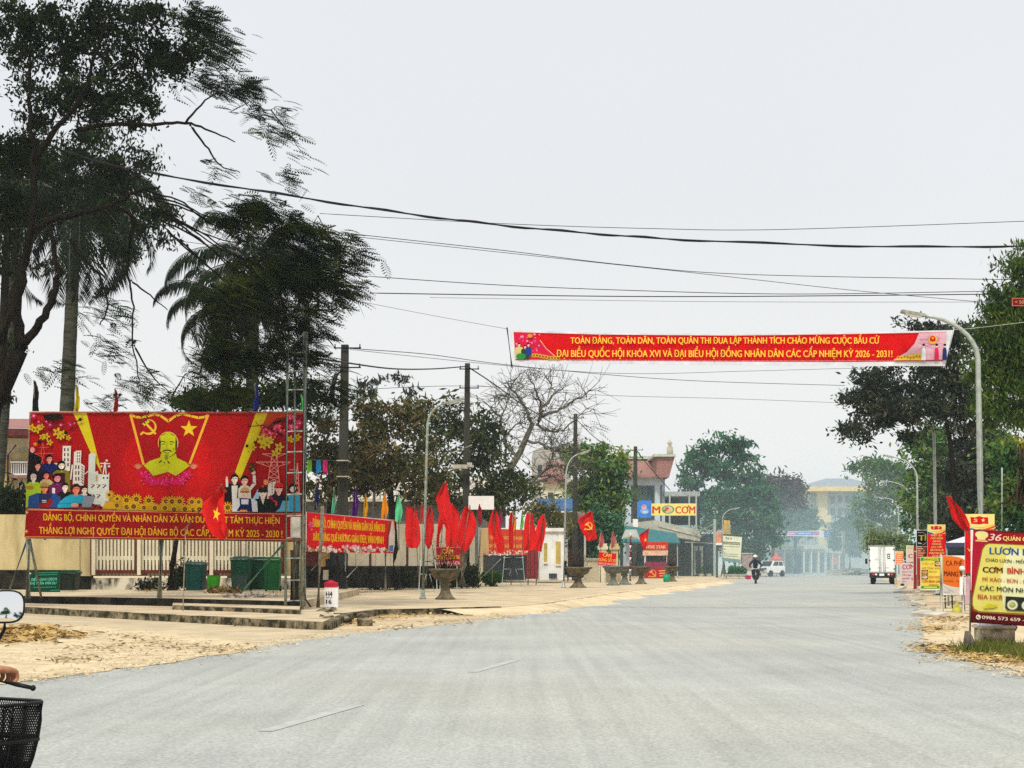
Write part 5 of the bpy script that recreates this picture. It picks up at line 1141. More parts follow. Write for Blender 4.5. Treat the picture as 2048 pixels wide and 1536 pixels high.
def second_banner():
    d = 76; t = thing('slogan_board', 'faded red slogan board with yellow bands behind the red flags, on thin legs', 'banner', tuple(W(958, 1172, d)))
    m = MB(); m.pbox(961, 1056, 1056, 1110, d, .06); m.build('panel', white_p, t)
    A = Art(d, .0006); A.poly([(961, 1056), (1056, 1060), (1056, 1110), (961, 1108)], (206, 70, 50)); A.poly([(961, 1056), (976, 1057), (978, 1110), (961, 1110)], (200, 170, 120))
    A.text('TOÀN ĐẢNG TOÀN DÂN TOÀN QUÂN', 979, 1078, 1048, 1080, 7, (240, 180, 70), .03); A.text('RA SỨC THI ĐUA LẬP THÀNH TÍCH', 979, 1095, 1048, 1096, 7, (240, 180, 70), .03)
    for i in range(50): A.flower(R.uniform(965, 1054), R.uniform(1101, 1110), R.uniform(1.5, 3), R.choice(((230, 190, 190), (240, 225, 200), (210, 130, 120))), (230, 200, 120), 5)
    A.build('banner_print', t)
    m = MB(); m.tube([W(959, 1055, d - .1), W(956, 1172, d - .1)], .06, 8); m.build('leg', galv, t)
    for p, q in (((960, 1112), (934, 1150)), ((1002, 1118), (958, 1160))):
        m = MB(); m.bar(W(*p, d), W(*q, d + .4), .06); m.build('brace', galv, t)
second_banner()
def rack(px, w_, y0, y1, d, label):
    t = thing('steel_trestle', label, 'trestle', tuple(W(px, y1, d)), 'steel trestles by the flags')
    for k, (dx, dd) in enumerate(((-w_ / 2, -.3), (w_ / 2, -.3), (-w_ / 2, .5), (w_ / 2, .5))):
        m = MB(); x = px + dx; m.bar(W(x * .3 + (px + dx * .8) * .7, y0, d + dd * .3), W(x + dx * .1, y1 + (0 if dd < 0 else -3), d + dd), .05); m.build('leg', galv, t)
    for y in (y0 + 3, y0 + (y1 - y0) * .42): m = MB(); m.bar(W(px - w_ / 2, y, d), W(px + w_ / 2, y, d), .05); m.build('crossbar', galv, t)
    for s_ in (-1, 1): m = MB(); m.bar(W(px + s_ * w_ * .1, y0 + (y1 - y0) * .42, d), W(px + s_ * w_ * .4, y1, d), .04); m.build('strut', galv, t)
rack(1027, 42, 1112, 1174, 74, 'tall white steel trestle under the second red banner')
rack(856, 34, 1120, 1187, 54, 'dull steel trestle half hidden behind the dry urn planter')

def urn(px, y1, d, w_, h, label, shrub, z=.15, m_=None, n=420):
    b = W(px, 1128, d); b.z = z; t = thing('urn_planter', label, 'planter', tuple(b), 'stone urn planters along the pavement')
    s = h; q = w_ / 2
    m = MB(); m.lathe([(q * .62, 0), (q * .63, s * .04), (q * .48, s * .09), (q * .33, s * .22), (q * .25, s * .38), (q * .24, s * .44), (q * .36, s * .47), (q * .36, s * .51), (q * .24, s * .55), (q * .40, s * .60), (q * .66, s * .66), (q * .80, s * .75), (q * .84, s * .86), (q * .98, s * .93), (q * 1.04, s * .96), (q * 1.04, s), (q * .95, s * 1.0), (q * .86, s * .95)], tuple(b), 24)
    m.build('urn', m_ or mat('weathered_urn_stone', (.20, .165, .10), .9, .4, 4.0, col2=(.05, .045, .03), bump=.4), t)
    m = MB(); m.lathe([(.01, s * .93), (q * .9, s * .94), (q * .6, s * .98), (.01, s)], tuple(b), 16); m.build('soil', bark_b, t)
    if shrub:
        rs = np.random.RandomState(int(px)); mb = MB(); tips = []
        for i in range(26):
            a = rs.rand() * 6.28; r_ = q * .9 * rs.rand() ** .5; hgt = shrub * (.4 + .6 * rs.rand())
            p0 = b + Vector((math.cos(a) * r_ * .3, math.sin(a) * r_ * .3, s * .95)); p2_ = b + Vector((math.cos(a) * r_ * 1.1, math.sin(a) * r_ * 1.1, s + hgt)); pm = (p0 + p2_) / 2 + Vector(rs.normal(size=3) * .06)
            mb.tube([p0, pm, p2_], [.012, .009, .005], 4); tips += [pm, p2_]
        mb.build('twigs', bark_d, t)
        P = np.array([tuple(tips[k]) for k in rs.randint(len(tips), size=n)]) + rs.normal(size=(n, 3)) * .10
        leafmesh('foliage', leaves(P, rs, .055, .025), rs.rand(n), 4, leafmat('dry_bougainvillea', [(.05, .02, .012), (.22, .07, .04), (.16, .10, .05), (.34, .05, .06)], trans=.1), t)
    return t
urn(891, 1198, 49.5, 1.06, 1.0, 'largest nearest stone urn planter with dry reddish shrub before the red notice', .85, n=700)
urn(1156, 1175, 74, 1.35, 1.0, 'stone urn planter with dry shrub under the hammer and sickle flag', .9)
urn(1226, 1172, 82, 1.15, 1.05, 'stone urn planter left of the striped post, dark and mossy', .0, m_=mat('mossy_urn_stone', (.14, .15, .12), .9, .4, 4.0))
urn(1249, 1170, 85, 1.15, 1.05, 'stone urn planter directly behind the striped post', 0, m_=MATS['mossy_urn_stone'])
urn(1282, 1168, 88, 1.1, 1.0, 'tan stone urn planter right of the striped post with a white bag on it', 0)
urn(1344, 1164, 100, 1.05, 1.0, 'last stone urn planter with a dry bush, beside the green basket', .9)
t = thing('white_bag', 'small crumpled white bag lying on the tan urn planter', 'bag', tuple(W(1286, 1138, 88)))
m = MB(); m.lathe([(.02, 0), (.16, .02), (.14, .08), (.05, .14), (.03, .2)], tuple(W(1286, 1140, 88)), 9); m.build('bag_body', white_p, t)
t = thing('green_basket', 'round green basket standing by the last urn planter', 'basket', tuple(W(1333, 1165, 97)))
m = MB(); c = W(1333, 1165, 97); m.lathe([(.14, 0), (.19, .04), (.22, .3), (.24, .5), (.22, .5), (.2, .3)], tuple(c), 14); m.build('basket_body', mat('green_plastic', (.01, .30, .14), .5, .2, 5.0), t)
m = MB(); m.tube([c + Vector((.23 * math.cos(a), .23 * math.sin(a), .5)) for a in [k * .524 for k in range(13)]], .02, 5); m.build('rim', MATS['green_plastic'], t)

# ------------------------------------------------------------------ milestone
def milestone():
    d = 37.8; b = G(662, 1215, .15); d = b.y; t = thing('milestone', 'white kilometre stone with red pyramid cap marked H4 over 16', 'milestone', tuple(b))
    m = MB(); m.pbox(649, 1173, 675.5, 1216, d, .22); m.build('stone', mat('milestone_white', (.78, .78, .76), .7, .06, 2.0), t)
    m = MB(); a = [W(x, 1174, dd) for x, dd in ((648.5, d - .02), (676, d - .02), (676, d + .24), (648.5, d + .24))]; c = [W(x, 1166, dd) for x, dd in ((648, d - .02), (676.5, d - .02), (676.5, d + .24), (648, d + .24))]
    ap = W(662, 1159.5, d + .11); m.add(a + c + [ap], [(0, 1, 5, 4), (1, 2, 6, 5), (2, 3, 7, 6), (3, 0, 4, 7), (4, 5, 8), (5, 6, 8), (6, 7, 8), (7, 4, 8), (3, 2, 1, 0)]); m.build('cap', mat('milestone_red', (.42, .012, .03), .6, .1, 3.0), t)
    A = Art(d, .001); A.text('H4', 652, 1193, 664.5, 1193, 10.5, (20, 20, 20), .03); A.line([(651.5, 1195.5), (664.5, 1195.5)], .9, (30, 30, 30)); A.text('16', 652.5, 1207.5, 663, 1207.5, 9, (20, 20, 20), .03); A.build('lettering', t)
milestone()

# ------------------------------------------------------------------ notices and posts on the left pavement
def notice():
    d = 55; t = thing('no_parking_notice', 'dark red no stopping notice half hidden by the dry urn shrub', 'sign', tuple(W(896, 1160, d)))
    m = MB(); m.pbox(873, 1094, 921, 1130, d, .04); m.build('board', maroon, t)
    for x in (880, 914): m = MB(); m.bar(W(x, 1130, d + .05), W(x, 1180, d + .05), .05); m.build('leg', galv, t)
    A = Art(d, .001); A.rect(873, 1094, 921, 1130, (160, 10, 26)); A.line([(873, 1095), (921, 1095)], .8, (200, 130, 130)); A.text('CẤM', 884, 1107, 906, 1107, 9, (240, 196, 70), .02); A.text('DỪNG, ĐỖ XE', 874, 1118, 920, 1118, 8, (240, 186, 60), .02); A.text('BÁN HÀNG HÓA', 874, 1129, 920, 1129, 7, (236, 190, 190), .02); A.build('sign_face', t)
    d = 86; t = thing('no_parking_notice', 'bright red no stopping notice tilted beside the white gate pillars', 'sign', tuple(W(1214, 1168, d)))
    m = MB(); m.prism([W(1196, 1130, d), W(1231, 1133, d), W(1233, 1107, d), W(1198, 1104, d)], (0, .04, 0)); m.build('board', maroon, t)
    m = MB(); m.bar(W(1212, 1131, d + .05), W(1212, 1170, d + .05), .05); m.build('leg', galv, t)
    A = Art(d, .001); A.poly([(1196, 1130), (1231, 1133), (1233, 1107), (1198, 1104)], (222, 10, 24)); A.text('CẤM', 1206, 1113, 1223, 1114.5, 6.5, (250, 210, 90), .02); A.text('DỪNG, ĐỖ XE', 1197.5, 1122, 1231.5, 1124.5, 6.2, (250, 196, 70), .02); A.text('TRÊN VỈA HÈ LÒNG ĐƯỜNG', 1197, 1128.5, 1231, 1131, 4, (250, 200, 200), .02); A.build('sign_face', t)
    d = 84; t = thing('warning_sign', 'triangular road sign seen from behind on a red and white striped post', 'road sign', tuple(W(1259, 1168, d)) [:2] + (.15,))
    m = MB(); m.prism([W(1243, 1077, d - .1), W(1280, 1079, d - .1), W(1273, 1059, d - .1), W(1251, 1059, d - .1)], (0, .03, 0)); m.build('plate', mat('sign_back', (.45, .47, .42), .6, .1), t)
    m = MB(); m.bar(W(1246, 1074.5, d - .15), W(1277, 1075.5, d - .15), .04); m.build('stiffener', conc_l, t)
    for k in range(9):
        y0 = 1067 + k * 11.9; m = MB(); m.tube([W(1261 - k * .1, y0, d - .2), W(1261 - k * .1, min(1170, y0 + 11.9), d - .2)], .075, 10); m.build('post_band', (white_p, mat('post_red', (.30, .02, .03), .6))[k % 2], t)
    for x, c, lb in ((1206, cream_l, 'cream gate pillar with moulded cap, behind the bright red notice'), (1229, cream, 'yellowish gate pillar topped by a white ball')):
        t = thing('gate_pillar', lb, 'pillar', tuple(W(x, 1168, 95).xy) + (.1,), 'cream gate pillars beyond the urns')
        m = MB(); m.pbox(x - 7, 1099, x + 7, 1168, 95, .5); m.build('shaft', c, t)
        m = MB(); m.pbox(x - 10, 1092, x + 10, 1099, 94.9, .7).pbox(x - 8, 1087, x + 8, 1092, 94.95, .6); m.build('cap', c, t)
        if x == 1229:
            m = MB(); c_ = W(1229, 1087, 95.2); m.lathe([(.05, 0), (.12, .05), (.13, .15), (.09, .25), (.02, .29)], tuple(c_), 14); m.build('ball_finial', white_p, t)
    t = thing('low_wall', 'low pale wall behind the row of urn planters', 'wall', tuple(W(1200, 1165, 96).xy) + (.1,))
    m = MB(); m.pbox(1172, 1120, 1200, 1168, 96, .3).pbox(1196, 1133, 1242, 1168, 96.5, .3); m.build('wall_panel', cream_l, t)
    m = MB(); m.pbox(1170, 1116, 1202, 1121, 95.9, .4); m.build('coping', conc_l, t)
    t = thing('spotted_trunk', 'pale spotted bare tree trunk rising behind the red notice and urn', 'tree', tuple(W(924, 1172, 66).xy) + (.15,))
    m = MB(); m.tube([W(924, 1172, 66), W(926, 1130, 66), W(922, 1085, 66), W(926, 1050, 66), W(922, 1030, 66)], [.20, .17, .15, .12, .06], 10); m.tube([W(924, 1060, 66), W(934, 1030, 66.4), W(940, 1015, 66.6)], [.09, .07, .04], 6); m.build('trunk', mat('spotted_bark', (.20, .18, .13), .95, .5, 5.0, col2=(.03, .025, .018)), t)
notice()

# food counter with red sign, cart
def food_counter():
    d = 122; t = thing('food_counter', 'red and white food counter with lit-style red sign under the teal awning', 'food stall', tuple(W(1312, 1164, d).xy) + (.1,))
    m = MB(); m.pbox(1288, 1084, 1336, 1100, d, .25); m.build('sign_box', mat('counter_red', (.55, .05, .03), .5), t)
    A = Art(d, .002); A.rect(1288, 1084, 1336, 1100, (206, 50, 24)); A.text('FIVE STAR', 1296, 1097, 1331, 1097, 6.5, (252, 196, 160), .03); A.star(1292, 1094.5, 3, (250, 210, 150)); A.build('sign_face', t)
    m = MB(); m.pbox(1286, 1101, 1336, 1111, d - .1, .4); m.build('canopy', mat('peach_canopy', (.62, .38, .24), .7), t)
    m = MB(); m.pbox(1290, 1124, 1334, 1160, d, 1.2); m.build('counter', mat('counter_maroon', (.20, .03, .06), .5, .2), t)
    m = MB(); m.pbox(1292, 1111, 1326, 1125, d + .2, .8); m.build('display_glass', glassd, t)
    for x in (1289, 1333): m = MB(); m.pbox(x, 1100, x + 1.2, 1126, d, .06); m.build('post', white_p, t)
    m = MB(); m.pbox(1286, 1158, 1328, 1165, d - .1, 1); m.build('base', white_p, t)
    A = Art(d - .02, .002); A.poly([(1292, 1142), (1318, 1136), (1332, 1140), (1330, 1157), (1292, 1157)], (186, 24, 30)); A.sickle(1305, 1147, 8, (240, 160, 70)); A.line([(1318, 1142), (1330, 1141)], 2, (236, 180, 90)); A.line([(1318, 1147), (1330, 1146)], 2, (236, 180, 90)); A.line([(1319, 1152), (1328, 1151)], 2, (236, 180, 90)); A.build('front_print', t)
food_counter()
def frame_and_board():
    d = 138; t = thing('steel_canopy_frame', 'bare pale steel canopy frame in front of the dark shop opening', 'frame', tuple(W(1430, 1162, d).xy) + (.1,))
    m = MB(); m.pbox(1427, 1038, 1432, 1163, d, .2); m.build('post', galv, t)
    m = MB(); m.pbox(1383, 1056, 1386, 1163, d + 2, .15); m.build('post', galv, t)
    m = MB(); m.bar(W(1384, 1073, d + 1.5), W(1430, 1046, d), .1); m.bar(W(1388, 1082, d + 1.5), W(1430, 1057, d), .1); m.bar(W(1384, 1056, d + 1.5), W(1430, 1064, d), .1); m.bar(W(1370, 1084, d + 2), W(1430, 1087, d), .12); m.build('beam', galv, t)
    d = 134; t = thing('shop_board', 'large pale shop board with grey lines of print beside the road', 'sign', tuple(W(1462, 1160, d)))
    m = MB(); m.prism([W(1443, 1122, d), W(1481, 1126, d), W(1484, 1074, d), W(1445, 1071, d)], (0, .15, 0)); m.build('board', white_p, t)
    for x in (1446, 1478): 
        m = MB(); m.bar(W(x, 1118, d + .1), W(x, 1162, d + .1), .1); m.build('leg', gsteel, t)
    A = Art(d, .002); A.poly([(1443, 1122), (1481, 1126), (1484, 1074), (1445, 1071)], (226, 226, 196)); A.text('Đại lý', 1451, 1078, 1464, 1079, 4, (70, 80, 70), .02)
    for y, w_, c in ((1084, 34, (110, 120, 90)), (1087, 34, (130, 136, 110)), (1092, 33, (160, 166, 140)), (1097, 6, (110, 120, 100)), (1103, 4, (110, 110, 100)), (1107, 30, (165, 170, 146)), (1111, 30, (160, 166, 140))): A.line([(1446, y), (1446 + w_, y + 2)], 2 if y < 1090 else 1, c)
    A.poly([(1444, 1115), (1480, 1119), (1480, 1125), (1444, 1121)], (120, 160, 160)); A.build('sign_face', t)
    t = thing('ochre_signboard', 'ochre framed sign panel above the pale shop board', 'sign', tuple(W(1455, 1070, d)))
    m = MB(); m.prism([W(1446, 1068, d + .3), W(1461, 1068, d + .3), W(1460, 1041, d + .3), W(1448, 1040, d + .3)], (0, .2, 0)); m.build('board', mat('ochre_frame', (.50, .30, .05), .7), t)
    m = MB(); m.pbox(1450, 1046, 1459, 1065, d + .25, .06); m.build('panel', mat('olive_panel', (.34, .30, .14), .8), t)
    t = thing('orange_box_sign', 'small orange box sign fixed beside the steel canopy post', 'sign', tuple(W(1438, 1090, d)))
    m = MB(); m.pbox(1433, 1064, 1443, 1087, d + .4, .3); m.build('box', mat('faded_orange', (.55, .24, .14), .7), t)
    m = MB(); m.pbox(1432, 1086, 1444, 1090, d + .35, .4); m.build('ledge', white_p, t)
    t = thing('floral_panel', 'brown floral panel standing behind the motorcyclist', 'panel', tuple(W(1494, 1140, 150)))
    m = MB(); m.pbox(1484, 1107, 1505, 1142, 150, .2); m.build('board', mat('floral_brown', (.30, .22, .20), .8, .5, 6.0), t)
    m = MB(); m.pbox(1483, 1106, 1506, 1108, 149.9, .3); m.build('trim', conc_l, t)
    t = thing('vegetable_stall', 'low stall table piled with greens below the pale shop board', 'market stall', tuple(W(1470, 1162, 132).xy) + (.1,))
    m = MB(); m.pbox(1450, 1148, 1494, 1152, 132, 1.4); m.build('table_top', gsteel, t)
    for x in (1452, 1490): 
        m = MB(); m.pbox(x, 1151, x + 2, 1163, 132.2, .1); m.build('leg', galv, t)
    rs = np.random.RandomState(3); P = blob_points([(1466, 1138, 12, 7), (1482, 1140, 12, 8), (1475, 1146, 18, 4), (1460, 1148, 8, 5)], 132.6, 900, rs); leafmesh('greens', leaves(P, rs, .22, .12), rs.rand(900), 4, leafmat('market_greens', [(.01, .06, .02), (.03, .14, .05), (.10, .22, .08)]), t)
    t = thing('pink_bucket', 'bright pink bucket on the kerb beside the motorcyclist', 'bucket', tuple(W(1497, 1162, 128)))
    m = MB(); c = W(1497, 1162, 128); m.lathe([(.15, 0), (.18, .05), (.25, .45), (.27, .47), (.23, .46), (.17, .1)], tuple(c), 14); m.build('bucket_body', mat('pink_plastic', (.70, .01, .14), .5), t)
    m = MB(); m.tube([c + Vector((.25 * math.cos(a), -.02, .45 + .2 * math.sin(a))) for a in [k * .314 for k in range(11)]], .012, 5); m.build('handle', white_p, t)
    for i, (x, lb) in enumerate(((1403, 'white plant pot left in the shop opening'), (1418, 'white plant pot beside the steel canopy post'))):
        t = thing('plant_pot', lb, 'plant pot', tuple(W(x, 1158, 140).xy) + (.1,), 'white plant pots before the shop')
        c = W(x, 1158, 140); m = MB(); m.lathe([(.16, 0), (.26, .45), (.3, .47), (.24, .47)], tuple(c), 12); m.build('pot', white_p, t)
        rs = np.random.RandomState(i); P = np.array(c) + np.array([0, 0, .9]) + rs.normal(size=(160, 3)) * .28; leafmesh('foliage', leaves(P, rs, .3, .06), rs.rand(160), 4, leafmat('pot_plant', [(.005, .04, .03), (.02, .09, .05)]), t)
frame_and_board()

# ------------------------------------------------------------------ bins, green advertising board, litter under the billboard
gb = mat('green_bin', (.004, .042, .02), .45, .2, 4.0)
gb2 = mat('lime_bin', (.04, .26, .01), .45, .15, 4.0)
tb = mat('teal_bin', (.003, .045, .036), .45, .2, 4.0)
def wbin(px, y0, y1, w_, d, m_, label, wheels=True, taper=.8, lid=True):
    b = W(px, y1, d); b.z = .36; t = thing('rubbish_bin', label, 'bin', tuple(b), 'rubbish bins under the billboard'); s = d / F; W_ = w_ * s; H = (y1 - y0) * s; D = W_ * .85
    def ring(z, k): return [(b.x - W_ / 2 * k, b.y - D / 2 * k, b.z + z), (b.x + W_ / 2 * k, b.y - D / 2 * k, b.z + z), (b.x + W_ / 2 * k, b.y + D / 2 * k, b.z + z), (b.x - W_ / 2 * k, b.y + D / 2 * k, b.z + z)]
    m = MB(); m.hexa(ring(.03, taper) + ring(H * .9, .95)); m.hexa(ring(H * .86, .99) + ring(H * .91, 1.02))
    for k in (-.3, .3): m.box(b.x + W_ * k - .02, b.y - D * .5, b.z + H * .15, b.x + W_ * k + .02, b.y - D * .38, b.z + H * .8)
    m.build('bin_body', m_, t)
    if lid:
        m = MB(); m.hexa(ring(H * .92, 1.06) + ring(H * .97, .98)); m.hexa(ring(H * .97, .8) + ring(H * 1.0, .6)); m.tube([Vector((b.x - W_ * .4, b.y + D * .55, b.z + H * .93)), Vector((b.x + W_ * .4, b.y + D * .55, b.z + H * .93))], .02, 6); m.build('lid', m_, t)
    if wheels:
        for k in (-1, 1):
            m = MB(); m.wheel((b.x + k * W_ * .42, b.y + D * .35, b.z + .1), (1, 0, 0), .1, .06); m.build('wheel', blk, t)
wbin(391, 1124, 1182, 40, 53, tb, 'dark teal bin behind the leaning flag stake', False)
wbin(427, 1144, 1178, 24, 52, gb2, 'bright lime green bucket bin', False, lid=False)
wbin(482, 1110, 1178, 40, 53.5, gb, 'dark green wheeled bin at the left of the bin cluster')
wbin(519, 1110, 1176, 42, 54.5, gb, 'dark green wheeled bin in the middle of the cluster, set back')
wbin(545, 1112, 1180, 34, 52.5, mat('green_bin_bright', (.006, .075, .018), .45, .2, 4.0), 'brighter green wheeled bin beside the slanting green prop')
wbin(479, 1142, 1178, 28, 52.4, mat('green_grey_bin', (.03, .06, .05), .5, .2), 'small grey green bin in front of the cluster', False, lid=False)
wbin(137, 1142, 1180, 40, 53, mat('blackish_bin', (.012, .02, .014), .5, .2), 'blackish green bin against the mouldy wall beside the green board', False)
def green_board():
    d = 51; t = thing('green_signboard', 'dark green leaning board with white lettering beside the billboard left leg', 'sign', tuple(W(90, 1190, d)))
    m = MB(); m.prism([W(56, 1187, d), W(119, 1184, d), W(119, 1141, d), W(60, 1143, d)], (0, .08, 0)); m.build('board', gb, t)
    A = Art(d, .001); A.poly([(56, 1187), (119, 1184), (119, 1141), (60, 1143)], (10, 62, 44)); Tq = (110, 210, 180)
    A.text('ĐIỂM GIAO DỊCH', 62, 1162, 114, 1160.5, 5.5, Tq, .02, .2); A.text('THỊ TRẤN VÂN DU', 60, 1169.5, 113, 1168.5, 5.5, Tq, .02, .2)
    for y, x0, x1 in ((1146, 70, 117), (1150, 78, 115), (1175, 66, 112), (1181, 100, 119)): A.line([(x0, y), (x1, y - 1)], 1.3, (60, 150, 120))
    A.poly([(57, 1142), (63, 1147), (57, 1152)], (200, 220, 200)); A.build('sign_face', t)
    m = MB(); m.prism([W(119, 1146, d + .6), W(158, 1146, d + .6), W(151, 1140, d + .6), W(122, 1140, d + .6)], (0, .5, 0)); m.build('top_box', gb, t)
green_board()
def litterpile(name, label, cx, cy, w_, h, d, n, mt, seed):
    rs = np.random.RandomState(seed); root = thing(name, label, 'rubbish', tuple(W(cx, cy, d).xy) + (.36,), None)
    P = blob_points([(cx, cy, w_, h)], d, n, rs, .6); P[:, 2] = np.maximum(P[:, 2], .38)
    leafmesh('litter', leaves(P, rs, .22, .12, 0), rs.rand(n), 4, mt, root)
litterpile('litter_heap', 'heap of dry leaves and litter in front of the lime green bucket', 447, 1181, 32, 5, 49, 500, dead, 4)
litterpile('litter_heap', 'pale scattered paper litter on the step before the bins', 500, 1205, 60, 2, 43, 120, leafmat('paper_litter', [(.2, .16, .12), (.55, .5, .44)], trans=0), 5)

# ------------------------------------------------------------------ shop boards on the right roadside
Wt = (240, 236, 226)
def restaurant_sign():
    d = 22.8; t = thing('restaurant_sign', 'big maroon and yellow rice restaurant sign with food list at the right edge', 'sign', tuple(G(1940, 1302)))
    M2 = mat('restaurant_panel', (.3, .02, .03), .5)
    m = MB(); m.prism([W(1941, 1242, d), W(2205, 1262, d), W(2205, 1075, d), W(1946, 1061, d)], (0, .05, 0)); m.build('board', M2, t)
    m = MB(); m.tube([W(1944, 1060, d), W(1939, 1302, d)], .022, 8); m.build('leg', mat('pinkish_white_tube', (.62, .50, .44), .5, .2), t)
    m = MB(); m.tube([W(2205, 1074, d), W(2205, 1320, d)], .022, 8); m.build('leg', MATS['pinkish_white_tube'], t)
    m = MB(); m.tube([W(1945, 1060, d), W(2206, 1074, d)], .014, 6); m.tube([W(1940, 1243, d), W(2205, 1263, d)], .016, 6); m.build('frame', mat('frame_maroon', (.20, .03, .03), .5), t)
    A = Art(d, .0004); A.org = (1720, 960, 4.0427)
    A.poly([(895, 405), (1960, 465), (1960, 1220), (890, 1140)], (156, 20, 30)); A.poly([(895, 405), (1040, 412), (900, 900), (893, 900)], (176, 24, 50)); A.poly([(893, 1065), (1960, 1135), (1960, 1220), (890, 1140)], (96, 16, 20))
    A.poly([(1010, 520), (1040, 508), (1960, 555), (1960, 1130), (960, 1072), (915, 1050), (902, 1010), (902, 960), (985, 560)], (140, 110, 40)); A.poly([(1016, 528), (1045, 516), (1960, 562), (1960, 1112), (965, 1060), (925, 1042), (912, 1005), (912, 960), (993, 562)], (224, 214, 110))
    A.poly([(1200, 560), (1960, 600), (1960, 1090), (1160, 1050), (1130, 800)], (232, 232, 180))
    # chef hat
    for x, y, r_ in ((955, 440, 24), (985, 428, 28), (1010, 445, 26), (975, 455, 30)): A.disc(x, y, r_, (240, 224, 150), n=12)
    A.poly([(945, 455), (1015, 458), (1012, 485), (948, 482)], (240, 224, 150)); A.line([(932, 490), (1030, 496)], 10, (236, 210, 130))
    A.text('36', 1035, 488, 1142, 494, 58, (240, 200, 190), .02, .3); A.text('QUÁN CƠM', 1155, 488, 1420, 500, 36, (246, 214, 130), .03)
    A.text('LƯƠN N', 1048, 598, 1370, 612, 55, (24, 90, 150), .03); A.text('CHÁO LƯƠN - MIẾN LƯƠN', 1014, 658, 1450, 684, 26, (60, 50, 40), .015)
    A.text('C', 992, 745, 1035, 747, 46, (44, 16, 12), .03); A.text('ƠM', 1040, 748, 1150, 752, 46, (110, 26, 16), .03); A.text('BÌNH DÂN', 1190, 755, 1500, 770, 46, (196, 40, 30), .03)
    A.text('MÌ XÀO - BÚN - MIẾN', 988, 815, 1420, 842, 30, (186, 70, 34), .02); A.text('CÁC MÓN NHẬU', 965, 890, 1420, 918, 38, (34, 36, 44), .02); A.text('BIA HƠI', 950, 958, 1145, 968, 36, (176, 70, 36), .025)
    A.poly([(1175, 940), (1700, 970), (1700, 1085), (1190, 1052), (1170, 1030)], (40, 44, 34))
    for x, y, rx in ((1228, 1010, 46), (1345, 1015, 46), (1460, 1025, 46)): A.disc(x, y, rx, (150, 150, 120), 42); A.disc(x, y, rx * .85, (226, 226, 206), 36); A.disc(x, y, rx * .6, (150, 170, 90), 24); A.disc(x - 6, y - 6, rx * .3, (210, 190, 110), 10)
    for x, y in ((1040, 1010), (1060, 1025), (1085, 1015), (1015, 1028)): A.disc(x, y, 26, (206, 200, 40), 9)
    A.disc(952, 1108, 20, (236, 220, 200)); A.line([(944, 1098), (948, 1112), (962, 1118)], 7, (120, 20, 30)); A.text('0986 573 659 - 09', 982, 1122, 1395, 1150, 28, (232, 214, 196), .02)
    A.build('sign_face', t)
restaurant_sign()
def block():
    d = 24.2; p = G(2000, 1296); d = p.y; t = thing('concrete_block', 'stained concrete block standing under the restaurant sign', 'block', tuple(p))
    m = MB(); m.pbox(1966, 1256, 2030, 1298, d, .45); m.build('block_body', mat('block_concrete', (.55, .52, .38), .95, .4, 5.0, col2=(.14, .13, .06), fac=(.38, .6), bump=.5), t)
    m = MB(); m.pbox(1963, 1252, 2032, 1257, d - .02, .5); m.build('slab_top', conc_l, t)
    t = thing('cloth_bundle', 'grey and purple cloths laid over the concrete block', 'cloth', tuple(W(1998, 1252, d)))
    c = W(1982, 1249, d + .2); m = MB(); m.lathe([(.02, .09), (.12, .07), (.2, .03), (.22, -.03), (.2, -.05)], tuple(c), 11); m.build('grey_cloth', mat('grey_cloth', (.45, .47, .50), .9, .4, 9.0), t)
    c = W(2010, 1251, d + .2); m = MB(); m.lathe([(.02, .09), (.1, .07), (.17, .03), (.2, -.03), (.17, -.08)], tuple(c), 9); m.build('purple_cloth', mat('purple_cloth', (.20, .07, .14), .9, .4, 9.0), t)
    t = thing('wooden_stake', 'short split wooden stake at the foot of the restaurant sign leg', 'stake', tuple(G(1933, 1306)))
    d = G(1933, 1306).y; m = MB(); m.tube([W(1933, 1308, d), W(1935, 1285, d), W(1936, 1262, d)], [.07, .06, .045], 7); m.tube([W(1945, 1312, d), W(1944, 1290, d), W(1940, 1270, d)], [.05, .05, .03], 6); m.build('stake_wood', bark_g, t)
    for i, (x, y, s_) in enumerate(((1955, 1298, .1), (1978, 1304, .08), (2012, 1306, .09), (2040, 1300, .12), (1990, 1312, .06))):
        p = G(x, y); mm = MB(); mm.obox((p.x, p.y, s_ * .4), s_ * 1.3, s_, s_ * .8, i, 0, (.3, .2)); o = mm.build('stone', conc_l, None, p, 'pale stone lying in the grass under the restaurant sign', 'stone', 'stones under the restaurant sign')
block()
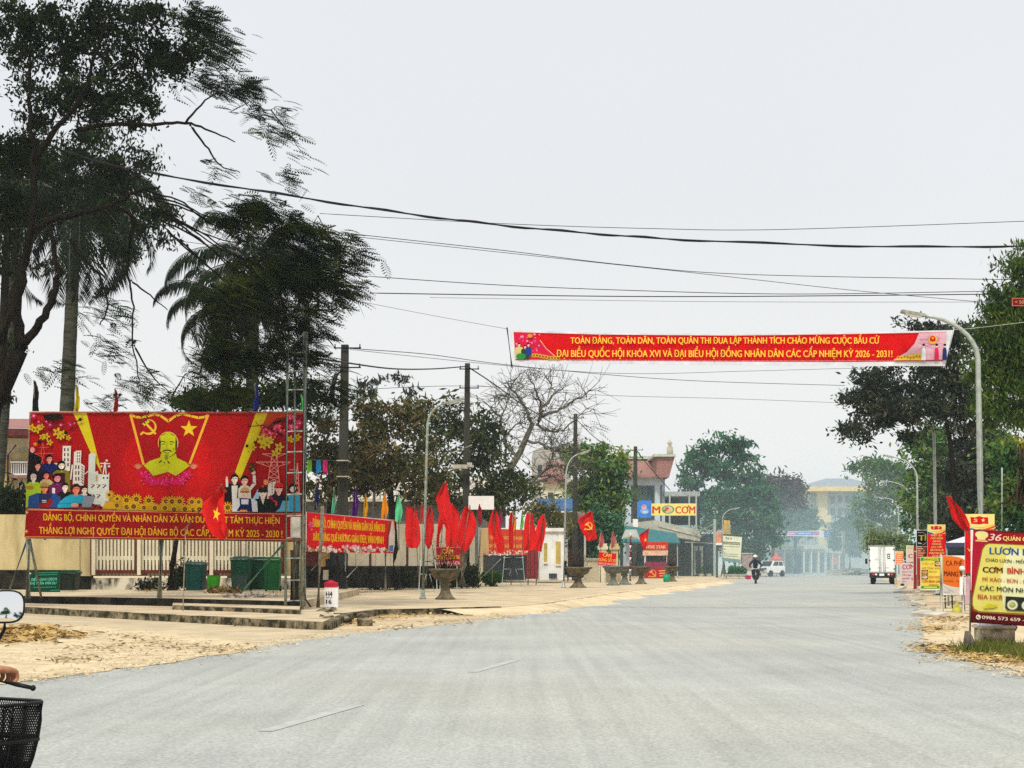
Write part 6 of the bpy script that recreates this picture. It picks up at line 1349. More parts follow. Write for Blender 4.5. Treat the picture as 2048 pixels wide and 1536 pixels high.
def party_banner(x0, x1, y0, ym, y1, d, label, lines, emblem, skew=0):
    t = thing('party_banner', label, 'banner', tuple(W((x0 + x1) / 2, y1, d)))
    m = MB(); m.prism([W(x0, y1, d), W(x1, y1, d), W(x1, y0, d), W(x0, y0 - skew, d)], (0, .03, 0)); m.build('panel', white_p, t)
    A = Art(d, .0008); w_ = x1 - x0
    A.poly([(x0, y0 - skew), (x1, y0), (x1, y1), (x0, y1)], (222, 14, 22)); A.poly([(x0, y0 - skew), (x1, y0), (x1, ym), (x0 + w_ * .4, ym + 2), (x0, ym - 1)], (240, 222, 140))
    A.poly([(x0, ym - 4), (x0 + w_ * .35, ym), (x0 + w_ * .3, ym + 2), (x0, ym + 1)], (30, 110, 170)); A.poly([(x0 + w_ * .3, ym + 1), (x0 + w_ * .7, ym - 1), (x1, ym - 7), (x1, ym - 2), (x0 + w_ * .7, ym + 2)], (226, 80, 30)); A.poly([(x0 + w_ * .2, ym - 4), (x0 + w_ * .6, ym - 4), (x1, ym - 10), (x1, ym - 8), (x0 + w_ * .6, ym - 2)], (230, 190, 40))
    ex0, ex1, ey0, ey1 = x0 + w_ * .18, x1 - w_ * .22, y0 + emblem[0], y0 + emblem[1]; eh = ey1 - ey0
    A.poly([(ex0, ey0 + eh * .05), ((ex0 * 3 + ex1) / 4, ey0 + eh * .12), ((ex0 + ex1) / 2, ey0 - eh * .05), ((ex0 + 3 * ex1) / 4, ey0 + eh * .1), (ex1, ey0 + eh * .1), (ex1 + eh * .05, ey1), ((ex0 + 3 * ex1) / 4, ey1 - eh * .05), ((ex0 + ex1) / 2, ey1 + eh * .05), ((ex0 * 3 + ex1) / 4, ey1), (ex0 + eh * .1, ey1 - eh * .05)], (206, 20, 22))
    A.sickle(ex0 + (ex1 - ex0) * .28, (ey0 + ey1) / 2, eh * .26, (246, 220, 140)); A.star(ex0 + (ex1 - ex0) * .72, (ey0 + ey1) / 2, eh * .3, (246, 220, 140))
    for s_, y, f, h in lines: A.text(s_, x0 + w_ * (.5 - f / 2), y, x0 + w_ * (.5 + f / 2), y, h, (250, 206, 120), .025)
    A.build('banner_print', t); return t
party_banner(1930, 1989, 1028, 1058, 1146, 38.4, 'nearest tall red party banner with yellow head, on the tallest lamp post', [('VÂN DU', 1103, .85, 7)], (5, 20))
party_banner(1855, 1891, 1049, 1067, 1120, 62.6, 'second red party banner with rows of yellow lettering, on the second lamp post', [('NHIỆT LIỆT', 1072.5, .6, 3.4), ('CHÀO MỪNG', 1078.3, .66, 3.6), ('ĐẠI HỘI', 1084.2, .42, 3.4), ('ĐẢNG BỘ', 1090, .5, 3.6), ('CÁC CẤP', 1096, .6, 3.6), ('TIẾN TỚI ĐẠI HỘI', 1102, .74, 3.6), ('ĐẢNG TOÀN QUỐC', 1108, .86, 3.6), ('LẦN THỨ XIV', 1113.5, .5, 3.6)], (3, 10))
def stand(label, x0, x1, y0, y1, yb, ink, name='menu_board', arch=0, legm=None, feet=True, cat='sign', lx=None, thick=.04):
    d = G((x0 + x1) / 2, yb).y; t = thing(name, label, cat, tuple(G((x0 + x1) / 2, yb)))
    top = [(x0 + (x1 - x0) * k / 10, y0 + arch * (2 * k / 10 - 1) ** 2) for k in range(11)] if arch > 0 else [(x0, y0), (x1, y0)]
    out_ = top + [(x1, y1), (x0, y1)]
    m = MB(); m.prism([W(x, y, d) for x, y in out_], (0, thick, 0)); m.build('board', white_p, t)
    lm = legm or galv
    for x in (lx or (x0 + 1, x1 - 1)):
        if feet:
            m = MB(); m.bar(W(x, y0 + arch + 1, d + thick), W(x, yb, d + thick), .035); m.build('leg', lm, t)
            m = MB(); m.bar(W(x, y0 + arch + 4, d + thick * 2), W(x + (x1 - x0) * .1, yb - 3, d + .7), .03); m.build('rear_leg', lm, t)
    A = Art(d, .0006); ink(A, out_, d); A.build('sign_face', t); return t, d
def coffee(A, o, d):
    A.org = (1780, 1100, 10.24)
    A.poly([(1085, 120), (1250, 125), (1400, 150), (1480, 175), (1550, 220), (1550, 470), (1425, 560), (1425, 770), (1250, 745), (1150, 715), (1085, 680)], (226, 112, 36)); A.poly([(1085, 680), (1150, 715), (1250, 745), (1425, 770), (1425, 930), (1085, 890)], (214, 206, 190)); A.line([(1085, 118), (1250, 122), (1400, 146), (1480, 172), (1550, 218)], 10, (240, 200, 160))
    A.text('CÀ PHÊ', 1145, 320, 1478, 325, 105, (110, 36, 14), .02); A.text('MANG VỀ', 1105, 530, 1545, 550, 105, (120, 36, 14), .035); A.text('Trà Chanh - Trà', 1095, 650, 1420, 660, 40, (110, 60, 40), .01)
    A.line([(1110, 740), (1300, 860)], 10, (190, 180, 170)); A.rect(1110, 820, 1220, 870, (190, 196, 200))
t, d = stand('orange takeaway coffee board on tall white frame beside the party banner', 1886, 1931, 1111, 1190, 1226, coffee, 'coffee_board', 0, mat('white_frame', (.66, .64, .56), .6, .15), lx=(1882, 1926))
m = MB(); m.bar(W(1882, 1109, d), W(1882, 1226, d), .055); m.bar(W(1926, 1132, d), W(1926, 1234, d), .07); m.bar(W(1878, 1226, d), W(1900, 1232, d - .1), .03); m.bar(W(1900, 1232, d - .1), W(1926, 1243, d - .3), .04); m.bar(W(1884, 1196, d), W(1926, 1189, d), .03); m.bar(W(1884, 1202, d), W(1926, 1203, d), .03); m.build('stand_frame', MATS['white_frame'], t)
c = W(1924, 1137, d - .05); m = MB(); m.lathe([(.02, -.06), (.07, -.05), (.08, 0), (.06, .05), (.02, .07)], tuple(c), 10); m.build('lamp_cap', white_p, t)
t = thing('yellow_bag', 'limp yellow green sack hanging inside the coffee board stand', 'bag', tuple(W(1914, 1228, d)))
c = W(1914, 1229, d + .15); m = MB(); m.lathe([(.02, 0), (.11, .01), (.135, .06), (.12, .14), (.07, .22), (.035, .29), (.05, .33), (.02, .34)], tuple(c), 12); m.build('sack', mat('sack_yellow', (.50, .47, .06), .8, .3, 8.0), t)
m = MB(); m.tube([c + Vector((-.04, 0, .32)), c + Vector((-.02, 0, .45)), c + Vector((.03, 0, .33))], .008, 5); m.build('strap', white_p, t)
def breakfast(A, o, d):
    A.org = (1780, 1100, 10.24); Y = (246, 222, 90)
    A.rect(625, 150, 1085, 800, (240, 210, 84)); A.rect(630, 155, 1050, 225, (20, 160, 60)); A.poly([(690, 160), (985, 165), (1000, 222), (685, 220)], (214, 206, 50)); A.rect(640, 735, 1010, 790, (60, 150, 40))
    A.text('BÁNH LỌC', 700, 212, 975, 216, 40, (90, 120, 20), .02); A.text('CHÁO CÁ', 650, 300, 890, 305, 50, (206, 170, 40), .03); A.text('MỲ TÔM XÀO', 660, 392, 1040, 396, 38, (120, 110, 20), .01); A.text('BÚN CÁ', 800, 462, 960, 462, 34, (120, 170, 20), .02); A.text('BÚN MỌC', 795, 575, 1030, 580, 48, (200, 140, 30), .03); A.text('CƠM BÌNH DÂN', 650, 665, 1050, 672, 52, (206, 90, 20), .03); A.line([(790, 712), (990, 714)], 12, (150, 110, 30))
    A.line([(690, 762), (960, 764)], 26, (220, 226, 90))
    for x, y, rx, ry, c1, c2 in ((980, 280, 66, 48, (70, 50, 30), (220, 200, 180)), (710, 455, 66, 44, (110, 60, 40), (210, 170, 120)), (710, 555, 66, 38, (80, 60, 40), (226, 214, 190))): A.rect(x - rx, y - ry, x + rx, y + ry, c1); A.disc(x, y, rx * .85, c2, ry * .75); A.disc(x - 10, y - 6, rx * .4, (200, 110, 80), ry * .35)
t, d = stand('yellow noodle and porridge menu board with green bands on feet', 1841, 1886, 1114, 1180, 1192, breakfast, 'menu_board')
m = MB(); m.bar(W(1840, 1183, d - .1), W(1872, 1183, d - .1), .04); m.obox(W(1845, 1190, d - .2), .09, .2, .14); m.build('foot', rust, t)
def rice(A, o, d):
    A.poly(o, (226, 206, 204)); A.org = (1780, 1100, 10.24)
    A.text('CƠM', 255, 395, 495, 395, 100, (196, 24, 66), .03); A.text('BÌNH DÂN', 245, 465, 510, 465, 34, (160, 150, 130), .02); A.text('CƠM RANG', 245, 530, 430, 530, 36, (200, 110, 120), .02); A.text('BÚN PHỞ', 250, 600, 400, 600, 34, (196, 90, 130), .02); A.disc(480, 590, 50, (190, 120, 110), 30); A.disc(485, 545, 30, (220, 190, 180), 40); A.line([(245, 645), (330, 645)], 14, (170, 160, 140))
t, d = stand('pale pink arched rice board near the truck', 1801, 1832, 1125, 1168, 1178, rice, 'menu_board', arch=4)
c = W(1805, 1173, d - .3); m = MB(); m.wheel(c, (1, .3, 0), .16, .1); m.build('tyre_weight', blk, t)
def blackb(A, o, d):
    A.rect(1833.5, 1061, 1857, 1092.5, (14, 14, 16)); A.line([(1836, 1065), (1848, 1065)], 1.4, (180, 180, 190)); A.text('TÌ', 1837.5, 1081, 1852, 1081, 11, (230, 200, 60), .03); A.line([(1836, 1086), (1843, 1087)], 2.4, (190, 190, 220)); A.line([(1846, 1090), (1855, 1083)], 1, (200, 190, 120)); A.rect(1833.5, 1093.5, 1857, 1150, (176, 50, 34))
    for i, (w_, y) in enumerate(((12, 1097), (14, 1101.5), (16, 1106), (11, 1110.5), (9, 1115))): A.line([(1835, y), (1835 + w_, y + .3)], 2.2, (240, 180, 140))
stand('tall black and red noodle board with gold letters', 1833, 1857.5, 1060, 1150, 1182, blackb, 'menu_board')
def redst(A, o, d): A.rect(1827, 1093, 1834, 1178, (150, 46, 34)); A.rect(1833, 1121, 1841, 1172, (170, 20, 30)); A.line([(1828, 1103), (1832, 1103)], 2, (240, 200, 170))
stand('narrow dull red board edge left of the yellow menu', 1826.5, 1841, 1093, 1176, 1180, redst, 'menu_board')
def cboard(A, o, d): A.rect(1813, 1092, 1827, 1124, (216, 196, 180)); A.text('C', 1817, 1116, 1825, 1116, 8, (120, 60, 70), .04); A.rect(1813, 1092, 1827, 1098, (190, 190, 150))
stand('greyish board with a large letter C behind the rice board', 1812.5, 1827.5, 1091, 1124, 1172, cboard, 'menu_board')
def orangeb(A, o, d):
    A.rect(1791, 1103, 1806, 1129, (232, 130, 80)); A.rect(1791, 1103, 1806, 1108, (236, 190, 120))
    for y in (1111, 1115, 1119, 1123, 1127): A.line([(1793, y), (1804, y)], 1.6, (246, 206, 170))
stand('small orange notice panel just right of the truck', 1790.5, 1806.5, 1102.5, 1129.5, 1170, orangeb, 'menu_board')
t = thing('street_name_plate', 'dark red street name plate high at the right edge', 'sign', tuple(W(2045, 604, 38)))
m = MB(); m.pbox(2024, 596, 2085, 612, 38, .03); m.build('plate', maroon, t)
A = Art(38, .001); A.rect(2024, 596, 2085, 612, (200, 110, 90)); A.rect(2025.5, 597.5, 2083.5, 610.5, (110, 22, 20)); A.text('< Số', 2030, 607, 2048, 607, 6.5, (226, 160, 130), .01); A.build('sign_face', t)
m = MB(); m.bar(W(2085, 604, 38), W(2140, 604, 38), .04); m.tube([W(2140, 560, 38), W(2140, 1210, 38)], .05, 8); m.build('post', galv, t)
def tent():
    d = 47; t = thing('market_canopy', 'white topped canopy with dark blue valance behind the right signs', 'canopy', tuple(G(1915, 1200)))
    ap = W(1975, 1058, d + 2); P = [W(1892, 1085, d), W(2060, 1085, d), W(2060, 1085, d + 4), W(1892, 1085, d + 4)]
    m = MB(); m.add(P + [ap] + [p - Vector((0, 0, .03)) for p in P], [(0, 1, 4), (1, 2, 4), (2, 3, 4), (3, 0, 4), (8, 7, 6, 5), (0, 5, 6, 1), (1, 6, 7, 2), (2, 7, 8, 3), (3, 8, 5, 0)]); m.build('canopy_top', mat('lavender_canvas', (.62, .58, .64), .8, .1), t)
    m = MB(); m.pbox(1892, 1085.5, 2060, 1094, d - .02, .03); m.pbox(1892, 1085.5, 2060, 1094, d + 4, .03); m.build('valance', mat('navy_canvas', (.05, .05, .10), .8, .2), t)
    for x in (1893, 2058):
        for dd in (.05, 3.9): m = MB(); m.tube([W(x, 1090, d + dd), Vector((*W(x, 1090, d + dd).xy, 0))], .035, 6); m.build('pole', galv, t)
    m = MB(); m.pbox(1898, 1094, 2050, 1150, d + 4.3, .1); m.build('back_curtain', darkint, t)
    t = thing('wooden_table', 'dark wooden table top behind the coffee board', 'table', tuple(G(1925, 1190)))
    d = 44; m = MB(); m.pbox(1886, 1188, 1906, 1191, d, .8); m.pbox(1915, 1146, 1944, 1151, d + .3, .8); m.build('table_top', bark_b, t)
    for x in (1890, 1904, 1928): m = MB(); m.bar(W(x, 1190, d + .1), Vector((*W(x, 1190, d + .1).xy, 0)), .05); m.build('leg', bark_b, t)
    t = thing('faded_pink_board', 'faded pink board behind the stand and restaurant sign', 'panel', tuple(G(1935, 1208)))
    m = MB(); m.pbox(1924, 1153, 1946, 1208, 42, .05); m.build('board', mat('faded_pink', (.52, .34, .38), .8, .2), t)
    for x in (1928, 1942): m = MB(); m.bar(W(x, 1200, 42.1), W(x, 1226, 42.1), .04); m.build('leg', galv, t)
tent()
# broken kerb slabs lying along the right edge
for i, (x, y, l, w_, rz, lb) in enumerate(((1836, 1208, 1.2, .45, 1.25, 'pale broken kerb slab in the middle of the right road edge'), (1858, 1229, .8, .42, -.9, 'pale broken kerb slab nearest the coffee board stand'), (1818, 1193, 1.3, .28, .5, 'long pale kerb slab lying across the edge below the rice board'), (1825, 1199, 1.0, .24, .25, 'thin kerb slab just nearer than the long one'), (1850, 1221, .6, .3, .7, 'small tilted slab chip between the two big slabs'), (1808, 1184, .9, .3, -.7, 'far kerb slab near the tyre weight of the rice board'), (1800, 1177, 1.2, .3, 1.0, 'farthest kerb slab close behind the truck'))):
    p = G(x, y, .06); m = MB(); m.obox((p.x, p.y, .07), l, w_, .09, rz, 0, (R.uniform(-.22, .22), R.uniform(-.12, .12))); m.build('kerb_slab', conc_l, None, (p.x, p.y, 0), lb, 'kerb slab', 'broken kerb slabs on the right road edge')

# ------------------------------------------------------------------ trees
LM = {
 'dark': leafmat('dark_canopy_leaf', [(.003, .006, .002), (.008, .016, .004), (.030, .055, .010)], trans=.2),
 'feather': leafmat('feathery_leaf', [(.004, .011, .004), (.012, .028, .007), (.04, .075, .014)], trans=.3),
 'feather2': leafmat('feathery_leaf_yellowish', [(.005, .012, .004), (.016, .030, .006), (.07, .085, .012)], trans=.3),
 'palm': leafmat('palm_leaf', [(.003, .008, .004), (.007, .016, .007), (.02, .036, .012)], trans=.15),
 'brown': leafmat('mixed_brown_leaf', [(.010, .010, .005), (.07, .05, .022), (.06, .08, .02), (.20, .13, .06), (.28, .27, .06)], scale=1.2),
 'olive': leafmat('dark_olive_leaf', [(.005, .012, .006), (.024, .040, .014), (.07, .09, .026), (.22, .21, .08)], scale=1.0),
 'green': leafmat('roadside_green_leaf', [(.010, .050, .026), (.035, .12, .04), (.12, .20, .04), (.28, .30, .06)], scale=.6),
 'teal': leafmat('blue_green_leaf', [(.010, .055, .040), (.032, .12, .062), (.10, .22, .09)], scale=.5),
 'purple': leafmat('purple_brown_leaf', [(.02, .016, .02), (.08, .055, .06), (.14, .10, .08)], scale=.6),
 'dusk': leafmat('dusky_leaf', [(.005, .012, .010), (.022, .036, .026), (.055, .07, .045), (.12, .09, .05)], scale=.9),
 'bright': leafmat('bright_willow_leaf', [(.006, .020, .005), (.025, .062, .011), (.075, .13, .018), (.18, .22, .03)], scale=.9),
 'pale': leafmat('pale_bush_leaf', [(.05, .09, .03), (.14, .20, .06), (.26, .30, .12)], scale=.6),
}
# near left: broad feathery tree leaning in from the left edge
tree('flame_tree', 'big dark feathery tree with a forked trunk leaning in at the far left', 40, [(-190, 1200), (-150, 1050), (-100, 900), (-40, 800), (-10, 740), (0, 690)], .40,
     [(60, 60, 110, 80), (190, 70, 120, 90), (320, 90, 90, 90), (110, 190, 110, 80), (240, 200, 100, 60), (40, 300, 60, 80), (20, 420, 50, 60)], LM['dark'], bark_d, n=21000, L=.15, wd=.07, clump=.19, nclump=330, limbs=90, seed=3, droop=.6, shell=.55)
def feather_tree():
    d = 39; rs = np.random.RandomState(21)
    t = thing('flame_tree', 'feathery flame tree whose long bare branches stream right across the palms', 'tree', tuple(W(-150, 1190, d)))
    mb = MB()
    tr_ = [W(-150, 1190, d), W(-100, 980, d), W(-40, 850, d), W(5, 770, d), W(40, 700, d)]
    mb.tube(tr_, [.36, .34, .31, .28, .22], 10)
    def limb(pts, r0, r1): 
        P0 = [W(p[0], p[1], d + (p[2] if len(p) > 2 else 0)) for p in pts]; P = []
        for i in range(len(P0) - 1):                    # smooth, slightly knobbly run through the given points
            a, b, c, e_ = P0[max(0, i - 1)], P0[i], P0[i + 1], P0[min(len(P0) - 1, i + 2)]
            for k in range(5):
                s = k / 5; P.append(.5 * (2 * b + (c - a) * s + (2 * a - 5 * b + 4 * c - e_) * s * s + (3 * b - a - 3 * c + e_) * s ** 3) + Vector(rs.normal(size=3) * min(.035, .006 + r0 * .15) * (0 if i + k == 0 else 1)))
        P.append(P0[-1]); mb.tube(P, [r0 + (r1 - r0) * i / (len(P) - 1) for i in range(len(P))], 8); return [np.array(p) for p in P]
    N = []
    N += limb([(45, 700), (35, 640), (42, 560), (58, 480), (68, 400), (66, 300), (58, 200), (62, 120)], .15, .04)
    N += limb([(42, 690), (70, 660), (100, 610), (114, 560), (108, 500), (100, 450)], .13, .05)
    N += limb([(66, 460), (110, 438), (170, 425), (225, 408), (280, 380), (320, 372)], .10, .03)
    N += limb([(66, 330), (110, 260, -.4), (160, 200, -.6), (185, 130, -.8), (205, 60, -.8)], .09, .03)
    N += limb([(150, 262, .2), (220, 250), (300, 248), (372, 245), (420, 262, -.3), (470, 284, -.4)], .07, .015)
    N += limb([(372, 245), (410, 200, -.4), (460, 180, -.6)], .035, .012); N += limb([(380, 250), (410, 290), (440, 330), (480, 345)], .035, .012)
    N += limb([(225, 408), (270, 440, .5), (262, 470, .6), (255, 540, .8), (265, 600, 1), (266, 690, 1), (280, 760, 1)], .05, .015)
    N += limb([(262, 560, 1), (300, 590, 1), (335, 620, 1.2)], .03, .012); N += limb([(268, 690, 1), (300, 745, 1.2), (345, 790, 1.3)], .03, .01)
    N += limb([(140, 480), (170, 520), (198, 550), (215, 610), (200, 650)], .05, .015)
    for k in range(10):
        y0 = 378 + k * 10 + rs.normal() * 6; j = rs.normal(size=8) * 9; N += limb([(285 + k * 6 + j[0], y0), (350 + k * 6 + j[1], y0 + 18 + k * 4 + j[2], .3), (425 + k * 8 + j[3], y0 + 40 + k * 11 + j[4], .5), (500 + k * 8 + j[5], y0 + 48 + k * 17 + j[6], .8), (560 + k * 6, y0 + 70 + k * 22 + j[7], 1)], .028, .007)
    B1 = [(385, 45, 50, 35), (420, 95, 45, 30), (395, 150, 40, 28), (450, 170, 55, 26), (490, 175, 40, 20), (525, 225, 45, 28), (550, 265, 40, 28), (592, 312, 22, 9), (400, 60, 40, 30), (470, 60, 0.1, .1), (430, 120, 30, 18), (430, 78, 22, 14)]
    B2 = [(500, 430, 90, 40), (590, 460, 90, 45), (650, 510, 70, 45), (690, 585, 48, 26), (550, 560, 110, 70), (470, 610, 80, 60), (440, 700, 60, 55), (600, 640, 60, 50), (640, 560, 60, 40), (420, 790, 60, 22), (640, 765, 45, 30), (680, 705, 26, 14), (660, 790, 30, 20), (480, 725, 70, 40), (550, 705, 70, 46), (610, 715, 46, 36), (420, 730, 50, 40)]
    B3 = [(200, 620, 60, 28), (225, 690, 60, 30), (280, 770, 70, 30), (150, 650, 40, 20), (420, 335, 40, 14), (400, 390, 60, 20), (560, 355, 50, 18), (340, 800, 60, 16), (110, 740, 50, 30), (200, 800, 50, 14)]
    T = [tuple(p) for p in blob_points(B1 + B2, d, 130, rs, .6)]
    for q in sorted(T, key=lambda p: p[0]):
        q = np.array(q); A = np.array(N); dd = np.linalg.norm(A - q, axis=1) + np.where(A[:, 0] > q[0], 3.0, 0); j = int(np.argmin(dd)); a = A[j]
        m1 = a + (q - a) * .5 + np.array([0, 0, .12]) * np.linalg.norm(q - a) + rs.normal(size=3) * .05; mb.tube([a, m1, q], [.022, .014, .007], 4); N += [m1, q]
    mb.build('trunk', mat('dark_brown_bark', (.009, .007, .005), .95, .5, 6.0, stretch=(1, 1, .3), bump=.8, spec=.02), t)
    def fr(B, n, L, m, nm, per=60):
        C = blob_points(B, d, per, rs, .6); idx = rs.randint(len(C), size=n); P = C[idx] + rs.normal(size=(n, 3)) * np.array([.22, .3, .10])
        V = feathers(P, rs, L, (1, -.1, -.1), 7, .6); k = len(V) // n; ct = rs.rand(len(C)); leafmesh(nm, V, np.tile(np.clip(ct[idx] * .7 + .3 * rs.rand(n), 0, 1), k), 4, m, t)
    fr(B1, 800, .42, LM['feather'], 'crown', 70); fr(B2, 4300, .46, LM['feather2'], 'crown', 260); fr(B3, 420, .40, LM['feather'], 'crown', 70)
feather_tree()
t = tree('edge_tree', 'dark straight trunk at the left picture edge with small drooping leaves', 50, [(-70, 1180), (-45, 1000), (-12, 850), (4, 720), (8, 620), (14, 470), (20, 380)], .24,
     [(70, 540, 40, 30), (15, 520, 40, 70), (55, 330, 70, 60), (10, 800, 16, 40), (60, 420, 60, 50), (5, 700, 18, 60), (150, 320, 100, 70), (240, 330, 80, 80), (300, 440, 60, 60), (180, 420, 80, 60), (230, 510, 50, 36)], LM['dark'], bark_d, n=10500, L=.19, wd=.075, clump=.22, nclump=260, limbs=60, seed=9, droop=1.0)

def palm(name, label, px, y0, d, crown, r, nf, L, seed, skirt=True, flen=None):
    rs = np.random.RandomState(seed); b = W(px, 1128, d); b.z = .3; t = thing(name, label, 'palm', tuple(b), 'royal palms behind the billboard')
    top = W(crown[0], crown[1], d); m = MB(); pts = [b + (top - b) * k / 30 for k in range(31)]
    m.tube(pts, [r * (1.15 - .35 * k / 30) * (1.03 if k % 2 else .98) for k in range(31)], 12); m.build('trunk', mat('ringed_palm_trunk', (.075, .075, .055), .9, .45, 3.0, col2=(.018, .019, .013), stretch=(.6, .6, 3.5)), t)
    m = MB(); m.tube([top, top + Vector((0, 0, .5)), top + Vector((0, 0, 1.1))], [r * .72, r * .6, r * .3], 10); m.build('crownshaft', mat('palm_crownshaft', (.05, .10, .03), .6, .3), t)
    V = []; tone = []; rb = MB(); o = np.array(top) + np.array([0, 0, .9])
    for i in range(nf):
        az = 2 * math.pi * (i * .618 % 1) + rs.normal() * .2; el = math.radians(75 - 100 * (i / nf)); l = L * (.85 + .3 * rs.rand())
        h = np.array([math.cos(az), math.sin(az), 0]); h = unit((h + np.array([.35, 0, 0]))[None])[0]
        P = [o]; n = 26; a = el
        for k in range(n):
            a -= math.radians(3.0 + 2.4 * k / n * 2); st = h * math.cos(a) + np.array([0, 0, math.sin(a)]); P.append(P[-1] + st * l / n)
        rb.tube(P, [.035 * (1 - k / (n + 1)) + .004 for k in range(n + 1)], 4)
        side = np.cross(h, [0, 0, 1.0])
        for k in range(3, n):
            for sg in (-1, 1):
                for rep in (0, .33, .66):
                    base = P[k] + (P[min(k + 1, n)] - P[k]) * rep; dirn = P[min(k + 1, n)] - P[k]; dirn = dirn / np.linalg.norm(dirn)
                    ll = l * .24 * math.sin(math.pi * (.12 + .83 * k / n)) * (.8 + .4 * rs.rand())
                    tip = base + side * sg * ll * .55 + dirn * ll * .35 + np.array([.12 * ll, 0, -ll * (.45 + .35 * rs.rand())]); mid = base + (tip - base) * .5 + np.array([0, 0, ll * .10]); wv = dirn * .042
                    V.append([base, mid - wv, tip, mid + wv]); tone.append(rs.rand() * .5 + .25 * (i % 2))
    rb.build('frond_rib', bark_g, t); leafmesh('frond', np.array(V), np.array(tone), 4, LM['palm'], t); return t
palm('royal_palm', 'royal palm with pale ringed trunk rising behind the billboard left part', 120, 830, 62, (150, 455), .30, 34, 5.2, 1)
palm('royal_palm', 'royal palm whose drooping fronds fill the dark mass right of centre behind the billboard', 497, 830, 61, (508, 570), .28, 26, 4.4, 2)
palm('royal_palm', 'lower royal palm with fronds hanging left over the billboard top', 470, 830, 66, (446, 650), .26, 22, 4.0, 3)
palm('royal_palm', 'royal palm with fronds against the left picture edge', -20, 830, 64, (40, 420), .26, 18, 4.4, 6)

def shrub(name, label, blobs, d, n, L, wd, lm, seed, group=None, clump=.3, z0=.1, stem=True):
    rs = np.random.RandomState(seed); cx = sum(b[0] for b in blobs) / len(blobs); b = W(cx, 1128, d); b.z = z0; t = thing(name, label, 'shrub', tuple(b), group)
    C = blob_points(blobs, d, max(20, n // 40), rs, .6); C[:, 2] = np.maximum(C[:, 2], z0 + .05)
    mb = MB()
    for q in C[:24]: mb.tube([b + Vector((rs.normal() * .15, rs.normal() * .1, 0)), (np.array(b) * .4 + q * .6) + rs.normal(size=3) * .1, q], [.03, .02, .008], 4)
    mb.build('stem', bark_b, t)
    idx = rs.randint(len(C), size=n); P = C[idx] + rs.normal(size=(n, 3)) * clump; ct = rs.rand(len(C)); leafmesh('foliage', leaves(P, rs, L, wd), np.clip(ct[idx] * .6 + rs.rand(n) * .4, 0, 1), 4, lm, t); return t
tree('leaning_tree', 'slim dark leaning trunk before the picket wall, its green crown peeping over the billboard', 51, [(340, 1172), (345, 1130), (353, 1080), (375, 980), (430, 860)], .11, [(400, 805, 60, 20), (470, 800, 60, 26), (540, 795, 50, 28), (570, 780, 30, 26), (610, 800, 30, 40)], LM['feather2'], bark_d, n=6500, L=.2, wd=.09, clump=.25, nclump=120, limbs=40, seed=4)
shrub('potted_bush', 'dark shrub behind the yellow wall at the left edge', [(35, 1012, 40, 18), (10, 1005, 30, 22)], 60, 900, .4, .12, LM['dark'], 5, z0=1.5)
shrub('wall_weed', 'dark weeds at the wall foot left of the teal bin', [(365, 1150, 26, 22), (350, 1165, 20, 14), (300, 1172, 30, 8)], 54, 1500, .16, .06, LM['dark'], 6, z0=.4, clump=.12)
shrub('low_hedge', 'black green low hedge at the foot of the compound wall left of the street lamp', [(730, 1152, 40, 12), (790, 1154, 30, 12)], 68, 2600, .2, .09, LM['dark'], 7, clump=.2)
shrub('low_hedge', 'black green low hedge right of the street lamp behind the urn', [(850, 1150, 36, 12), (900, 1152, 30, 12), (940, 1152, 16, 10)], 72, 2600, .2, .09, LM['dark'], 8, clump=.2)
shrub('round_bush', 'bright green round bush under the second red banner', [(980, 1156, 20, 9), (995, 1158, 12, 7)], 78, 1500, .14, .08, leafmat('bright_bush_leaf', [(.01, .05, .008), (.03, .12, .015), (.08, .22, .03)]), 9, clump=.1)
# middle distance, left pavement
g_ = 'street trees behind the flag row'
tree('street_tree', 'brown leaved street tree close behind the first utility pole', 66, [(650, 1172), (652, 1080), (660, 1000), (668, 950)], .16, [(650, 865, 34, 50), (640, 920, 34, 30), (665, 985, 55, 28), (690, 930, 50, 40), (625, 890, 12, 20)], LM['brown'], bark_d, n=3600, L=.26, wd=.11, clump=.26, nclump=110, limbs=40, group=g_, seed=12)
tree('street_tree', 'tall mixed brown and yellow street tree between the first pole and the street lamp', 67, [(786, 1172), (788, 1100), (784, 1020), (780, 960)], .24, [(725, 815, 45, 36), (770, 835, 60, 50), (830, 830, 50, 40), (740, 900, 70, 60), (810, 900, 80, 60), (760, 965, 90, 45), (700, 950, 40, 40), (850, 960, 50, 50)], LM['brown'], bark_d, n=7600, L=.28, wd=.12, clump=.30, nclump=240, limbs=80, group=g_, seed=13, shell=.45)
tree('street_tree', 'dense dark olive street tree around the second utility pole', 78.5, [(925, 1172), (926, 1090), (930, 1020), (932, 970)], .20, [(905, 815, 40, 30), (880, 850, 50, 40), (955, 850, 50, 45), (900, 910, 70, 60), (985, 900, 50, 50), (930, 975, 90, 50), (1010, 965, 55, 50), (1055, 985, 40, 34), (880, 985, 60, 35), (990, 1010, 60, 30)], LM['olive'], bark_d, n=8600, L=.27, wd=.13, clump=.30, nclump=260, limbs=80, group=g_, seed=14, shell=.45)
shrub('vine', 'yellow green climbing plant over the gatehouse roof', [(1095, 1030, 26, 18), (1115, 1048, 22, 18), (1070, 1012, 24, 16)], 93, 1700, .26, .12, leafmat('vine_leaf', [(.03, .05, .015), (.13, .13, .04), (.30, .26, .08)]), 15, z0=2.5)
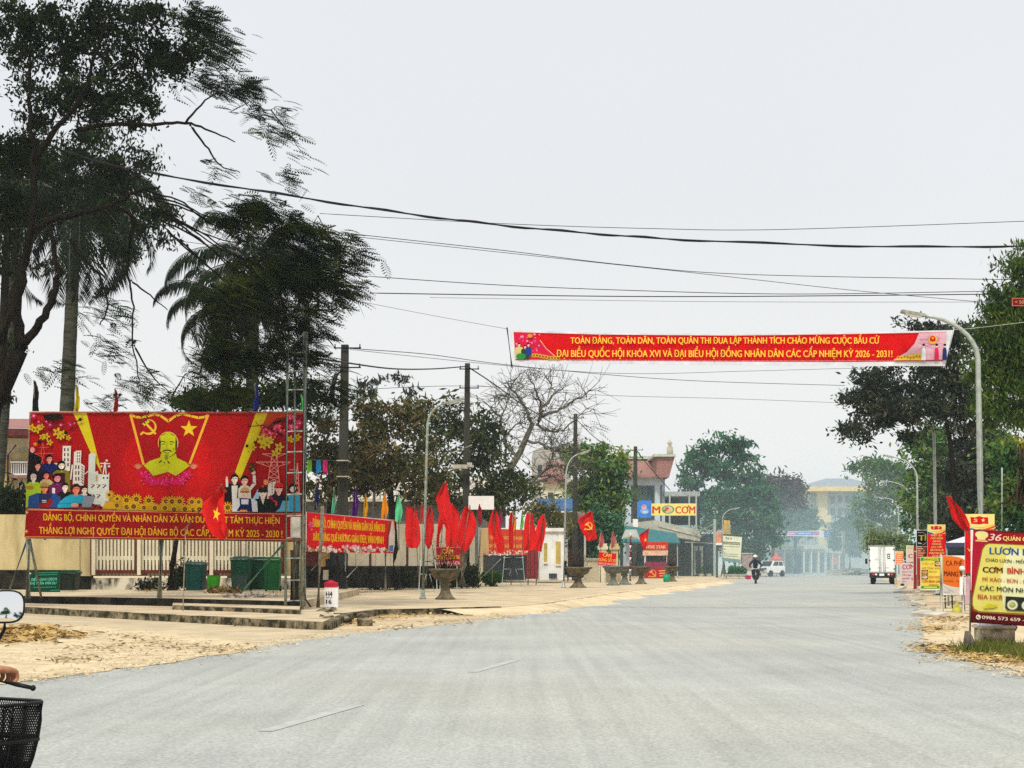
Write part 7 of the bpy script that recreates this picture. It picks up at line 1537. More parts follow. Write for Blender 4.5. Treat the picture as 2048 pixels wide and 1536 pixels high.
# sparse top twigs
tree('slim_tree', 'thin sparse treetop with few blue green leaf tufts against the sky', 80, [(745, 1160), (748, 1000), (752, 880), (765, 800)], .1, [(742, 766, 36, 16), (790, 760, 34, 14), (820, 785, 24, 14), (735, 790, 26, 12), (805, 752, 8, 6)], LM['dusk'], bark_g, n=420, L=.34, wd=.12, clump=.14, nclump=44, limbs=44, seed=16, droop=-.5)
def bare_tree():
    d = 92; rs = np.random.RandomState(5); t = thing('bare_tree', 'leafless pale grey tree with fine twigs against the sky', 'tree', tuple(W(975, 1165, d)))
    mb = MB(); tr_ = [W(*p, d) for p in ((965, 1165), (975, 1040), (990, 985), (1015, 945), (1040, 905), (1055, 870), (1066, 845))]
    N_ = []
    for pts, r0 in (([(1066, 850), (1052, 818), (1030, 785), (1008, 766)], .12), ([(1075, 850), (1082, 820), (1111, 785), (1092, 752)], .13), ([(1080, 835), (1112, 822), (1142, 807), (1177, 782)], .11), ([(1074, 850), (1100, 862), (1127, 860), (1172, 818)], .10), ([(1035, 912), (1008, 885), (1000, 835), (972, 806)], .13), ([(1004, 880), (1030, 850), (1050, 850)], .07), ([(1050, 880), (1085, 890), (1120, 905), (1150, 895)], .09), ([(1082, 822), (1075, 785), (1060, 755)], .08), ([(1000, 840), (1015, 805), (1012, 790)], .06), ([(1040, 1010), (1062, 965), (1095, 935), (1140, 930), (1165, 945)], .14), ([(1062, 970), (1100, 955), (1130, 965), (1150, 990)], .09), ([(1095, 936), (1110, 905), (1130, 890)], .07)):
        P = [W(p[0], p[1], d + rs.normal() * .4) for p in pts]; Q = []
        for i in range(len(P) - 1):
            for k in range(4): Q.append(P[i] + (P[i + 1] - P[i]) * k / 4 + Vector(rs.normal(size=3) * .06))
        Q.append(P[-1]); mb.tube(Q, [r0 * (1 - .75 * i / (len(Q) - 1)) for i in range(len(Q))], 6)
        for q in Q[2:]:
            for k in range(3):
                e1 = np.array(q) + rs.normal(size=3) * np.array([.9, .5, .6]) + np.array([0, 0, .35]); md = (np.array(q) + e1) / 2 + rs.normal(size=3) * .12
                mb.tube([q, md, e1], [.026, .018, .010], 4)
                for j in range(2): e2 = e1 + rs.normal(size=3) * .45; mb.tube([md, (md + e2) / 2 + rs.normal(size=3) * .06, e2], [.018, .014, .010], 4)
    mb.tube(tr_, [.34, .30, .26, .22, .19, .16, .13], 10)
    mb.build('trunk', bark_g, t)
    P = blob_points([(990, 795, 36, 16), (1020, 830, 30, 14), (1180, 850, 26, 10), (1195, 872, 16, 10), (1060, 740, 40, 10)], d, 50, rs, .6); V = feathers(P, rs, .7, (1, 0, 0), 5, .5); leafmesh('leaf_spray', V, rs.rand(len(V)), 4, LM['feather2'], t)
bare_tree()
tree('roadside_tree', 'rounded green roadside tree right of the third utility pole', 112, [(1195, 1165), (1196, 1110), (1198, 1040), (1200, 1000)], .22, [(1165, 925, 40, 32), (1195, 905, 34, 16), (1212, 950, 44, 44), (1240, 930, 18, 26), (1170, 985, 44, 40), (1215, 1000, 40, 44), (1190, 1045, 44, 34), (1228, 1040, 22, 22)], LM['green'], bark_b, n=7500, L=.42, wd=.20, clump=.42, nclump=200, limbs=50, seed=17, group='roadside trees on the left', shell=.45)
shrub('dark_shrub', 'blue black shrub below the roadside tree, over the faded flags', [(1205, 1045, 26, 30), (1225, 1060, 24, 26), (1190, 1075, 30, 20), (1160, 1090, 30, 30), (1185, 1105, 34, 30), (1215, 1100, 24, 24)], 109, 4600, .36, .14, LM['teal'], 18, clump=.3)
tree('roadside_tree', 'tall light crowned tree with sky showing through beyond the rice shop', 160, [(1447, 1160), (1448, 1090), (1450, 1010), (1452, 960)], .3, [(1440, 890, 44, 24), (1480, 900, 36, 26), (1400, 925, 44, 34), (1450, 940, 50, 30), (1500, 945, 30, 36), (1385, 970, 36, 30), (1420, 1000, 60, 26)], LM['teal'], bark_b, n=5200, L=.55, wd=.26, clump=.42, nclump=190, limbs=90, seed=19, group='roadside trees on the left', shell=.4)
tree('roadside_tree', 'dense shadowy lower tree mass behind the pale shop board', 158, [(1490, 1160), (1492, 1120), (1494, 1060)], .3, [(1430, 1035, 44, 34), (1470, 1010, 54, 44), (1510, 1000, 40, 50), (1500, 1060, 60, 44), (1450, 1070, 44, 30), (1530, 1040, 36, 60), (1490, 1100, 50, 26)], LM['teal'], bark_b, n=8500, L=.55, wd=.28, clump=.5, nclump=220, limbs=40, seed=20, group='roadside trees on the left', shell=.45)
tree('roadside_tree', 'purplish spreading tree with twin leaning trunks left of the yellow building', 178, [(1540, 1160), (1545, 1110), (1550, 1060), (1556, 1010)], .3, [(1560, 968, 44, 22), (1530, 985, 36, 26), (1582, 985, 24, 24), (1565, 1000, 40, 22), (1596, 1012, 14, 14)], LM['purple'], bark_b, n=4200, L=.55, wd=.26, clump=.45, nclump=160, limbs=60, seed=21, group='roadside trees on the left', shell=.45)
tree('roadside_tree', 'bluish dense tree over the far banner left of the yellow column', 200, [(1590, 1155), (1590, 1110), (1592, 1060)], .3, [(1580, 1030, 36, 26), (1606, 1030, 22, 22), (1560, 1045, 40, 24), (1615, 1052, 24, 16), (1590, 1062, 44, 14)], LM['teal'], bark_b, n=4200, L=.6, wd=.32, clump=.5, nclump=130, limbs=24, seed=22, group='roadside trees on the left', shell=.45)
# right side
gR = 'trees lining the right roadside'
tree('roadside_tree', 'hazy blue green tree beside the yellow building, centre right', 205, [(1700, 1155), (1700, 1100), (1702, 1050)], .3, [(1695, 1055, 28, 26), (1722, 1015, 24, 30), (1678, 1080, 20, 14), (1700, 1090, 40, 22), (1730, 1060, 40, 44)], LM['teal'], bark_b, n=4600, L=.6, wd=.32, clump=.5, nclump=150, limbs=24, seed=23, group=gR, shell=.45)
tree('roadside_tree', 'large hazy pale green tree above the truck', 165, [(1770, 1158), (1770, 1100), (1768, 1040)], .35, [(1740, 945, 44, 28), (1775, 935, 40, 24), (1800, 950, 34, 30), (1738, 985, 28, 34), (1770, 985, 56, 40), (1810, 1000, 36, 50), (1740, 1030, 54, 36), (1790, 1050, 50, 40)], LM['green'], bark_b, n=6500, L=.5, wd=.25, clump=.45, nclump=220, limbs=40, seed=24, group=gR, shell=.45)
tree('roadside_tree', 'mid green tree with notched crown behind the second street lamp', 105, [(1870, 1165), (1868, 1080), (1862, 1000)], .25, [(1850, 880, 36, 34), (1880, 900, 34, 40), (1840, 930, 34, 34), (1870, 965, 44, 44), (1835, 1000, 34, 40), (1860, 1040, 50, 34), (1900, 1000, 30, 60)], LM['green'], bark_b, n=7500, L=.38, wd=.2, clump=.38, nclump=220, limbs=50, seed=25, group=gR, shell=.45)
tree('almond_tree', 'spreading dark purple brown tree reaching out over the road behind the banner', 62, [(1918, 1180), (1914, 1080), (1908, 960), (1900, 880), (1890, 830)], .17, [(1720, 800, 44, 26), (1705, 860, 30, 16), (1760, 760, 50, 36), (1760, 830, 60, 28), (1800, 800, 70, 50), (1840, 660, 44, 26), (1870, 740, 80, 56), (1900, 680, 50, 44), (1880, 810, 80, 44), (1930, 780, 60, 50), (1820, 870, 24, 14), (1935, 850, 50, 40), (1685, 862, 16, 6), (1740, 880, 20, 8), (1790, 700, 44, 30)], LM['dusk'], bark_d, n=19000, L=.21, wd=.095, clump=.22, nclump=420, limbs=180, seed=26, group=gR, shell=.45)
tree('willow_leaved_tree', 'lush bright green narrow leaved tree filling the right picture edge', 47, [(2100, 1200), (2096, 1050), (2085, 900), (2070, 780)], .3, [(2040, 545, 36, 36), (2010, 600, 44, 34), (2060, 620, 60, 60), (1985, 660, 40, 36), (2020, 690, 60, 50), (1985, 740, 34, 40), (2040, 760, 60, 60), (1990, 800, 36, 44), (2080, 700, 60, 80), (2046, 500, 14, 22), (2030, 830, 50, 40), (2110, 600, 60, 90)], LM['bright'], bark_b, n=30000, L=.21, wd=.06, clump=.24, nclump=380, limbs=80, seed=27, group=gR, droop=1.0, shell=.45)
tree('understory_tree', 'shadowy dark green tree behind the party banner and restaurant sign', 72, [(1955, 1185), (1950, 1100), (1940, 1010), (1935, 960)], .25, [(1925, 930, 50, 44), (1975, 900, 60, 50), (1925, 1000, 50, 44), (1985, 980, 60, 50), (1960, 1040, 70, 40), (1900, 1040, 30, 44), (1900, 1090, 40, 26)], LM['dusk'], bark_d, n=14000, L=.28, wd=.13, clump=.36, nclump=260, limbs=70, seed=28, group=gR, shell=.45)
tree('understory_tree', 'green and olive undergrowth tree at the right edge above the restaurant sign', 54, [(2040, 1195), (2042, 1100), (2044, 1000)], .18, [(2020, 910, 40, 40), (2050, 960, 50, 50), (2015, 1000, 40, 40), (2060, 1030, 60, 40), (2090, 920, 60, 60), (2020, 1050, 44, 26)], LM['green'], bark_d, n=6500, L=.24, wd=.1, clump=.28, nclump=180, limbs=60, seed=29, group=gR, shell=.5)
shrub('pale_bush', 'pale yellow green feathery bush just above the truck roof', [(1745, 1075, 16, 12), (1770, 1080, 22, 14), (1795, 1085, 18, 14), (1760, 1092, 30, 10)], 116, 2200, .4, .1, LM['pale'], 30, clump=.3, z0=.5)
shrub('roadside_shrub', 'dark shrubs behind the black noodle board and orange notice', [(1825, 1105, 22, 26), (1850, 1110, 30, 26), (1875, 1110, 24, 26)], 112, 3200, .34, .16, LM['green'], 31, clump=.3)
shrub('roadside_shrub', 'tangled shrub mass under the canopy beside the red leaning flag', [(1900, 1120, 30, 30), (1940, 1110, 40, 30), (2000, 1110, 50, 40), (2060, 1120, 50, 50)], 74, 4200, .26, .12, LM['dusk'], 32, clump=.28)
shrub('yellow_leaf_sprig', 'yellow green leaf sprig poking in from the right picture edge', [(2044, 886, 14, 10), (2064, 892, 16, 14)], 30, 46, .22, .08, leafmat('yellow_sprig_leaf', [(.12, .12, .01), (.28, .26, .02), (.40, .36, .04)]), 33, clump=.06, z0=2.5)
# far tree line closing the view
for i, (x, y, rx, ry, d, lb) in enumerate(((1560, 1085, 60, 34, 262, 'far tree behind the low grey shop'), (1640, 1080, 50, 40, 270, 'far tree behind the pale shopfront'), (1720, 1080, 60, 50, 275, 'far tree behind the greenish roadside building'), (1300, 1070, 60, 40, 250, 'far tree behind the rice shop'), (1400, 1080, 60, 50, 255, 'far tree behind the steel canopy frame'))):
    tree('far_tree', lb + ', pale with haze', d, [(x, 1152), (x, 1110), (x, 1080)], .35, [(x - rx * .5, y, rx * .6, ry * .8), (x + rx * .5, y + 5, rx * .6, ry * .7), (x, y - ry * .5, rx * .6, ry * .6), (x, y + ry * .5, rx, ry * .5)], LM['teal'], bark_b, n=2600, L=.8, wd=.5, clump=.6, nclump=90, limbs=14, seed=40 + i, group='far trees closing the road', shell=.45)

# trees behind the viewer, seen only in the scooter mirror
t = tree('roadside_tree', 'tree behind the viewer, seen only as a small reflection in the scooter mirror', 60, [(1024, 1160), (1024, 1100), (1026, 1040)], .25, [(1000, 960, 70, 60), (1060, 940, 60, 70), (1030, 860, 50, 70), (980, 1000, 50, 40)], LM['teal'], bark_d, n=1500, L=.5, wd=.25, clump=.5, nclump=80, limbs=20, seed=77, group='trees reflected in the scooter mirror')
t.location = (20.3, -60, 0); t.scale = (1.1, 1.1, 1.3)
for x, y, k in ((13.5, -64, 1.0), (27, -62, .85), (33, -66, 1.1)):
    c = t.copy(); COL.objects.link(c); c.location = (x, y, 0); c.scale = (k, k, k * 1.1)
    for ch in t.children: q = ch.copy(); COL.objects.link(q); q.parent = c

# ------------------------------------------------------------------ vehicles
tyre_m = mat('tyre_rubber', (.012, .012, .012), .85, .3, 8.0)
def box_on(t, name, o, fx, rt, x0, x1, y0, y1, z0, z1, m_):   # x right, y forward, local to a heading
    m = MB(); P = lambda x, y, z: o + rt * x + fx * y + Vector((0, 0, z))
    m.hexa([P(x0, y0, z0), P(x1, y0, z0), P(x1, y1, z0), P(x0, y1, z0), P(x0, y0, z1), P(x1, y0, z1), P(x1, y1, z1), P(x0, y1, z1)]); return m.build(name, m_, t)
def truck():
    d = 97; o = W(1764.5, 1128, d); o.z = .008; hd = math.atan(.2253); fx = Vector((math.sin(hd), math.cos(hd), 0)); rt = Vector((fx.y, -fx.x, 0))
    t = thing('box_truck', 'white box truck seen from behind, driving away along the right side', 'truck', tuple(o))
    P = lambda x, y, z: o + rt * x + fx * y + Vector((0, 0, z))
    tw = mat('truck_white', (.78, .78, .76), .4, .04, 2.0); dk = mat('truck_chassis', (.015, .016, .02), .6, .3)
    box_on(t, 'cargo_box', o, fx, rt, -.82, .82, .04, 3.3, .74, 2.46, tw)
    bt = mat('truck_trim', (.30, .31, .28), .5, .2)
    m = MB()
    for x0, x1, z0, z1 in ((-.84, -.78, .72, 2.48), (.78, .84, .72, 2.48), (-.78, .78, .72, .78), (-.78, .78, 2.41, 2.48)): m.hexa([P(x0, -.02, z0), P(x1, -.02, z0), P(x1, .06, z0), P(x0, .06, z0), P(x0, -.02, z1), P(x1, -.02, z1), P(x1, .06, z1), P(x0, .06, z1)])
    m.build('rear_frame', bt, t)
    for x0, x1 in ((-.76, -.03), (.03, .76)):
        dr = box_on(t, 'rear_door', o, fx, rt, x0, x1, 0, .05, .8, 2.40, tw)
        xx = x1 - .06 if x0 < 0 else x0 + .06
        m = MB()
        for q in (0, .09 if x0 > 0 else -.09): m.tube([P(xx + q, -.04, .8), P(xx + q, -.04, 2.4)], .018, 6)
        m.build('lock_rod', bt, dr)
        m = MB()
        for z in (.95, 1.5, 2.2): q = x0 if x0 < 0 else x1; m.hexa([P(q - .07, -.03, z), P(q + .03, -.03, z), P(q + .03, .0, z), P(q - .07, 0, z), P(q - .07, -.03, z + .06), P(q + .03, -.03, z + .06), P(q + .03, 0, z + .06), P(q - .07, 0, z + .06)])
        m.build('hinge', dk, dr)
    m = MB()
    m.hexa([P(.33, -.006, 1.62), P(.5, -.006, 1.62), P(.5, 0, 1.62), P(.33, 0, 1.62), P(.33, -.006, 1.95), P(.5, -.006, 1.95), P(.5, 0, 1.95), P(.33, 0, 1.95)], 0)
    for z in (1.68, 1.8): m.hexa([P(.37, -.009, z), P(.46, -.009, z), P(.46, -.005, z), P(.37, -.005, z), P(.37, -.009, z + .08), P(.46, -.009, z + .08), P(.46, -.005, z + .08), P(.37, -.005, z + .08)], 1)
    for z, a, b in ((1.55, -.46, -.22), (1.66, -.38, -.25), (1.03, -.3, -.12), (1.03, .2, .42)): m.hexa([P(a, -.006, z), P(b, -.006, z), P(b, 0, z), P(a, 0, z), P(a, -.006, z + .04), P(b, -.006, z + .04), P(b, 0, z + .04), P(a, 0, z + .04)], 2)
    m.build('door_print', [mat('print_dark_green', (.02, .05, .03), .5), white_p, mat('print_grey', (.35, .36, .36), .5)], t)
    box_on(t, 'chassis', o, fx, rt, -.42, .42, .1, 4.6, .42, .70, dk); box_on(t, 'bumper', o, fx, rt, -.82, .82, -.05, .10, .40, .72, dk); box_on(t, 'mud_flap', o, fx, rt, -.72, -.4, .35, .38, .14, .5, dk); box_on(t, 'mud_flap', o, fx, rt, .4, .72, .35, .38, .14, .5, dk)
    box_on(t, 'number_plate', o, fx, rt, -.2, .1, -.065, -.05, .54, .68, white_p)
    for x in (-.66, .50): box_on(t, 'tail_light', o, fx, rt, x, x + .16, -.07, -.05, .58, .68, mat('tail_light_red', (.45, .05, .03), .3))
    for x in (-.46, .32): box_on(t, 'reverse_light', o, fx, rt, x, x + .12, -.07, -.05, .58, .68, white_p)
    for x in (-.6, .6):
        for y in (.75, 3.9):
            m = MB(); m.wheel(P(x, y, .34), rt, .34, .30 if y < 1 else .18); wl = m.build('wheel', tyre_m, t); m = MB(); m.wheel(P(x * 1.12, y, .34), rt, .2, .1); m.build('rim', bt, wl)
    m = MB(); A = [(3.45, .55), (4.9, .55), (4.9, 1.2), (4.6, 1.95), (3.45, 2.0)]; m.prism([P(-.78, y, z) for y, z in A], rt * 1.56); m.build('cab', tw, t)
    m = MB(); m.prism([P(-.7, 4.93, 1.25), P(.7, 4.93, 1.25), P(.66, 4.66, 1.9), P(-.66, 4.66, 1.9)], fx * .02); m.build('windscreen', glassd, t)
    for s in (-.8, .79): box_on(t, 'side_window', o, fx, rt, s, s + .012, 3.8, 4.5, 1.3, 1.8, glassd)
    for s in (-1, 1): box_on(t, 'wing_mirror', o, fx, rt, s * .95 - .08, s * .95 + .08, 4.6, 4.66, 1.3, 1.65, dk)
truck()
def pickup():
    d = 156; o = W(1541, 1128, d); o.z = .01; a = math.radians(118); fx = Vector((-math.sin(math.radians(50)), -math.cos(math.radians(50)), 0)); rt = Vector((fx.y, -fx.x, 0))
    t = thing('pickup_car', 'white double cab car parked at the left kerb beyond the motorcyclist', 'car', tuple(o)); P = lambda x, y, z: o + rt * x + fx * y + Vector((0, 0, z))
    tw = MATS['truck_white']
    m = MB(); A = [(-1.3, .4), (1.5, .4), (1.55, .95), (.7, 1.05), (-1.3, 1.05)]; m.prism([P(-.82, y, z) for y, z in A], rt * 1.64); m.build('body', tw, t)
    m = MB(); A = [(.75, 1.04), (.25, 1.62), (-1.1, 1.62), (-1.3, 1.04)]; m.prism([P(-.72, y, z) for y, z in A], rt * 1.44); m.build('cabin', tw, t)
    m = MB(); m.prism([P(-.64, .78, 1.1), P(.64, .78, 1.1), P(.58, .34, 1.58), P(-.58, .34, 1.58)], fx * .03); m.build('windscreen', glassd, t)
    for s in (-.735, .72): 
        m = MB(); m.prism([P(s, y, z) for y, z in ((.5, 1.12), (.2, 1.54), (-.4, 1.54), (-.4, 1.12))], rt * .015); m.build('side_window', glassd, t); m = MB(); m.prism([P(s, y, z) for y, z in ((-.5, 1.12), (-.5, 1.54), (-1.0, 1.54), (-1.12, 1.12))], rt * .015); m.build('side_window', glassd, t)
    for s in (-.8, .8):
        for y in (-.85, .95): m = MB(); m.wheel(P(s, y, .33), rt, .33, .22); m.build('wheel', tyre_m, t)
    for s in (-.6, .6): box_on(t, 'headlight', o, fx, rt, s - .16, s + .16, 1.55, 1.58, .72, .88, glassd)
    box_on(t, 'grille', o, fx, rt, -.4, .4, 1.55, 1.59, .6, .86, blk); box_on(t, 'bumper', o, fx, rt, -.8, .8, 1.5, 1.65, .36, .56, MATS['truck_trim'])
pickup()
def parasol():
    d = 172; b = W(1553, 1150, d); b.z = 0; t = thing('red_parasol', 'faded red pointed parasol with hanging skirt behind the white car', 'parasol', tuple(b))
    m = MB(); m.tube([b, W(1553, 1106, d)], .04, 6); m.build('pole', galv, t)
    c = W(1553, 1121.5, d); m = MB(); r = 15.5 * d / F; h = 15.5 * d / F; m.lathe([(r, 0), (r * .62, h * .34), (r * .3, h * .66), (.02, h), (.01, h * .97), (r * .9, .02)], tuple(c), 8); m.build('canopy', mat('faded_red_canvas', (.55, .10, .08), .8, .15), t)
    m = MB(); m.lathe([(r * .66, -1.4), (r * .68, .02), (r * .66, .02), (r * .64, -1.4)], tuple(c), 8); m.build('skirt', mat('pink_canvas', (.60, .22, .20), .8, .15), t)
parasol()
def gantry():
    d = 200; t = thing('road_gantry', 'hazy concrete post with double arm carrying blue road sign over the far road', 'road sign', tuple(W(1685, 1150, d).xy) + (0,))
    m = MB(); m.tube([Vector((*W(1687, 1150, d).xy, 0)), W(1686, 1062, d)], [.30, .26], 8); m.build('post', conc_l, t)
    m = MB(); 
    for y in (1066, 1073): m.bar(W(1686, y, d), W(1648, y + .3, d), .14)
    m.build('arm', galv, t)
    m = MB(); m.pbox(1649, 1063, 1661, 1075, d - .15, .06); m.build('sign_plate', mat('road_sign_blue', (.02, .10, .42), .5, .1), t)
    A = Art(d - .15, .003); A.line([(1651, 1067), (1659, 1067)], 1, (190, 210, 240)); A.line([(1651, 1071), (1658, 1071)], 1, (190, 210, 240)); A.build('sign_face', t)
    d = 192; t = thing('far_banner', 'far pale violet and blue banner hung across the road in the haze', 'banner', tuple(W(1600, 1075, d)))
    m = MB(); m.prism([W(1538, 1071, d), W(1640, 1073, d), W(1647, 1076, d), W(1647, 1064, d), W(1640, 1061, d), W(1538, 1064, d)], (0, .03, 0)); m.build('cloth', mat('banner_hem', (.6, .6, .6)), t)
    A = Art(d, .003); A.poly([(1545, 1065), (1638, 1062.5), (1638, 1070.5), (1545, 1070)], (190, 120, 170)); A.poly([(1592, 1064), (1626, 1063), (1626, 1070.3), (1592, 1070.2)], (90, 130, 210)); A.line([(1560, 1067.5), (1590, 1067)], 1.6, (240, 220, 230)); A.line([(1596, 1067), (1622, 1066.8)], 1.6, (220, 230, 245)); A.build('banner_print', t)
    d = 178; t = thing('timber_pile', 'pile of pale rubble and planks on the far road edge left of the truck', 'pile', tuple(W(1700, 1152, d).xy) + (0,)); m = MB()
    for i in range(34):
        p = W(R.uniform(1668, 1736), 1128, d + R.uniform(-3, 3)); p.z = R.uniform(.05, .7); m.obox(p, R.uniform(.6, 2.2), R.uniform(.2, .5), R.uniform(.1, .3), R.uniform(-.4, .4), R.choice((0, 1)))
    m.build('rubble', [conc_l, mat('old_plank', (.25, .23, .20), .9, .3)], t)
gantry()

# ------------------------------------------------------------------ people
def skin_body(name, V, E, rad, m_, parent, lv=2, nomerge=False):
    me = bpy.data.meshes.new('sk'); org = ORG[parent.name]
    me.from_pydata([tuple(Vector(v) - org) for v in V], E, []); o = bpy.data.objects.new('sk', me); COL.objects.link(o)
    md = o.modifiers.new('s', 'SKIN'); md.use_smooth_shade = True; md.branch_smoothing = .6
    for i, r in enumerate(rad):
        q = me.skin_vertices[0].data[i]; q.radius = r if hasattr(r, '__len__') else (r, r); q.use_root = i == 0
    sd = o.modifiers.new('u', 'SUBSURF'); sd.levels = lv; sd.render_levels = lv
    dg = bpy.context.evaluated_depsgraph_get(); me2 = bpy.data.meshes.new_from_object(o.evaluated_get(dg))
    bpy.data.objects.remove(o); me2.materials.clear(); me2.materials.append(m_); me2.name = name
    for p in me2.polygons: p.use_smooth = True
    return linkmesh(name, me2, parent, None)

def scooter(t, o, fx, basket=True, fg=False):
    """small motor scooter, origin under the steering column, metres"""
    rt = Vector((fx.y, -fx.x, 0)); P = lambda x, y, z: o + rt * x + fx * y + Vector((0, 0, z))
    bm = mat('scooter_body', (.02, .02, .025), .35, .3, 4.0)
    m = MB(); m.wheel(P(0, .22, .25), rt, .25, .09); w_ = m.build('wheel', tyre_m, t); m = MB(); m.wheel(P(0, .22, .25), rt, .14, .10); m.build('rim', galv, w_)
    m = MB(); m.wheel(P(0, -1.0, .25), rt, .25, .10); w_ = m.build('wheel', tyre_m, t); m = MB(); m.wheel(P(0, -1.0, .25), rt, .14, .11); m.build('rim', galv, w_)
    m = MB(); m.tube([P(0, .22, .25), P(0, .08, .6), P(0, 0, .93)], [.035, .04, .035], 8); m.build('fork', galv, t)
    m = MB(); m.prism([P(-.16, .10, .30), P(.16, .10, .30), P(.21, .04, .55), P(.16, .0, .84), P(-.16, 0, .84), P(-.21, .04, .55)], -fx * .05); m.build('leg_shield', bm, t)
    m = MB(); m.prism([P(.14, y, z) for y, z in ((.06, .26), (.06, .34), (-.45, .34), (-.55, .62), (-1.1, .68), (-1.3, .60), (-1.2, .42), (-.75, .38), (-.55, .24))], -rt * .28); m.build('frame_body', bm, t)
    m = MB(); m.prism([P(.13, y, z) for y, z in ((-.42, .62), (-.42, .70), (-.7, .76), (-1.15, .80), (-1.2, .70))], -rt * .26); m.build('seat', blk, t)
    m = MB(); m.tube([P(0, .30 + .24 * math.cos(a) - .08, .25 + .27 * math.sin(a)) for a in (0.2, .7, 1.2, 1.7, 2.2)], [.06, .075, .08, .075, .06], 8); m.build('mudguard', bm, t)
    m = MB(); m.lathe([(.01, -.05), (.05, -.04), (.06, 0), (.05, .04), (.01, .05)], tuple(P(0, -1.33, .58)), 8); m.build('tail_light', mat('tail_light_red', (.45, .05, .03)), t)
    return P, rt

def foreground_rider():
    d = 5.6; th = math.radians(27); fx = Vector((math.sin(th), math.cos(th), 0)); rt = Vector((fx.y, -fx.x, 0)); UP = Vector((0, 0, 1))
    hc = W(6, 1360, d)                                   # right grip centre
    o = hc - rt * .30; o = Vector((o.x, o.y, 0)) + fx * -.02
    t = thing('scooter', 'black scooter with mesh front basket and round mirror at the left picture edge', 'scooter', tuple(o))
    P, _ = scooter(t, o, fx)
    hz = hc.z
    m = MB(); m.tube([P(-.33, -.06, hz + .01), P(-.2, .0, hz), P(-.08, .03, hz - .03), P(0, .03, hz - .04), P(.08, .03, hz - .03), P(.2, 0, hz), P(.33, -.06, hz + .01)], .014, 8); hb = m.build('handlebar', blk, t)
    for s in (-1, 1):
        m = MB(); m.tube([P(s * .22, -.01, hz), P(s * .335, -.06, hz + .01)], .018, 10); m.build('grip', blk, hb)
        m = MB()
        a, b = (W(34, 1369, d - .03), W(66, 1376, d - .05)) if s > 0 else (P(-.2, .05, hz), P(-.36, .02, hz - .01))
        m.tube([P(s * .19, .03, hz), a, b], [.008, .0085, .0075], 8); m.lathe([(.002, -.011), (.008, -.008), (.0115, 0), (.008, .008), (.002, .011)], tuple(b), 10); m.build('brake_lever', blk, hb)
    m = MB(); m.tube([P(0, .02, hz - .04), P(0, .0, hz - .16)], .05, 10); m.build('headset', MATS['scooter_body'], t)
    m = MB(); c = P(0, .12, hz - .08); m.lathe([(.01, -.06), (.06, -.05), (.08, 0), (.06, .05), (.01, .06)], tuple(c), 14); m.build('headlight', glassd, t)
    # mirror: rounded lens in a black shell on a stem, facing back to the rider
    for s in (-1, 1):
        mc = W(11, 1213, d) if s > 0 else P(-.30, .0, hz + .28)
        nrm = (Vector((0, 0, HC + .30)) - mc) if s > 0 else (-fx * 1 + rt * .2)
        nrm = nrm.normalized(); ex = nrm.cross(UP).normalized() * -1; ey = ex.cross(nrm).normalized() * 1
        if ey.z < 0: ey = -ey
        def sup(a, rx, ry, k=3.0): ca, sa = math.cos(a), math.sin(a); q = (abs(ca) ** k + abs(sa) ** k) ** (-1 / k); return ex * (ca * q * rx) + ey * (sa * q * ry)
        n = 28; rings = []
        for dz, k in ((.001, .93), (.004, 1.0), (-.012, 1.03), (-.03, .85), (-.042, .4)): rings.append([mc + nrm * dz + sup(2 * math.pi * i / n, .067 * k, .060 * k) for i in range(n)])
        vs = [p for r_ in rings for p in r_]; fs = [(j * n + i, j * n + (i + 1) % n, (j + 1) * n + (i + 1) % n, (j + 1) * n + i) for j in range(len(rings) - 1) for i in range(n)]; fs.append(tuple((len(rings) - 1) * n + i for i in range(n)))
        m = MB(); m.add(vs, fs, 0, True); m.tube([mc - nrm * .04, mc - nrm * .06 - UP * .08, P(s * .2, .0, hz + .02)], .007, 8); hs = m.build('mirror', blk, t)
        m = MB(); K = (1, .8, .6, .4, .2, .05); gv = [mc + nrm * (.003 + .0024 * (1 - k * k)) + sup(2 * math.pi * i / n, .062 * k, .055 * k) for k in K for i in range(n)]      # slightly convex glass
        m.add(gv, [(j * n + i, j * n + (i + 1) % n, (j + 1) * n + (i + 1) % n, (j + 1) * n + i) for j in range(len(K) - 1) for i in range(n)] + [tuple((len(K) - 1) * n + i for i in range(n))], 0, True)
        mir = mat('mirror_glass', (.86, .87, .88), .02, .02, 3.0, metal=1.0); m.build('mirror_glass', mir, hs)
    # basket: rim, solid floor, woven diamond mesh
    zt, zb = W(40, 1409, d + .25).z, W(40, 1560, d + .25).z
    def ring(z, k): return [P(-.15 * k, .14, z), P(.15 * k, .14, z), P(.175 * k, .20, z), P(.175 * k, .30 + .05 * k, z), P(.13 * k, .32 + .07 * k, z), P(-.13 * k, .32 + .07 * k, z), P(-.175 * k, .30 + .05 * k, z), P(-.175 * k, .20, z)]
    Kz = lambda s: 1.0 + .0 * s - .30 * (s ** 2.2)
    m = MB(); r0 = ring(zt, 1.0); m.tube(r0 + [r0[0]], .007, 6); r3 = ring(zb, Kz(1)); m.add(r3 + ring(zb + .05, Kz(.85)), [(7, 6, 5, 4, 3, 2, 1, 0)] + [(i, (i + 1) % 8, 8 + (i + 1) % 8, 8 + i) for i in range(8)])
    for s in (.5,): q = ring(zt + (zb - zt) * s, Kz(s)); m.tube(q + [q[0]], .010, 6)
    for i in range(8): m.tube([ring(zt + (zb - zt) * s, Kz(s))[i] for s in (0, .25, .5, .75, 1)], .005, 6)
    bs = m.build('basket', blk, t)
    m = MB(); N = 11
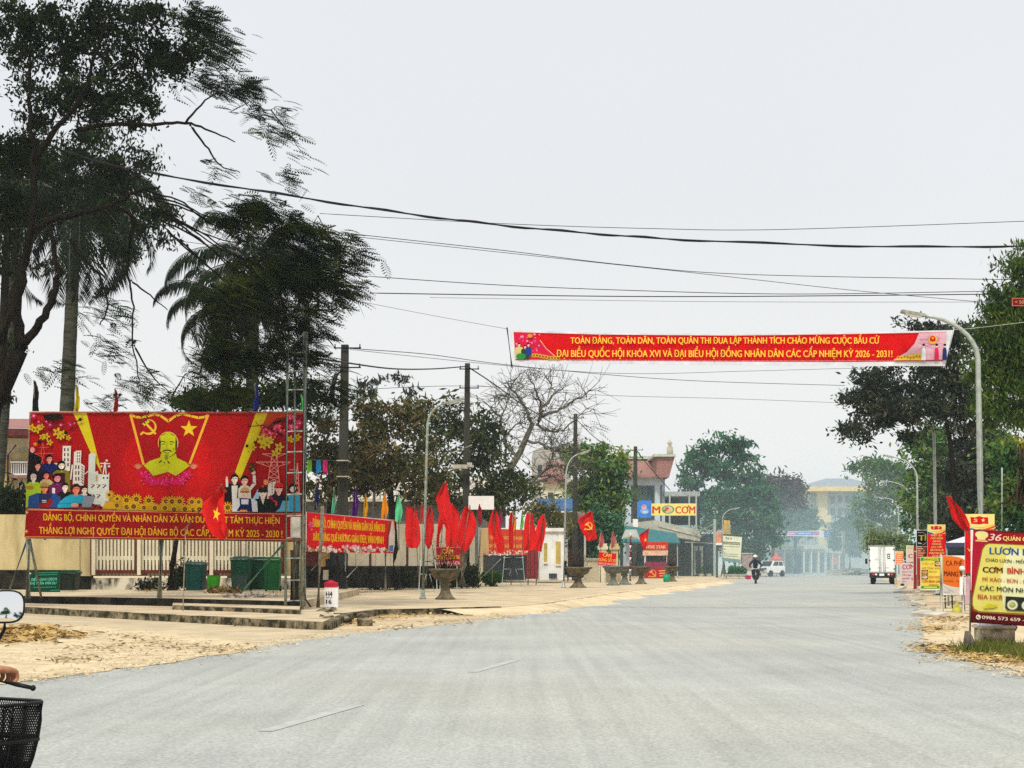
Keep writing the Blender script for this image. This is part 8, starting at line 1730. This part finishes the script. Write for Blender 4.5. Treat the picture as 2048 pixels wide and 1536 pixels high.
    def at(u, s):
        q = ring(zt + (zb - zt) * s, Kz(s)); L = [(q[(i + 1) % 8] - q[i]).length for i in range(8)]; x = (u % 1) * sum(L)
        for i in range(8):
            if x <= L[i]: return q[i] + (q[(i + 1) % 8] - q[i]) * (x / L[i])
            x -= L[i]
        return q[0]
    for k in range(92):
        for sg in (-1, 1):
            m.tube([at(k / 92 + sg * s * .16, s) for s in [i / 12 for i in range(13)]], .0026, 3)
    m.build('basket_mesh', blk, bs)
    # the rider: mostly outside the frame; jacket, trousers, head, bare right hand on the grip
    r = thing('person', 'scooter rider at the left picture edge, bare right hand closed round the grip', 'person', tuple(o - fx * .55))
    jk = mat('dark_jacket', (.02, .02, .03), .85, .3); tr_ = mat('dark_trousers', (.03, .03, .04), .85, .3)
    sh = P(.20, -.52, 1.33); el = P(.36, -.33, 1.05); wr = hc - fx * .125 + UP * .05
    V = [P(0, -.72, .86), P(0, -.68, 1.05), P(0, -.60, 1.25), P(0, -.56, 1.38), P(0, -.53, 1.47), P(0, -.50, 1.60), P(0, -.49, 1.70),
         sh, el, wr, P(-.20, -.52, 1.33), P(-.36, -.33, 1.05), P(-.30, -.12, hz + .04),
         P(.11, -.70, .80), P(.15, -.28, .78), P(.13, -.34, .36), P(.13, -.22, .33), P(-.11, -.70, .80), P(-.15, -.28, .78), P(-.13, -.34, .36), P(-.13, -.22, .33)]
    E = [(0, 1), (1, 2), (2, 3), (3, 4), (4, 5), (5, 6), (3, 7), (7, 8), (8, 9), (3, 10), (10, 11), (11, 12), (0, 13), (13, 14), (14, 15), (15, 16), (0, 17), (17, 18), (18, 19), (19, 20)]
    rad = [.15, .14, .155, .10, .055, .085, .08, .065, .05, .034, .065, .05, .03, .09, .065, .05, .04, .09, .065, .05, .04]
    skin_body('body', V, E, rad, jk, r)
    m = MB(); m.lathe([(.01, .13), (.09, .11), (.13, .04), (.135, -.04), (.12, -.06), (.11, -.04)], tuple(P(0, -.49, 1.70)), 16); m.build('helmet', mat('helmet_grey', (.25, .26, .28), .4), r)
    # right hand: palm over the grip, four fingers curling over the front, thumb beneath
    kn = hc + UP * .024 - fx * .006
    HV = [wr, hc - fx * .055 + UP * .045, kn + UP * .012]; HE = [(0, 1), (1, 2)]; HR = [(.030, .024), (.042, .024), (.040, .018)]
    for i, (q, l) in enumerate(((.034, .9), (.012, 1.0), (-.010, .95), (-.031, .78))):
        b = kn + rt * q * -1 * -1 + UP * .004; k0 = len(HV)
        HV += [b + fx * .012 * l + UP * .010, b + fx * .040 * l + UP * .002, b + fx * .046 * l - UP * .026 * l, b + fx * .028 * l - UP * .044 * l]
        HE += [(2, k0), (k0, k0 + 1), (k0 + 1, k0 + 2), (k0 + 2, k0 + 3)]; HR += [.0115, .0100, .0092, .0080]
    k0 = len(HV); HV += [hc - fx * .03 - rt * .045 + UP * .02, hc - fx * .012 - rt * .052 - UP * .012, hc + fx * .014 - rt * .046 - UP * .026]; HE += [(1, k0), (k0, k0 + 1), (k0 + 1, k0 + 2)]; HR += [.013, .0115, .0095]
    skin_body('hand', HV, HE, HR, skin_m, r, 2)
    m = MB(); m.tube([wr - (wr - el).normalized() * .07, wr - (wr - el).normalized() * .01], [.046, .042], 12); m.build('cuff', jk, r)
foreground_rider()

def far_rider():
    d = 100; o = W(1511, 1128, d); o.z = .01; fx = Vector((-.12, -1, 0)).normalized(); o = o + fx * .15
    t = thing('motorcycle', 'dark motorcycle coming towards the camera on the left lane', 'motorcycle', tuple(o)); P, rt = scooter(t, o, fx)
    m = MB(); m.tube([P(-.34, -.06, 1.02), P(-.15, .02, .98), P(.15, .02, .98), P(.34, -.06, 1.02)], .016, 6); m.build('handlebar', white_p, t)
    m = MB(); m.lathe([(.01, -.07), (.07, -.06), (.09, 0), (.07, .06), (.01, .07)], tuple(P(0, .12, .88)), 12); m.build('headlight', glassd, t)
    for s in (-1, 1): m = MB(); m.tube([P(s * .2, 0, 1.0), P(s * .34, .02, 1.2)], .008, 5); m.obox(P(s * .38, .02, 1.22), .1, .03, .07, math.atan2(fx.y, fx.x) + math.pi / 2); m.build('mirror', blk, t)
    r = thing('person', 'motorcyclist in dark jacket and pale helmet riding towards the camera', 'person', tuple(o - fx * .5)); jk = MATS['dark_jacket']
    V = [P(0, -.68, .86), P(0, -.64, 1.1), P(0, -.56, 1.36), P(0, -.53, 1.52), P(0, -.50, 1.60), P(0, -.46, 1.70), P(0, -.45, 1.80), P(.22, -.50, 1.46), P(.40, -.32, 1.2), P(.30, -.08, 1.04), P(-.22, -.50, 1.46), P(-.40, -.32, 1.2), P(-.30, -.08, 1.04), P(.13, -.66, .82), P(.22, -.18, .84), P(.17, -.22, .42), P(.17, -.08, .36), P(-.13, -.66, .82), P(-.22, -.18, .84), P(-.17, -.22, .42), P(-.17, -.08, .36)]
    E = [(0, 1), (1, 2), (2, 3), (3, 4), (4, 5), (5, 6), (3, 7), (7, 8), (8, 9), (3, 10), (10, 11), (11, 12), (0, 13), (13, 14), (14, 15), (15, 16), (0, 17), (17, 18), (18, 19), (19, 20)]
    rad = [.16, .17, .19, .12, .06, .09, .08, .085, .065, .045, .085, .065, .045, .10, .075, .06, .05, .10, .075, .06, .05]
    skin_body('body', V, E, rad, jk, r)
    m = MB(); m.lathe([(.01, .17), (.09, .15), (.135, .08), (.14, .02), (.15, .0), (.12, .01)], tuple(P(0, -.44, 1.74)), 14); m.build('helmet', mat('helmet_pale', (.55, .56, .52), .4), r)
    m = MB(); m.lathe([(.01, -.11), (.05, -.10), (.078, -.04), (.082, .02), (.06, .06)], tuple(P(0, -.405, 1.74)), 12); m.build('face', skin_m, r)
    for s in (-1, 1): m = MB(); m.lathe([(.005, -.05), (.03, -.04), (.045, 0), (.03, .04), (.005, .05)], tuple(P(s * .30, -.06, 1.04)), 8); m.build('hand', skin_m, r)
far_rider()
def seated():
    d = 100; b = W(1131, 1128, d); b.z = .45; t = thing('person', 'small dark figure seated by the stall beyond the white gatehouse', 'person', tuple(b))
    P = lambda x, y, z: Vector((b.x + x, b.y + y, z))
    V = [P(0, 0, .6), P(0, .02, .85), P(0, 0, 1.1), P(0, -.02, 1.2), P(0, -.04, 1.32), P(0, -.05, 1.42), P(.2, -.02, 1.05), P(.25, -.15, .8), P(.12, -.36, .68), P(-.2, -.02, 1.05), P(-.25, -.15, .8), P(-.12, -.36, .68), P(.1, -.1, .58), P(.14, -.45, .58), P(.14, -.46, .2), P(-.1, -.1, .58), P(-.14, -.45, .58), P(-.14, -.46, .2)]
    E = [(0, 1), (1, 2), (2, 3), (3, 4), (4, 5), (2, 6), (6, 7), (7, 8), (2, 9), (9, 10), (10, 11), (0, 12), (12, 13), (13, 14), (0, 15), (15, 16), (16, 17)]
    skin_body('body', V, E, [.15, .15, .13, .06, .085, .08, .06, .05, .04, .06, .05, .04, .09, .065, .05, .09, .065, .05], MATS['dark_jacket'], t)
    m = MB(); m.lathe([(.01, .13), (.07, .11), (.1, .04), (.1, -.03), (.08, -.08)], tuple(P(0, -.03, 1.40)), 12); m.build('hair', blk, t)
    s = thing('stool', 'low dark stool under the seated figure by the stall', 'stool', tuple(P(0, 0, .1))); m = MB(); m.obox(P(0, .02, .44), .36, .34, .05); m.build('seat', bark_b, s)
    for x in (-.14, .14):
        for y in (-.12, .15): m = MB(); m.bar(P(x, y, .12), P(x, y, .43), .04); m.build('leg', bark_b, s)
seated()

# ------------------------------------------------------------------ haze: even pale air round everything, sky outside
hm = bpy.data.materials.new('haze_air'); hm.use_nodes = True; n = hm.node_tree; n.nodes.clear()
o_ = n.nodes.new('ShaderNodeOutputMaterial'); v_ = n.nodes.new('ShaderNodeVolumePrincipled'); v_.inputs['Color'].default_value = (.80, .90, .93, 1); v_.inputs['Density'].default_value = HAZE
v_.inputs['Anisotropy'].default_value = .2
n.links.new(v_.outputs[0], o_.inputs['Volume'])
hz = MB(); hz.box(-175, -85, -1, 195, 335, 26); hzo = hz.build('haze', hm, kind='stuff')

# drifting smoke over the far end of the street, thickening with distance
sm = bpy.data.materials.new('street_smoke'); sm.use_nodes = True; n = sm.node_tree; n.nodes.clear()
o_ = n.nodes.new('ShaderNodeOutputMaterial'); v_ = n.nodes.new('ShaderNodeVolumePrincipled'); v_.inputs['Color'].default_value = (.64, .86, .93, 1); v_.inputs['Anisotropy'].default_value = .2
tc_ = n.nodes.new('ShaderNodeTexCoord'); sx_ = n.nodes.new('ShaderNodeSeparateXYZ'); n.links.new(tc_.outputs['Object'], sx_.inputs[0])
def ramp(src, a, b, lo, hi):
    q = n.nodes.new('ShaderNodeMapRange'); q.interpolation_type = 'SMOOTHSTEP'
    for i, v in enumerate((a, b, lo, hi)): q.inputs[i + 1].default_value = v
    n.links.new(src, q.inputs[0]); return q.outputs[0]
def mul(a, b):
    q = n.nodes.new('ShaderNodeMath'); q.operation = 'MULTIPLY'; n.links.new(a, q.inputs[0])
    if isinstance(b, float): q.inputs[1].default_value = b
    else: n.links.new(b, q.inputs[1])
    return q.outputs[0]
dens = mul(mul(mul(ramp(sx_.outputs[1], 95, 190, 0, 1), ramp(sx_.outputs[2], 2, 15, 1, 0)), ramp(sx_.outputs[0], -12, 26, 0, 1)), .0105)
n.links.new(dens, v_.inputs['Density']); n.links.new(v_.outputs[0], o_.inputs['Volume'])
sb = MB(); sb.box(-14, 94, -.9, 150, 330, 25); sb.build('smoke', sm, kind='stuff')
